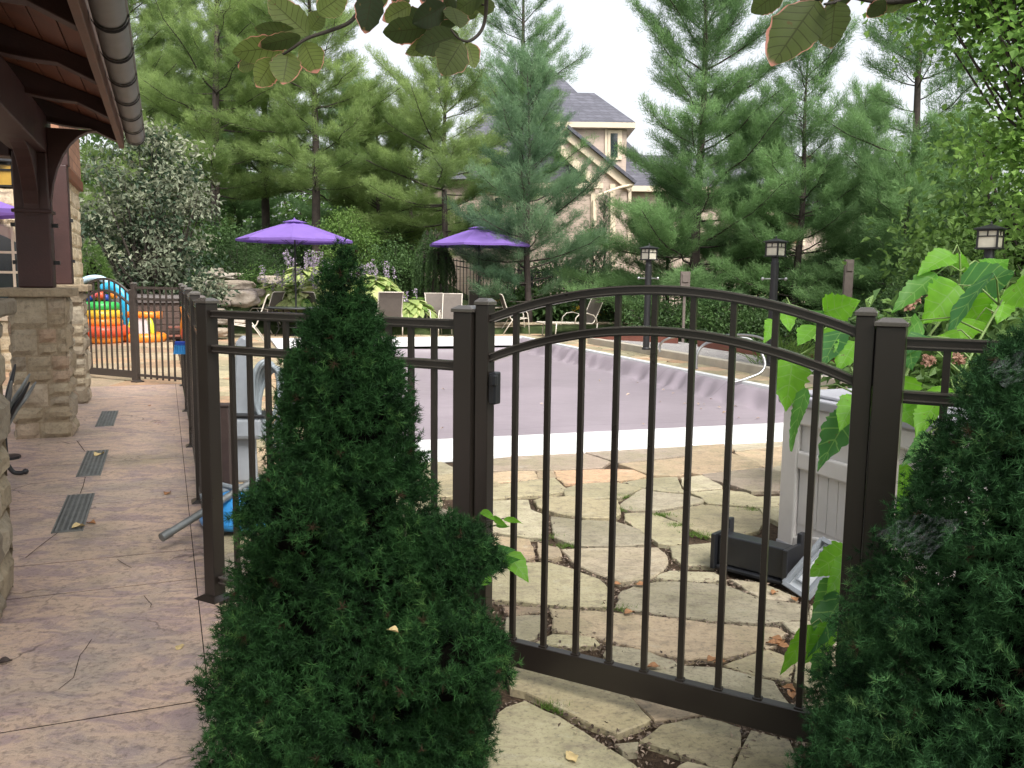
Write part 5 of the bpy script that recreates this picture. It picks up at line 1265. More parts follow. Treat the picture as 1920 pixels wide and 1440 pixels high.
def fence_hangings():
    q = A(342, 655, 9.0); r = tag(E('deck_brush', q), 'blue bristled pool brush hanging on the fence', 'brush')
    mb = MB(); mb.box(q + UP * .06, (.15, .05, .05)); mb.build('head', 'deepblue', r, bevel=.012)
    mb = MB()
    for i in range(9):
        for j in range(3): x = -.065 + .13 * i / 8; mb.tube([q + Vector((x, -.02 + .02 * j, .05)), q + Vector((x * 1.25, -.025 + .025 * j, -.05))], .006, 5)
    mb.build('bristles', 'blueplastic', r)
    mb = MB(); mb.tube([q + Vector((.05, .02, .07)), q + Vector((.10, .03, .55))], .011, 8); mb.build('handle', 'black', r)
    q = A(347, 625, 9.2); o = MB(); o.lathe([(.001, -.07), (.035, -.06), (.045, .0), (.03, .05), (.001, .06)], 14, q); tag(o.build('toy_ball', 'red', loc=q, smooth=True), 'small red toy hanging above the blue brush on the fence', 'toy')
    q = A(341, 595, 9.6); mb = MB(); mb.tube([q + UP * .12, q + Vector((.03, 0, .02)), q + Vector((.0, 0, -.08)), q + Vector((-.02, .0, -.2))], [.02, .032, .022, .006], 9); tag(mb.build('toy_fish', 'orange', loc=q, smooth=True), 'orange and yellow pool toy hanging on the fence', 'toy')
    a, b_ = A(366, 598, 5.6), A(376, 637, 5.5); mb = MB(); mb.bar(a, b_, .012, .06, (1, 0, 0)); tag(mb.build('toy_paddle', 'yellow', loc=a, bevel=.004), 'thin yellow paddle tucked against the fence near the corner post', 'paddle')
fence_hangings()
# wrought-iron chair behind the nearest pillar: only feet and an arm show
def iron_seat():
    q = (G(38, 888) + G(25, 957)) / 2 - T_ * .29; q.z = .015; r = tag(E('iron_chair', q), 'black wrought iron chair mostly hidden behind the nearest pillar', 'chair')
    X, Y = T_, S_
    for (i, j) in ((1, -1), (1, 1), (-1, -1), (-1, 1)):
        b = q + X * (.20 * i) + Y * (.40 * j); mb = MB(); mb.tube(spline([b + UP * .44 - X * .02 * i, b + UP * .2 - X * .05 * i, b + UP * .05 + X * .0, b + X * .05 * i + UP * .022, b + X * .09 * i + UP * .03]), [.016] * 33, 8); mb.lathe([(.001, -.022), (.016, -.015), (.022, 0), (.016, .015), (.001, .022)], 10, b + X * .09 * i + UP * .03); mb.build('leg', 'black', r, smooth=True)
    mb = MB(); mb.slab([q - X * .24 - Y * .28 + UP * .44, q + X * .24 - Y * .28 + UP * .44, q + X * .24 + Y * .28 + UP * .44, q - X * .24 + Y * .28 + UP * .44], (0, 0, .04)); mb.build('seat', 'black', r, bevel=.01)
    mb = MB(); mb.slab([q - X * .25 - Y * .26 + UP * .48, q - X * .25 + Y * .26 + UP * .48, q - X * .34 + Y * .26 + UP * .98, q - X * .34 - Y * .26 + UP * .98], X * .03); mb.build('backrest', 'black', r, bevel=.01)
    q = A(2, 690, 6.6); r = tag(E('metal_sculpture', (q.x, q.y, .015)), 'silver and black bladed metal ornament between the pillars', 'ornament')
    rd = random.Random(9)
    for k in range(11):
        a = rd.uniform(0, 6.28); L = rd.uniform(.16, .26); d = Vector((math.cos(a), math.sin(a), 0)); mb = MB(); z0 = .34 + .02 * k; b = Vector((q.x, q.y, 0))
        pts = [b + UP * (z0 - .15), b + d * L * .35 + UP * (z0 + .02), b + d * L * .7 + UP * (z0 + .13), b + d * L + UP * (z0 + .24)]
        mb.tube(spline(pts, 5), [.006 + .012 * math.sin(math.pi * i / 15.0) for i in range(16)], 6); mb.build('blade', 'galv' if k % 2 else 'black', r, smooth=True)
    mb = MB(); b = Vector((q.x, q.y, .015)); mb.lathe([(.001, 0), (.10, 0), (.10, .02), (.014, .03), (.012, .5), (.001, .5)], 12, b); mb.build('stem', 'black', r)
iron_seat()
# railing seen between the left edge and the middle pillar
fr_ = r = tag(E('metal_railing', G(5, 700)), 'dark railing section left of the middle pillar, under the arched window', 'railing', 'bronze metal fence round the pool')
pa, pb = G(6, 690), G(-170, 678); panel(r, pa, pb, 'bronze_far', .12); post(r, pa, .06, 1.335, (pb - pa).normalized(), Vector((-(pb - pa).normalized().y, (pb - pa).normalized().x, 0)), 'bronze_far', fine=False)

# ------------------------------------------------------------------ inflatables and hot tub beyond the far gate
def inflatables():
    q = G(193, 643); r = tag(E('inflatable_ring_toy', q), 'rainbow stack of inflatable rings behind the far arched gate', 'inflatable toy')
    for (z, R, rr, m) in ((.10, .34, .10, 'orange'), (.27, .44, .115, 'red'), (.45, .32, .10, 'orange'), (.62, .315, .098, 'yellow'), (.79, .28, .095, 'green')):
        mb = MB(); mb.torus(q + UP * z, R, rr, 36, 14); mb.build('ring', m, r, smooth=True)
    rd = random.Random(3)
    for k, m in enumerate(('deepblue', 'pink', 'yellow', 'red', 'deepblue', 'orange')):
        c = q + Vector((-.22 + .09 * k, rd.uniform(-.1, .1), .97 + .05 * (k % 2))); s = rd.uniform(.07, .10); mb = MB(); mb.lathe([(s * math.sin(math.pi * i / 10), -s * math.cos(math.pi * i / 10)) for i in range(11)], 14, c); mb.build('ball', m, r, smooth=True)
    q = A(236, 600, 19.6); q.z = 0; r = tag(E('inflatable_slide', q), 'curved cyan inflatable slide with pale top behind the far gate', 'inflatable slide')
    arc = [A(u, v, 19.2) for u, v in ((192, 541), (206, 538), (219, 541), (230, 553), (238, 572), (244, 596), (247, 618), (247, 640))]
    mb = MB(); mb.tube(spline(arc, 5), [.10 + .06 * min(1, i / 20) for i in range(36)], 12); mb.build('chute', 'cyan', r, smooth=True)
    mb = MB(); mb.tube(spline([A(u, v, 19.3) for u, v in ((150, 530), (168, 522), (188, 522), (206, 531))], 5), .07, 10); mb.build('top_tube', 'paleblue', r, smooth=True)
    mb = MB(); mb.tube(spline([A(262, 572, 19.4), A(272, 585, 19.4), A(279, 603, 19.4), A(272, 628, 19.4)], 5), [.05 + .012 * (i % 8) / 2 for i in range(16)], 10); mb.build('fin', 'cyan', r, smooth=True)
    q = G(272, 641); r = tag(E('inflatable_water_toy', q), 'yellow and orange inflatable arch toy beside the hot tub', 'inflatable toy')
    mb = MB(); mb.torus(q + UP * .10, .36, .105, 36, 12); mb.build('base_ring', 'orange', r, smooth=True)
    for x, m in ((-.24, 'lime'), (.20, 'lime')):
        mb = MB(); mb.tube([q + Vector((x * 1.25, -.12, .12)), q + Vector((x, -.12, .35)), q + Vector((x * .85, -.12, .56))], [.085, .062, .05], 10); mb.build('column', m, r, smooth=True)
    mb = MB(); mb.slab([q + Vector((-.17, -.12, .16)), q + Vector((.13, -.12, .16)), q + Vector((.12, -.12, .53)), q + Vector((-.15, -.12, .53))], (0, .05, 0)); mb.build('panel', 'vinylwhite', r, bevel=.02)
    mb = MB(); mb.tube([q + Vector((-.33, -.12, .60)), q + Vector((.36, -.12, .60))], .072, 12); mb.lathe([(.001, -.09), (.05, -.08), (.05, .08), (.001, .09)], 10, q + Vector((.40, -.12, .60))); mb.build('crossbar', 'orange', r, smooth=True)
inflatables()
def spa():
    q = A(300, 640, 20.3); q.z = 0; r = tag(E('hot_tub', q), 'brown panelled hot tub with a grey cover behind the far fence panel', 'hot tub'); X, Y = T_, S_
    def bx(name, c, size, m, bev=.02, par=None): mb = MB(); mb.box(c, size, (X, Y, UP)); return mb.build(name, m, par or r, bevel=bev)
    bx('cabinet', q + UP * .42, (1.95, 1.9, .84), 'spabrown')
    for i in range(5): bx('panel_slat', q + UP * (.12 + .15 * i) - Y * .955, (1.86, .02, .135), 'spabrown', .006)
    bx('cover', q + UP * .93, (2.05, 2.0, .16), 'spacover', .05)
    c = bx('cover_flap', q + UP * .90 - Y * 1.01, (1.9, .02, .12), 'spacover', .01); bx('label_plate', q + UP * .91 - Y * 1.03 + X * .1, (.36, .012, .03), 'greyplastic', .003, c)
    r2 = tag(E('spa_steps', q - Y * 1.3 + X * .55), 'dark wooden steps in front of the hot tub', 'steps')
    for i in range(2): 
        mb = MB(); mb.box(q - Y * (1.5 - .26 * i) + X * .55 + UP * (.13 + .18 * i), (.75, .30, .035), (X, Y, UP)); mb.build('tread', 'rust', r2, bevel=.008)
    for sx in (-.36, .36):
        mb = MB(); mb.box(q - Y * 1.32 + X * (.55 + sx) + UP * .14, (.03, .5, .28), (X, Y, UP)); mb.build('side_panel', 'spabrown', r2, bevel=.004)
spa()
# ------------------------------------------------------------------ boulders, low wall, far fence
def rock(label, c, sx, sy, sz, seed, name='boulder', group='boulders stepping up the bank'):
    bm = bmesh.new(); bmesh.ops.create_icosphere(bm, subdivisions=4, radius=1); rd = random.Random(seed); o3 = Vector((seed * 3.1, seed, 0))
    ca, sa = math.cos(rd.uniform(-.4, .4)), math.sin(rd.uniform(-.4, .4))
    for v in bm.verts:
        p = v.co.copy(); p = Vector([math.copysign(abs(x) ** .7, x) for x in p])
        k = 1 + .22 * noise.noise(p * 1.2 + o3) + .09 * noise.noise(p * 3.5 + o3) + .03 * noise.noise(p * 9 + o3); p *= k
        p.z = p.z if p.z < .72 else .72 + (p.z - .72) * .25
        v.co = Vector((p.x * sx * ca - p.y * sy * sa, p.x * sx * sa + p.y * sy * ca, p.z * sz))
    me = bpy.data.meshes.new(name); bm.to_mesh(me); bm.free()
    a = me.attributes.new('tint', 'FLOAT', 'POINT'); a.data.foreach_set('value', [rd.random()] * len(me.vertices))
    me.polygons.foreach_set('use_smooth', [True] * len(me.polygons))
    tag(link(name, me, 'rock', None, c), label, 'boulder', group)
RK = [(395, 514, 34, 10, 24.8, 'flat tan boulder at the head of the rock bank by the silver shrub'), (432, 517, 40, 9, 24.9, 'low grey boulder at the top of the rock bank under the dark bush'), (400, 533, 46, 13, 23.6, 'broad buff boulder in the second tier of the rock bank'), (440, 535, 56, 16, 23.2, 'large angular tan boulder in the middle of the rock bank'),
      (398, 550, 44, 9, 22.4, 'thin flat stone slab below the buff boulder'), (455, 558, 46, 24, 21.8, 'largest rounded pale boulder behind the white armed chair'), (402, 567, 44, 11, 21.3, 'flat tan slab third from the bottom of the rock bank'), (398, 585, 40, 12, 20.6, 'tan slab near the foot of the rock bank by the fence'), (430, 600, 60, 12, 20.6, 'broad low stone at the foot of the rock bank'),
      (405, 622, 44, 12, 19.9, 'lowest stone of the rock bank at paving level'), (505, 525, 34, 14, 24.4, 'grey boulder left of the yellow green hostas'), (478, 548, 30, 12, 22.6, 'small boulder right of the largest one'), (520, 578, 40, 14, 22.9, 'grey boulder under the hostas'), (792, 606, 26, 12, 23.2, 'small pinkish boulder beside the weeping spruce'), (407, 507, 18, 8, 25.6, 'smallest stone on top of the rock bank')]
for k, (u, v, w, h, Y, lab) in enumerate(RK):
    m = Y / FPX; q = A(u, v, Y); rock(lab, q, w * m * .62, w * m * .5, h * m * .75, k + 2)
def low_wall():
    r = tag(E('stone_wall', A(1080, 618, 24.2)), 'low dry stone wall behind the lounger, below the planting', 'wall'); rd = random.Random(8); mb = MB()
    a, b = G(930, 629), G(1275, 626); X = (b - a).normalized(); N = Vector((X.y, -X.x, 0)); a = a + X * 0
    a = a - N * .9; b = b - N * .9
    block_face(mb, a, X, UP, N, (b - a).length, .30, rd, (.09, .13), (.25, .6), .05); mb.build('stonework', 'masonry', r, tints=True)
    mb = MB(); mb.slab([a, b, b - N * .3, a - N * .3], (0, 0, .29)); mb.build('core', 'masonry', r)
low_wall()
def far_fence():
    pts = [Vector((-9, 30.5, .9)), Vector((-5.2, 29.5, 1.0)), Vector((-2.2, 28.6, .75)), Vector((.6, 27.8, .35)), Vector((3.6, 27.0, .3)), Vector((6.4, 25.2, .3)), Vector((9.5, 23.0, .3)), Vector((12.5, 20.5, .2))]
    for i in range(len(pts) - 1):
        p, q = pts[i], pts[i + 1]; d = (q - p).normalized(); X = Vector((d.x, d.y, 0)).normalized(); N = Vector((-X.y, X.x, 0)); L = (q - p).length
        lab = ('black iron fence section far left behind the shrubs', 'black iron fence section behind the left parasol pole', 'black iron fence section behind the pale green shrub', 'black iron fence section behind the weeping spruce', 'black iron fence section behind the lounger', 'black iron fence section behind the farthest lamp post', 'black iron fence section at the far right of the court')[i]
        r = tag(E('iron_fence', p), lab, 'fence', 'black iron fence along the garden boundary')
        for z in (1.36, 1.18, .15): 
            mb = MB(); mb.bar(p + UP * z, q + UP * z, .03, .035); mb.build('rail', 'black', r)
        mb = MB(); mb.box(p + UP * .72, (.065, .065, 1.44), (X, N, UP)); mb.build('post', 'black', r)
        m = int(L / .115); first = None
        for k in range(1, m):
            c = p.lerp(q, k / m)
            if first is None: mb = MB(); mb.box(c + UP * .76, (.022, .022, 1.32), (X, N, UP)); first = mb.build('picket', 'black', r); c0 = c
            else: o = first.copy(); COL.objects.link(o); o.parent = r; o.location = c - c0
far_fence()
for k, (u, vb, vt, Y, w, lab) in enumerate(((1282, 600, 509, 18.5, .20, 'grey wooden post with a small orange mark between the lamp posts'), (1589, 545, 487, 17.5, .17, 'grey weathered wooden post in front of the far window'))):
    q = A(u, vb, Y); t = A(u, vt, Y); mb = MB(); zb = .18; hh = .50 if k == 0 else .9; mb.box((q.x, q.y, t.z - hh / 2), (w, .10, hh)); mb.box((q.x, q.y + .02, (zb + t.z - hh) / 2 + .01), (.055, .055, t.z - hh - zb + .06)); mb.box((q.x, q.y - .06, t.z - .14), (w * .7, .02, .18)); tag(mb.build('wooden_post', 'greywood', loc=(q.x, q.y, zb), bevel=.006), lab, 'post')

# ------------------------------------------------------------------ the house behind the pines
def far_house():
    Y0 = 38.0
    r = tag(E('beige_house', (3, Y0 + 5, 0)), 'large beige sided house with slate blue roofs and a front gable, behind the pines', 'house')
    def P(u, v, Y=Y0): return A(u, v, Y)
    def quad(name, pts, m, th=(0, .12, 0), par=None, bev=0): mb = MB(); mb.slab(pts, th); return mb.build(name, m, par or r, bevel=bev)
    def X(u, Y=Y0): return A(u, 520, Y).x
    def Z(u, v, Y=Y0): return A(u, v, Y).z
    # main block and hip roof
    x0, x1 = X(790), X(1225); ze = Z(1000, 335)
    mb = MB(); mb.slab([(x0, Y0 + .5, 0), (x1, Y0 + .5, 0), (x1, Y0 + 11, 0), (x0, Y0 + 11, 0)], (0, 0, ze)); mb.build('main_wall', 'siding', r)
    zr = Z(1030, 128, Y0 + 5.5)
    e = .5; a = [Vector((x0 - e, Y0, ze - .05)), Vector((x1 + e, Y0, ze - .05)), Vector((x1 + e, Y0 + 11.5, ze - .05)), Vector((x0 - e, Y0 + 11.5, ze - .05)), Vector((X(1008, Y0 + 5.5), Y0 + 5.7, zr)), Vector((X(1032, Y0 + 5.5), Y0 + 5.7, zr))]
    mb = MB(); mb.add(a, [(0, 1, 5, 4), (1, 2, 5), (2, 3, 4, 5), (3, 0, 4), (3, 2, 1, 0)]); mb.build('main_roof', 'roof', r)
    # dormer tower
    d0, d1 = X(1035, Y0 - .6), X(1168, Y0 - .6); zt = Z(1100, 232, Y0 - .6)
    mb = MB(); mb.slab([(d0, Y0 - .6, 3), (d1, Y0 - .6, 3), (d1, Y0 + 5, 3), (d0, Y0 + 5, 3)], (0, 0, zt - 3)); mb.build('dormer_wall', 'siding', r)
    zk = Z(1100, 174, Y0 + 1.5); g = .32
    mb = MB(); b = [Vector((d0 - g, Y0 - .6 - g, zt + .02)), Vector((d1 + g, Y0 - .6 - g, zt + .02)), Vector((d1 + g, Y0 + 5, zt + .02)), Vector((d0 - g, Y0 + 5, zt + .02)), Vector((X(1062, Y0 + 1.5), Y0 + 1.5, zk)), Vector((X(1106, Y0 + 1.5), Y0 + 1.5, zk))]
    mb.add(b, [(0, 1, 5, 4), (1, 2, 5), (2, 3, 4, 5), (3, 0, 4), (3, 2, 1, 0)]); mb.build('dormer_roof', 'roof', r)
    mb = MB(); mb.slab([(d0 - g, Y0 - .6 - g, zt - .20), (d1 + g, Y0 - .6 - g, zt - .20), (d1 + g, Y0 + 4.9, zt - .20), (d0 - g, Y0 + 4.9, zt - .20)], (0, 0, .215)); mb.build('eave_trim', 'cream', r)
    w = quad('window', [P(1140, 244, Y0 - .62), P(1166, 244, Y0 - .62), P(1166, 300, Y0 - .62), P(1140, 300, Y0 - .62)], 'cream', (0, -.05, 0)); quad('pane', [P(1145, 250, Y0 - .68), P(1158, 250, Y0 - .68), P(1158, 294, Y0 - .68), P(1145, 294, Y0 - .68)], 'glass', (0, -.02, 0), w)
    quad('corner_trim', [P(1134, 236, Y0 - .62), P(1139, 236, Y0 - .62), P(1139, 300, Y0 - .62), P(1134, 300, Y0 - .62)], 'cream', (0, -.04, 0))
    # front gable wall with rake boards
    Yg = Y0 - 2.2
    ap, rt, lt = P(1060, 242, Yg), P(1188, 347, Yg), P(932, 338, Yg)
    quad('gable_wall', [ap, Vector((rt.x - .25, Yg, rt.z)), Vector((rt.x - .25, Yg, 0)), Vector((lt.x + .25, Yg, 0)), Vector((lt.x + .25, Yg, lt.z))], 'siding', (0, 2.6, 0))
    for (q, nm) in ((rt, 'right'), (lt, 'left')):
        d = (q - ap); n = Vector((d.z, 0, -d.x)).normalized(); n = n if n.z > 0 else -n
        quad('rake_board', [ap + n * .02, q + n * .02, q - n * .32, ap - n * .32], 'cream', (0, -.16, 0)); quad('gable_roof', [ap + n * .03 + Vector((0, -.35, 0)), q + n * .03 + Vector((0, -.35, 0)), q + n * .03 + Vector((0, 4.5, 0)), ap + n * .03 + Vector((0, 4.5, 0))], 'roof', n * .12)
    # lower left gable in front
    Yl = Yg - 1.5; ap2, rt2, lt2 = P(1010, 232, Yl), P(1127, 346, Yl), P(880, 346, Yl)
    d = rt2 - ap2; n = Vector((d.z, 0, -d.x)).normalized(); n = n if n.z > 0 else -n
    quad('rake_board', [ap2.lerp(rt2, .30) + n * .02, rt2 + n * .02, rt2 - n * .26, ap2.lerp(rt2, .30) - n * .26], 'cream', (0, -.14, 0))
    quad('porch_roof', [P(1040, 262, Yl + .1), P(1120, 341, Yl + .1), P(900, 341, Yl + .1), P(980, 262, Yl + .1)], 'roof', (0, .9, 0))
    quad('porch_eave', [P(893, 343, Yl - .2), P(1131, 343, Yl - .2), P(1131, 353, Yl - .2), P(893, 353, Yl - .2)], 'cream', (0, .4, 0))
    quad('porch_wall', [P(905, 353, Yl), P(1115, 353, Yl), P(1115, 560, Yl), P(905, 560, Yl)], 'siding', (0, 1.4, 0))
    quad('frieze_board', [P(905, 353.5, Yl - .05), P(1116, 353.5, Yl - .05), P(1116, 364, Yl - .05), P(905, 364, Yl - .05)], 'cream', (0, .04, 0))
    for (u0, u1, v0, v1, Y) in ((1108, 1118, 364, 470, Yl - .06), (1144, 1154, 345, 500, Yg - .06), (806, 815, 380, 440, Y0 - .1), (1178, 1184, 352, 480, Yg - .06)): quad('corner_trim', [P(u0, v0, Y), P(u1, v0, Y), P(u1, v1, Y), P(u0, v1, Y)], 'cream', (0, .05, 0))
    mb = MB(); mb.tube([P(1187, 346, Yg - .2), P(1160, 352, Yg - .25), P(1122, 366, Yl - .15), P(1113, 376, Yl - .12), P(1113, 520, Yl - .12)], .055, 8); mb.build('downspout', 'cream', r)
    for (u0, u1, v0, v1, Y) in ((925, 945, 368, 400, Yl - .05), (965, 985, 368, 400, Yl - .05), (850, 868, 395, 430, Y0 + .45)):
        w = quad('window', [P(u0, v0, Y), P(u1, v0, Y), P(u1, v1, Y), P(u0, v1, Y)], 'cream', (0, -.05, 0)); quad('pane', [P(u0 + 3, v0 + 3, Y - .06), P(u1 - 3, v0 + 3, Y - .06), P(u1 - 3, v1 - 3, Y - .06), P(u0 + 3, v1 - 3, Y - .06)], 'glass', (0, -.02, 0), w)
    # right wings
    for (u0, u1, ve, vr, Y, nm) in ((1172, 1430, 352, 292, Y0 - .4, 'a'), (1405, 1690, 397, 352, Y0 - 1.4, 'b')):
        xa, xb = X(u0, Y), X(u1, Y); z0, z1 = Z((u0 + u1) / 2, ve, Y), Z((u0 + u1) / 2, vr, Y + 3)
        mb = MB(); mb.slab([(xa, Y, 0), (xb, Y, 0), (xb, Y + 6, 0), (xa, Y + 6, 0)], (0, 0, z0)); mb.build('wing_wall', 'siding', r)
        mb = MB(); mb.add([(xa - .3, Y - .4, z0), (xb + .4, Y - .4, z0), (xb + .4, Y + 6.4, z0), (xa - .3, Y + 6.4, z0), (xa - .3, Y + 3, z1), (xb - .8, Y + 3, z1)], [(0, 1, 5, 4), (1, 2, 5), (2, 3, 4, 5), (3, 0, 4), (3, 2, 1, 0)]); mb.build('wing_roof', 'roof', r)
        quad('eave_trim', [Vector((xa - .3, Y - .42, z0 - .22)), Vector((xb + .4, Y - .42, z0 - .22)), Vector((xb + .4, Y - .42, z0 + .01)), Vector((xa - .3, Y - .42, z0 + .01))], 'cream', (0, .06, 0))
    for (u0, u1, v0, v1, Y, m) in ((1236, 1262, 405, 450, Y0 - .45, 'glass'), (1290, 1310, 405, 450, Y0 - .45, 'glass'), (1376, 1396, 400, 470, Y0 - .45, 'spabrown'), (1478, 1505, 402, 456, Y0 - 1.45, 'rust'), (1436, 1462, 402, 456, Y0 - 1.45, 'spabrown'), (1579, 1596, 463, 483, Y0 - 1.45, 'glass'), (1620, 1650, 410, 450, Y0 - 1.45, 'glass')):
        w = quad('window', [P(u0 - 4, v0 - 4, Y), P(u1 + 4, v0 - 4, Y), P(u1 + 4, v1 + 4, Y), P(u0 - 4, v1 + 4, Y)], 'cream', (0, -.05, 0)); quad('pane', [P(u0, v0, Y - .06), P(u1, v0, Y - .06), P(u1, v1, Y - .06), P(u0, v1, Y - .06)], m, (0, -.02, 0), w)
    quad('base_course', [P(1405, 505, Y0 - 1.5), P(1690, 505, Y0 - 1.5), P(1690, 560, Y0 - 1.5), P(1405, 560, Y0 - 1.5)], 'wallstone', (0, .08, 0))
    quad('white_band', [P(1405, 497, Y0 - 1.52), P(1690, 497, Y0 - 1.52), P(1690, 504, Y0 - 1.52), P(1405, 504, Y0 - 1.52)], 'cream', (0, .08, 0))
    for (u, v) in ((1443, 275), (1512, 292)):
        c = P(u, v, Y0 + 3); mb = MB(); mb.box((c.x, c.y, c.z - .9), (.32, .32, 1.6)); mb.box((c.x, c.y, c.z - .08), (.50, .50, .10)); mb.build('chimney', 'rust', r)
far_house()

# ------------------------------------------------------------------ pines
PINES = [  # u, depth, height, crown radius, clear height, seed, material, dens, gaps, label
    (262, 33, 14, 3.4, 2.2, 1, 'pine_a', 1.0, .0, 'pale green pine farthest left, above the zinc gutter end'),
    (340, 35, 14, 3.2, 1.5, 16, 'pine_a', 1.0, .0, 'pale green pine rising directly behind the silvery shrub'),
    (407, 27.5, 13, 2.7, 3.0, 2, 'pine_a', 1.0, .05, 'yellow green pine with a dark bare trunk above the silver shrub'),
    (505, 30, 12.5, 2.5, 3.3, 3, 'pine_a', 1.0, .05, 'slim yellow green pine with upswept limbs left of the thick trunk'),
    (452, 36, 11.5, 3.2, .8, 17, 'pine_b', 1.0, .0, 'hazy green pine deep between the two dark trunks'),
    (598, 27, 11.6, 2.7, 3.0, 4, 'pine_a', 1.1, .05, 'open pine with a thick bare trunk behind the left parasol'),
    (672, 36, 7.6, 3.0, .6, 18, 'pine_b', 1.1, .0, 'hazy green pine deep behind the pale green shrub'),
    (708, 29, 6.2, 2.6, .8, 5, 'pine_a', 1.2, .0, 'low bushy olive green pine between the two parasols'),
    (770, 33, 7.0, 2.4, .5, 19, 'pine_a', 1.1, .0, 'olive pine just left of the beige house corner'),
    (830, 27, 8.8, 3.1, 2.4, 6, 'pine_a', 1.1, .1, 'wide yellow green pine with drooping limbs above the right parasol'),
    (976, 31, 13, 2.4, 4.0, 7, 'pine_b', .9, .15, 'tall thin pine leader rising above the blue green pine'),
    (990, 24, 7.2, 2.3, .6, 8, 'pine_c', 1.0, .16, 'dense blue green pine standing in front of the house gable'),
    (1303, 23, 11.2, 2.9, .7, 9, 'pine_b', 1.25, .0, 'largest dense green pine beside the house, long arm reaching left'),
    (1492, 22, 7.7, 2.15, .5, 10, 'pine_b', 1.3, .0, 'dark bushy pine behind the middle lamp post'),
    (1697, 21, 10.6, 2.4, .7, 11, 'pine_b', 1.05, .12, 'tall sparse pine with a bare grey stem, left of the maple'),
    (1600, 26, 6.6, 2.5, .4, 12, 'pine_b', 1.2, .0, 'green pine filling the gap right of the dark bushy pine'),
    (1790, 19.5, 4.8, 2.2, .4, 13, 'pine_b', 1.2, .0, 'low dark pine behind the nearest lamp post'),
    (1400, 26, 5.8, 2.3, .3, 15, 'pine_b', 1.2, .0, 'low pine between the two dense green pines'),
    (1250, 25.5, 4.2, 1.6, .3, 20, 'pine_b', 1.2, .0, 'low pine left of the largest dense green pine'),
    (1690, 19.5, 4.0, 2.0, .3, 21, 'pine_b', 1.25, .0, 'low pine thicket at the foot of the bare grey stem'),
]
for (u, Y, h, R, cl, sd_, m, de, ga, lab) in PINES:
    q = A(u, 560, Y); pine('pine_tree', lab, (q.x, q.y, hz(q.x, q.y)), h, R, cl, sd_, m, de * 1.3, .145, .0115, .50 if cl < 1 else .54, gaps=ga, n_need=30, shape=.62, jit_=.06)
# taller trees behind that close the garden off
for k, (u, Y, r_, zc, rz, lab) in enumerate(((330, 46, 4.0, 4.8, 4.6, 'dim green broadleaf tree far behind the silver shrub'), (560, 50, 4.8, 4.2, 4.0, 'dim broadleaf tree far behind the thick trunked pine'), (745, 48, 4.2, 3.6, 3.8, 'dim broadleaf tree far left of the house'), (1560, 56, 5.0, 4.2, 4.4, 'dim broadleaf tree far behind the dark bushy pine'), (1800, 46, 5.6, 4.6, 5.0, 'dim broadleaf tree far behind the nearest lamp post'), (150, 44, 4.5, 5.0, 5.5, 'dim broadleaf tree behind the stone house'))):
    q = A(u, 540, Y); leafy('background_tree', lab, (q.x, q.y, hz(q.x, q.y)), [((0, 0, zc), (r_, r_ * .8, rz)), ((r_ * .4, 0, zc * .6), (r_ * .9, r_ * .7, rz * .6)), ((-r_ * .5, 0, zc * .7), (r_ * .7, r_ * .7, rz * .6))], 'shrub_mid', 60 + k, (.26, .17), 85, 70, .75, (2.0, .16), 'tree', 'broadleaf trees beyond the fence', (.35, .2), 'trunk', crown='crown')

# ------------------------------------------------------------------ shrubs and garden plants
def at_(u, Y, v=560): q = A(u, v, Y); return (q.x, q.y, hz(q.x, q.y))
leafy('variegated_shrub', 'large silvery variegated shrub by the rock bank, left of the pines', at_(288, 21.3), [((-.1, 0, 3.3), (1.5, 1.2, 1.75)), ((.75, -.2, 2.0), (1.05, .9, 1.3)), ((1.15, -.3, .9), (.85, .7, .7)), ((-.9, 0, 2.0), (.9, .9, 1.6)), ((.2, 0, 4.3), (.9, .8, .8))], 'silver', 31, (.135, .075), 150, 62, .22, (.7, .09), 'shrub', None, (.42, .30), 'twig')
leafy('dark_shrub', 'dark green understorey shrub below the silvery shrub', at_(250, 21.3), [((0, 0, .7), (1.9, .9, .75)), ((1.6, -.1, .5), (.8, .7, .5))], 'shrub_dark', 32, (.08, .05), 80, 80, .25)
leafy('yew_bush', 'rounded dark evergreen bush above the boulders', at_(458, 26), [((0, 0, 1.0), (1.0, .8, .95)), ((.5, .1, .6), (.8, .7, .6))], 'shrub_dark', 33, (.05, .018), 110, 110, .16)
leafy('vine_bush', 'leafy dark bush beside the iron fence, right of the silvery shrub', at_(412, 27), [((0, 0, 1.2), (1.0, .7, 1.2))], 'shrub_dark', 34, (.11, .07), 60, 70, .25, tint=(.75, .2))
leafy('golden_shrub', 'bright pale green shrub behind the tip of the tall spruce', at_(655, 25.5), [((-.1, 0, 1.25), (.85, .7, 1.05)), ((.5, 0, .8), (.8, .6, .8))], 'shrub_mid', 35, (.07, .045), 120, 75, .17, tint=(.75, .22))
leafy('rust_shrub', 'low brownish green shrub left of the hostas', at_(492, 24.6), [((0, 0, .3), (.6, .4, .35))], 'shrub_mid', 36, (.07, .04), 40, 60, .14, tint=(.15, .2))
leafy('green_shrub', 'mid green shrub right of the hostas, before the pines', at_(742, 25), [((0, 0, .7), (.9, .6, .8))], 'shrub_dark', 37, (.07, .05), 80, 75, .2, tint=(.8, .2))
leafy('broadleaf_plant', 'dark heart leaved plant on the low stone wall behind the sling chair', at_(1010, 24.7), [((0, 0, .45), (.95, .45, .45))], 'shrub_dark', 38, (.17, .15), 60, 22, .14, tint=(.8, .2), flat=.35)
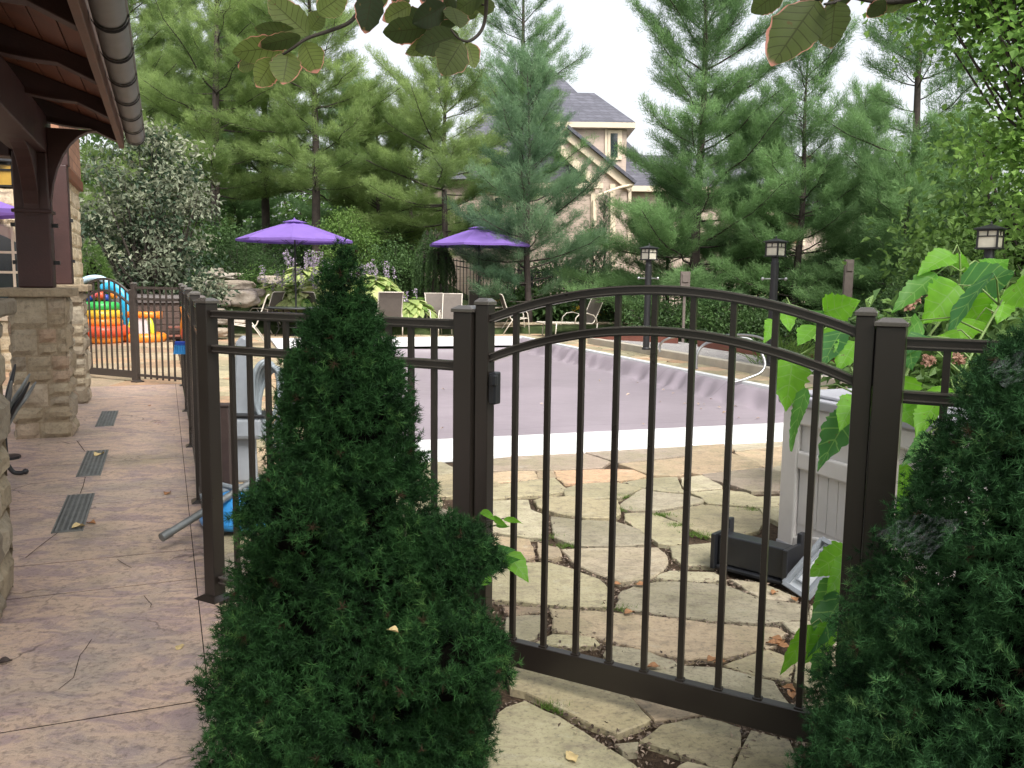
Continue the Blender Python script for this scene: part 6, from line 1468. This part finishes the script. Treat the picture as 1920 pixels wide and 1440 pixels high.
leafy('wall_plant', 'clump of dark leaves and grasses on the wall right of the lounger', at_(1165, 25), [((0, 0, .5), (.8, .4, .5))], 'shrub_dark', 39, (.10, .05), 60, 50, .15, tint=(.7, .2))
leafy('court_shrub', 'dark low shrubs along the far edge of the grey court', at_(1420, 20.2), [((0, 0, .5), (2.2, .4, .55)), ((-2.0, .7, .5), (1.4, .4, .5))], 'shrub_dark', 40, (.09, .05), 130, 70, .2, tint=(.7, .25))
leafy('court_shrub', 'dark hedge like shrub behind the pinkish hydrangea', at_(1790, 14.6), [((0, 0, .8), (1.6, .6, .9))], 'shrub_dark', 41, (.08, .05), 110, 80, .2, tint=(.6, .25))
leafy('garden_hedge', 'dark evergreen mass under the pines left of the house', at_(640, 28.5), [((0, 0, .9), (3.6, .6, 1.1))], 'shrub_dark', 42, (.10, .06), 120, 80, .3, tint=(.5, .25))
leafy('garden_hedge', 'dark evergreen mass under the blue green pine and lounger', at_(1060, 28.8), [((0, 0, .8), (3.2, .6, 1.0))], 'shrub_dark', 43, (.10, .06), 120, 80, .3, tint=(.5, .25))
leafy('garden_hedge', 'dark evergreen mass behind the dense pines on the right', at_(1560, 24), [((0, 0, 1.0), (4.4, .6, 1.2))], 'shrub_dark', 44, (.10, .06), 150, 80, .3, tint=(.5, .25))
def hosta(label, c, R, seed, n=70, flowers=14, fh=.75):
    rd = random.Random(seed); c = Vector(c); r = tag(E('hosta', c), label, 'hosta', 'yellow green hostas by the rock bank'); mb = MB(); uv = []; ti = []
    for k in range(n):
        a = rd.uniform(0, 6.28); q = math.sqrt(rd.random()); L = rd.uniform(.30, .48); d = Vector((math.cos(a), math.sin(a), 0)); b = c + d * R * q * .8 + UP * (.34 + .42 * (1 - q))
        blade(mb, uv, ti, b, b + d * L + UP * (.10 - .30 * q), UP + d * .3, L * .62, rd.gauss(.5, .3), lambda t: math.sin(math.pi * min(1, t * .96 + .03)) ** .75, .25, .25, .02, 6, 2, seed * 99 + k)
    o = build_blades('leaves', mb, uv, ti, 'hosta', r)
    mb = MB(); rng = np.random.default_rng(seed); P = []
    for k in range(n): a = rd.uniform(0, 6.28); q = math.sqrt(rd.random()) * R * .7; b = c + Vector((math.cos(a) * q, math.sin(a) * q, 0)); mb.tube([b, b + UP * .45], .006, 4)
    for k in range(flowers):
        a = rd.uniform(0, 6.28); q = math.sqrt(rd.random()) * R * .9; b = c + Vector((math.cos(a) * q, math.sin(a) * q, .3)); h = fh * rd.uniform(.7, 1.2); t = b + Vector((rd.uniform(-.12, .12), rd.uniform(-.12, .12), h)); mb.tube([b, t], .005, 4)
        for i in range(26): P.append(tuple(b.lerp(t, .55 + .45 * rd.random()) + Vector((rd.gauss(0, .022), rd.gauss(0, .022), 0))))
    mb.build('flower_stalks', 'stem', r)
    if P:
        P = np.array(P); D = unit(rng.normal(size=P.shape) + np.array([0, 0, -.4])); V, T = leaves(P, D, rng.normal(size=P.shape), .055, .03, rng.random(len(P)), rng); fmesh('blossoms', V, 'lilac', T, r)
for k, (u, v, Y, R, n, fl, lab) in enumerate(((518, 566, 23.2, .55, 60, 8, 'yellow green hosta at the left of the clump, beside the grey boulder'), (565, 566, 23.0, .62, 75, 12, 'yellow green hosta behind the left parasol pole'), (610, 565, 23.6, .6, 70, 14, 'yellow green hosta with lilac flower spikes left of the spruce tip'), (575, 545, 24.8, .6, 60, 20, 'rear yellow green hosta with the tallest lilac flower spikes'), (700, 565, 23.6, .6, 60, 14, 'yellow green hosta at the right edge of the tall spruce'), (765, 600, 22.8, .5, 70, 3, 'yellow green hosta beside the tall lounger back'))):
    q = A(u, v, Y); hosta(lab, (q.x, q.y, max(hz(q.x, q.y), q.z - .38)), R * 1.3, 50 + k, int(n * 1.4), fl)
def weeping_spruce():
    c = Vector(at_(812, 24.6)); r = tag(E('weeping_spruce', c), 'dark weeping spruce with hanging branches beside the right parasol', 'weeping spruce'); rd = random.Random(12); rng = np.random.default_rng(12); P = []; D = []; T = []; mb = MB()
    mb.tube([c, c + Vector((.05, 0, 1.0)), c + Vector((-.02, 0, 1.9))], [.07, .06, .03], 8)
    for k in range(150):
        a = rd.uniform(0, 6.28); q = math.sqrt(rd.random()); R = .80 * q; top = 2.2 - .9 * q * q + rd.uniform(-.15, .1); b = c + Vector((math.cos(a) * R * .7, math.sin(a) * R * .7, top)); L = rd.uniform(.5, 1.3); tt = rd.gauss(.45, .2)
        mb.tube([c + UP * min(1.85, top - .05), b], [.02, .01], 4, False)
        for i in range(int(L / .05)):
            t = i * .05; p = b + Vector((math.cos(a) * .12 * (1 - math.exp(-t * 4)), math.sin(a) * .12 * (1 - math.exp(-t * 4)), -t)) + Vector((rd.gauss(0, .012), rd.gauss(0, .012), 0))
            if p.z < c.z + .1: break
            P.append(tuple(p)); D.append((math.cos(a) * .3, math.sin(a) * .3, -1)); T.append(tt + .2 * (t / L - .3))
    V, TT = needles(np.array(P), np.array(D), 14, .055, .011, .8, rng, np.array(T), .01, .03); mb.build('trunk', 'twig', r, smooth=True); fmesh('foliage', V, 'shrub_dark', TT, r)
weeping_spruce()
q = at_(1107, 26.5); pine('blue_conifer', 'small blue grey conifer in front of the beige siding', q, 2.7, .85, .2, 77, 'pine_c', 1.6, .06, .010, .17, None, 18, 14, .9, 0, 'conifer', .015)
q = at_(1128, 27.5); pine('blue_conifer', 'slender blue grey conifer spire against the house wall', q, 3.6, .6, .3, 78, 'pine_c', 1.4, .06, .010, .2, None, 30, 12, .9, 0, 'conifer', .015)
def cone_shrub():
    q = at_(176, 20.1); c = np.array(q); rng = np.random.default_rng(5); n = 3800; qh = 1 - np.sqrt(rng.random(n)); R = .85 * (1 - qh) ** .85 + .02; th = rng.random(n) * 6.283; R = R * (1 - .25 * rng.random(n) ** 2)
    P = c + np.stack([np.cos(th) * R, np.sin(th) * R, .1 + qh * 2.25], 1); D = np.stack([np.cos(th), np.sin(th), np.full(n, .6)], 1); V, T = needles(P, D, 10, .06, .010, .9, rng, np.clip(rng.normal(.55, .25, n), 0, 1), .01, .04)
    r = tag(E('cone_spruce', q), 'small light green conical spruce behind the far arched gate', 'dwarf spruce'); fmesh('foliage', V, 'shrub_mid', T, r); mb = MB(); mb.tube([q, (q[0], q[1], q[2] + 2.0)], [.07, .01], 8); mb.lathe([(.55, .15), (.02, 1.9)], 14, q); mb.build('trunk', 'spruce_core', r)  # the near-black cone round the stem is painted shade inside the foliage
cone_shrub()
def flowers(label, c, R, h, n, mat, seed, name='flower_clump', cat='flowers'):
    rd = random.Random(seed); rng = np.random.default_rng(seed); c = Vector(c); r = tag(E(name, c), label, cat); mb = MB(); P = []; L = []
    for k in range(n):
        a = rd.uniform(0, 6.28); q = math.sqrt(rd.random()) * R; b = c + Vector((math.cos(a) * q * 1.6, math.sin(a) * q * .6, 0)); t = b + Vector((rd.uniform(-.08, .08), rd.uniform(-.05, .05), h * rd.uniform(.6, 1.1))); mb.tube([b, t], .005, 4)
        for i in range(12): P.append(tuple(t + Vector((rd.gauss(0, .018), rd.gauss(0, .018), rd.gauss(0, .012)))))
        for i in range(8): L.append(tuple(b.lerp(t, rd.random() * .85)))
    mb.build('stems', 'stem', r); P = np.array(P); L = np.array(L)
    V, T = leaves(P, rng.normal(size=P.shape), np.tile([0, -.6, .8], (len(P), 1)), .045, .028, rng.random(len(P)), rng); fmesh('blossoms', V, mat, T, r)
    V, T = leaves(L, rng.normal(size=L.shape), rng.normal(size=L.shape) * .5 + np.array([0, 0, 1.0]), .12, .045, rng.random(len(L)), rng); fmesh('leaves', V, 'shrub_dark', T, r)
for k, (u, v, Y, lab) in enumerate(((878, 575, 25.2, 'yellow flowers behind the pale table, left of the pole'), (918, 560, 25.4, 'yellow flowers behind the pale table, right of the pole'), (1065, 575, 25.4, 'yellow flowers left of the lounger back'), (1138, 590, 25.2, 'yellow flowers right of the lounger back'))):
    q = A(u, v, Y); flowers(lab, (q.x, q.y, hz(q.x, q.y)), .28, max(.35, q.z - hz(q.x, q.y)), 16, 'gold', 70 + k)
# maple on the right
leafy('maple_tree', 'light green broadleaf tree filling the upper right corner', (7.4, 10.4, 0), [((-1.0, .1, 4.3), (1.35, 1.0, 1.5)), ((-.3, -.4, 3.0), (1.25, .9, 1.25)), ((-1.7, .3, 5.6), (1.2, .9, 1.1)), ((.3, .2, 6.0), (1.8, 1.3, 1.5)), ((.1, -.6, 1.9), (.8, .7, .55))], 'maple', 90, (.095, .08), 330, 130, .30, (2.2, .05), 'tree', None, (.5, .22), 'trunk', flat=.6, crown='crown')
leafy('background_tree', 'shaded broadleaf tree deep behind the maple at the right edge', (9.6, 15.5, 0), [((0, 0, 2.6), (2.4, 1.4, 2.6)), ((-1.4, .3, 1.6), (1.2, 1, 1.5))], 'shrub_mid', 91, (.14, .10), 110, 85, .42, (1.2, .12), 'tree', 'broadleaf trees beyond the fence', (.6, .25), 'trunk', crown='crown')
# hydrangea with fading pink heads behind the right hand fence
def hydrangea():
    q = A(1800, 700, 5.6); c = (q.x, q.y, .02); r = leafy('hydrangea', 'green hydrangea with fading pink flower heads behind the big leaves', c, [((-.25, 0, .75), (.55, .4, .55)), ((.35, .1, .85), (.6, .45, .6))], 'shrub_mid', 95, (.105, .055), 90, 34, .12, (.2, .02), tint=(.35, .2))
    rng = np.random.default_rng(4); P = []
    for (u, v, Y) in ((1715, 560, 5.2), (1703, 572, 5.15), (1752, 553, 5.3), (1862, 573, 5.3), (1742, 675, 5.0), (1798, 674, 5.0)):
        b = np.array(A(u, v, Y)); d = unit(rng.normal(size=(70, 3))); P.append(b + d * np.array([.034, .03, .026]) * (.5 + .5 * rng.random((70, 1))))
    P = np.concatenate(P); V, T = leaves(P, rng.normal(size=P.shape), rng.normal(size=P.shape) * .5 + np.array([0, -.7, .6]), .024, .02, rng.random(len(P)), rng); fmesh('flower_heads', V, 'pinkflower', T, r)
hydrangea()
def grass_tuft(label, c, n, h, R, seed):
    rng = np.random.default_rng(seed); c = np.array(c); P = c + np.stack([rng.normal(size=n) * R * .35, rng.normal(size=n) * R * .35, np.zeros(n)], 1); d = unit(np.stack([rng.normal(size=n) * .5, rng.normal(size=n) * .5, np.full(n, 1.0)], 1)); L = h * (.6 + .6 * rng.random((n, 1))); s = unit(np.cross(d, rng.normal(size=(n, 3)))) * .006
    m1 = P + d * L * .55; tip = P + d * L * .95 + np.stack([d[:, 0], d[:, 1], np.full(n, -.35)], 1) * L * .35
    V = np.concatenate([np.stack([P - s, P + s, m1 + s, m1 - s], 1), np.stack([m1 - s, m1 + s, tip, tip - s * .2], 1)]); t = rng.random(n)
    tag(fmesh('ornamental_grass', V, 'grassy', np.concatenate([t, t]), None, tuple(c)), label, 'grass')
q = G(1500, 705); grass_tuft('tuft of ornamental grass behind the right end of the gate arch', (q.x, q.y + .6, 0), 420, .75, .55, 6)

# ------------------------------------------------------------------ big lobed leaves growing through the gate end
def lobe(t):
    pts = [(0, .12), (.05, .55), (.14, .86), (.24, 1.0), (.33, .93), (.42, .98), (.50, .84), (.6, .70), (.68, .62), (.78, .40), (.88, .22), (.95, .09), (1, 0)]
    for (a, b), (c, d) in zip(pts[:-1], pts[1:]):
        if t <= c: return b + (d - b) * (t - a) / (c - a)
    return 0
BIG = [  # base u,v -> tip u,v, width px, depth, tint, roll
    ((1786, 476), (1722, 508), 44, 3.1, .9, .5), ((1756, 514), (1672, 578), 44, 3.05, .45, -.4), ((1790, 540), (1905, 520), 118, 3.2, .10, .9), ((1796, 534), (1733, 606), 80, 3.0, .95, .2), ((1862, 512), (1762, 620), 34, 2.9, .1, 1.0), ((1812, 556), (1848, 622), 76, 3.15, .9, -.3), ((1905, 530), (1925, 575), 60, 2.95, .85, .3), ((1885, 560), (1872, 602), 44, 3.1, .9, .0), ((1830, 600), (1800, 640), 50, 2.95, .95, .4),
    ((1790, 480), (1818, 512), 30, 3.2, .8, -.5), ((1738, 630), (1700, 660), 44, 2.8, .15, .5), ((1770, 625), (1782, 662), 46, 2.85, .95, 0), ((1706, 650), (1708, 690), 50, 2.8, .2, .3),
    ((1470, 575), (1482, 616), 40, 3.3, .95, .2), ((1545, 585), (1612, 566), 62, 3.2, .95, .2), ((1552, 600), (1520, 585), 34, 3.25, .25, .3), ((1580, 618), (1536, 682), 54, 3.0, .15, .5), ((1604, 640), (1572, 690), 54, 2.95, .85, -.2), ((1530, 612), (1496, 640), 42, 3.2, .8, .4), ((1540, 620), (1560, 650), 44, 3.1, .95, .2), ((1487, 672), (1472, 770), 66, 3.1, .9, .1), ((1448, 600), (1436, 640), 26, 3.2, .9, .2),
    ((1512, 728), (1474, 842), 28, 2.95, .35, .7), ((1606, 746), (1575, 800), 52, 2.85, .95, -.1), ((1600, 770), (1528, 876), 58, 2.85, .15, .5), ((1640, 725), (1634, 778), 34, 2.75, .9, .2), ((1650, 770), (1634, 815), 30, 2.75, .3, .2), ((1692, 705), (1700, 790), 60, 2.85, .95, .2), ((1775, 725), (1712, 810), 56, 2.75, .9, .5), ((1745, 815), (1700, 870), 40, 2.65, .3, .2), ((1698, 870), (1680, 960), 44, 2.7, .9, 0), ((1640, 880), (1630, 980), 36, 2.75, .9, .3), ((1695, 950), (1668, 1000), 44, 2.7, .8, .1),
    ((1592, 1030), (1516, 1082), 58, 2.9, .85, .2), ((1588, 1052), (1556, 1110), 46, 2.85, .95, -.3), ((1560, 1085), (1528, 1165), 44, 2.85, .3, .5), ((1585, 1110), (1508, 1228), 54, 2.8, .12, .4), ((1520, 1172), (1464, 1268), 34, 2.75, .95, .2), ((1560, 1170), (1512, 1245), 46, 2.75, .85, -.3), ((1545, 1225), (1526, 1280), 40, 2.7, .2, .3), ((1595, 1090), (1600, 1150), 50, 2.75, .85, .3),
    ((1725, 600), (1690, 640), 40, 2.95, .4, .4), ((1850, 500), (1890, 490), 46, 3.3, .5, .6), ((1690, 760), (1720, 800), 46, 2.85, .85, .2), ((1660, 640), (1640, 655), 22, 2.95, .9, .1)]
def big_plant():
    b0 = Vector(G(1670, 1090)); r = tag(E('large_leaved_plant', b0), 'tall plant with large bright lobed leaves twining round the gate hinge post', 'plant'); mb = MB(); uv = []; ti = []; st = MB(); rd = random.Random(5)
    stems = [[b0, A(1660, 900, 3.0), A(1700, 700, 3.1), A(1790, 560, 3.15), A(1800, 475, 3.15)], [b0, A(1650, 850, 3.0), A(1600, 700, 3.1), A(1540, 600, 3.25), A(1480, 570, 3.3)], [b0, A(1620, 1000, 2.95), A(1590, 1060, 2.88), A(1550, 1180, 2.78)], [b0, A(1760, 800, 2.8), A(1880, 560, 3.0)]]
    node = []
    for s in stems:
        p = spline(s, 10); st.tube(p, [.008 - .005 * i / len(p) for i in range(len(p))], 7); node += p
    for k, (b, t, w, Y, tn, ro) in enumerate(BIG):
        p = A(b[0], b[1], Y + .02); q = A(t[0], t[1], Y - .06 + rd.uniform(-.05, .05)); m = Y / FPX
        view = (Vector(EYE) - p).normalized(); ax = (q - p).normalized(); n = view.cross(ax).normalized(); nn = view * math.cos(ro) + n * math.sin(ro) * (1 if k % 2 else -1)
        blade(mb, uv, ti, p, q, nn, w * m * 1.05 / max(.5, math.cos(ro) * .75 + .25), tn, lobe, .24, .12, .028, 26, 4, k, .12)
        a = min(node, key=lambda z: (z - p).length); st.tube([a, a.lerp(p, .5) + UP * .03, p], [.004, .003, .002], 5, False)
    st.build('stem', 'stem', r, smooth=True); o = build_blades('leaves', mb, uv, ti, 'bigleaf', r)
    b0 = Vector(G(905, 1150)); r = tag(E('seedling', b0), 'thin seedling with green leaves growing by the left gate upright', 'plant'); mb = MB(); uv = []; ti = []; st = MB(); s = spline([b0, A(900, 1060, 2.93), A(905, 990, 2.92), A(898, 965, 2.92)], 8); st.tube(s, .004, 6); node = s
    for k, (b, t, w, tn) in enumerate((((903, 958), (928, 972), 18, .9), ((925, 970), (948, 986), 14, .85), ((945, 972), (978, 978), 14, .95), ((930, 985), (952, 990), 9, .5), ((918, 1042), (962, 1028), 34, .2), ((926, 1048), (972, 1052), 22, .3), ((952, 1038), (992, 1088), 44, .95), ((920, 1080), (905, 1098), 20, .8))):
        p, q = A(b[0], b[1], 2.93), A(t[0], t[1], 2.86); view = (Vector(EYE) - p).normalized(); blade(mb, uv, ti, p, q, view + Vector((.2, 0, .5 - .8 * (k % 2))), w * 2.93 / FPX, tn, lobe, .2, .12, .02, 16, 3, 300 + k, .05)
        a = min(node, key=lambda z: (z - p).length); st.tube([a, p], .002, 5, False)
    st.build('stem', 'twig', r, smooth=True); build_blades('leaves', mb, uv, ti, 'bigleaf', r)
big_plant()

# ------------------------------------------------------------------ the two dwarf spruces
def prof_a(q):
    pts = [(0, .33), (.08, .385), (.18, .39), (.30, .345), (.40, .285), (.48, .232), (.58, .198), (.68, .170), (.76, .142), (.84, .098), (.90, .058), (.955, .028), (1, .006)]
    for (a, b), (c, d) in zip(pts[:-1], pts[1:]):
        if q <= c: return b + (d - b) * (q - a) / (c - a)
    return .008
def prof_b(q):
    pts = [(0, .50), (.1, .58), (.2, .60), (.28, .57), (.35, .525), (.425, .485), (.497, .445), (.57, .40), (.64, .365), (.71, .325), (.786, .265), (.857, .155), (.93, .07), (1, .01)]
    for (a, b), (c, d) in zip(pts[:-1], pts[1:]):
        if q <= c: return b + (d - b) * (q - a) / (c - a)
    return .01
q = A(668, 1400, 2.38); tp = A(640, 468, 2.38)
b1 = A(850, 1060, 2.25)
dwarf_spruce('dwarf_spruce', 'tall dark dwarf spruce cone standing in front of the fence, left of the gate', (q.x, q.y, 0), tp.z, prof_a, 21, 'spruce', ((tp.x - q.x) / tp.z, 0), ((b1.x, b1.y, b1.z, .115, 190), (A(560, 1000, 2.2).x, 2.2, A(560, 980, 2.2).z, .14, 200), (A(840, 1230, 2.15).x, 2.1, A(840, 1230, 2.15).z, .15, 200)), 4000)
q = A(2048, 1400, 1.86)
dwarf_spruce('dwarf_spruce', 'broad dwarf spruce cut off by the right edge, in front of the fence', (q.x, q.y, 0), 1.60, prof_b, 33, 'spruce_b', (0, 0), (), 6000, 24, .0185, .0019)
def web(label, pts, seed):
    mb = MB(); a, b, c, d = [Vector(p) for p in pts]; n = 12; vs = []
    for i in range(n + 1):
        for j in range(n + 1):
            u, v = i / n, j / n; p = a.lerp(b, u).lerp(d.lerp(c, u), v); sag = 4 * u * (1 - u) * v * (1 - v); vs.append(p - UP * .03 * sag + Vector((0, .02 * noise.noise(p * 20), .012 * noise.noise(p * 30))))
    mb.add(vs, [(i * (n + 1) + j, i * (n + 1) + j + 1, (i + 1) * (n + 1) + j + 1, (i + 1) * (n + 1) + j) for i in range(n) for j in range(n)]); o = mb.build('spider_web', 'web', loc=a, smooth=True); tag(o, label, 'spider web', 'spider webs on the right spruce')
web('hazy spider web low on the left flank of the right spruce', (A(1640, 1008, 1.80), A(1705, 960, 1.72), A(1815, 975, 1.50), A(1740, 1050, 1.46)), 1)
web('hazy spider web at the upper right of the right spruce', (A(1845, 690, 1.72), A(1905, 655, 1.66), A(1990, 660, 1.5), A(1890, 730, 1.48)), 2)

# ------------------------------------------------------------------ tricolour beech overhead: its low twigs hang into view
def beech():
    base = Vector((-.9, -2.6, 0)); r = tag(E('beech_tree', base), 'tricolour beech whose pink edged leaves hang into the top of the view', 'tree'); rd = random.Random(17); rng = np.random.default_rng(17)
    mb = MB(); mb.tube(spline([base, base + Vector((.1, .05, 1.5)), base + Vector((.15, .2, 3.2)), base + Vector((.2, .4, 6.5))], 6), [.17 - .13 * i / 18 for i in range(19)], 12)
    for k in range(14): a = rd.uniform(-.3, 3.4); z = rd.uniform(2.4, 5.0); b = base + Vector((.15, .2, z)); d = Vector((math.cos(a), math.sin(a), 0)); mb.tube(spline([b, b + d * 1.2 + UP * .5, b + d * 2.6 + UP * .7, b + d * 4.2 + UP * .5], 5), [.045 - .04 * i / 15 for i in range(16)], 6)
    mb.build('trunk', 'twig', r, smooth=True)
    K = 11500; P = np.stack([rng.normal(.1, 1.7, K), rng.normal(-.2, 1.75, K), 3.0 + np.abs(rng.normal(0, 1.0, K))], 1)
    P = P[(P[:, 1] < 2.9) & (P[:, 1] > -5)]; P[:, 2] = np.maximum(P[:, 2], 1.75 + .42 * np.maximum(P[:, 1], 0) + .9); K = len(P)
    D = unit(rng.normal(size=P.shape) + np.array([0, 0, -.3])); N = unit(rng.normal(size=P.shape) * .45 + np.array([0, 0, 1.0])); V, T = leaves(P, D, N, .085, .055, rng.random(K) * .6, rng); fmesh('crown', V, 'shrub_mid', T, r)
    tw = MB(); mb2 = MB(); uv = []; ti = []
    twigs = [([(760, -40), (683, 14), (655, 42), (620, 57), (576, 72), (545, 93), (505, 116), (480, 121), (444, 117)], 1.45), ([(912, -30), (911, 25), (902, 58), (880, 77), (860, 72), (845, 55)], 1.4), ([(880, -30), (850, 18), (846, 42), (838, 50)], 1.45), ([(780, -30), (830, 0), (880, 5), (911, 10)], 1.42), ([(1720, -4), (1690, 3), (1640, 2), (1590, -6), (1565, 4), (1545, 8)], .98), ([(1560, -20), (1530, 2)], .96)]
    for pts, Y in twigs:
        q = [A(u, v, Y + .03 * math.sin(i)) for i, (u, v) in enumerate(pts)]; top = q[0] + Vector((.05, -.25, 1.5)); pp = [top, top.lerp(q[0], .6) + Vector((.02, .01, 0))] + spline(q, 6); tw.tube(pp, [.0042 - .0030 * i / len(pp) for i in range(len(pp))], 6)
    tw.build('twig', 'twig', r, smooth=True)
    LV = [((578, 66), (502, -6), 50, 1.45, .7), ((560, 66), (478, 54), 34, 1.46, .25), ((563, 68), (484, 88), 30, 1.42, .2), ((535, 86), (436, 100), 46, 1.44, .75), ((570, 80), (596, 137), 46, 1.43, .9), ((541, 98), (530, 156), 50, 1.43, .8), ((512, 112), (482, 162), 42, 1.44, .85), ((583, 55), (606, 22), 30, 1.47, .5), ((596, 24), (650, -14), 46, 1.44, .85), ((480, 118), (444, 124), 26, 1.45, .7), ((500, 114), (440, 92), 30, 1.47, .5),
          ((700, -25), (684, 62), 48, 1.38, .05), ((690, 10), (730, -12), 32, 1.46, .4), ((770, 10), (718, 38), 34, 1.44, .7), ((800, 40), (742, 26), 36, 1.46, .1), ((835, 10), (775, 44), 44, 1.4, .05), ((862, 40), (760, 68), 20, 1.42, .1), ((800, 52), (718, 62), 44, 1.40, .15), ((860, 66), (778, 92), 46, 1.38, .2), ((850, 60), (762, 102), 34, 1.43, .5), ((866, 78), (828, 140), 56, 1.38, .45), ((876, 79), (890, 126), 32, 1.4, .85), ((850, -10), (812, 32), 50, 1.43, .1), ((848, 14), (862, 50), 40, 1.41, .3), ((905, -12), (852, 22), 40, 1.42, .3), ((910, -6), (908, 30), 34, 1.43, .4), ((760, -22), (738, 12), 34, 1.45, .3), ((880, 12), (893, 34), 28, 1.44, .35), ((820, -25), (790, 6), 50, 1.42, .1),
          ((1532, 2), (1446, 119), 84, .97, .45), ((1566, 4), (1556, 88), 58, .96, .35), ((1470, -22), (1408, 24), 44, .98, .3), ((1660, 0), (1626, 34), 28, 1.0, .1), ((1705, -2), (1640, 18), 26, 1.0, .4), ((1600, -8), (1545, 12), 30, .99, .1), ((1545, -20), (1500, 6), 40, .98, .2)]
    prof = lambda t: max(.02, math.sin(math.pi * (min(1, t * .985 + .01)) ** .92) ** .72)
    for k, (b, t, w, Y, tn) in enumerate(LV):
        p, q = A(b[0], b[1], Y), A(t[0], t[1], Y + rd.uniform(-.03, .03)); view = (Vector(EYE) - p).normalized(); ax = (q - p).normalized(); n = view.cross(ax).normalized(); ro = rd.uniform(-.5, .5)
        blade(mb2, uv, ti, p, q, view * math.cos(ro) + n * math.sin(ro), w * Y / FPX * 1.08 / math.cos(ro), tn, prof, .14, .05, .016, 18, 4, 500 + k, .07)
    build_blades('leaves', mb2, uv, ti, 'beech', r)
beech()
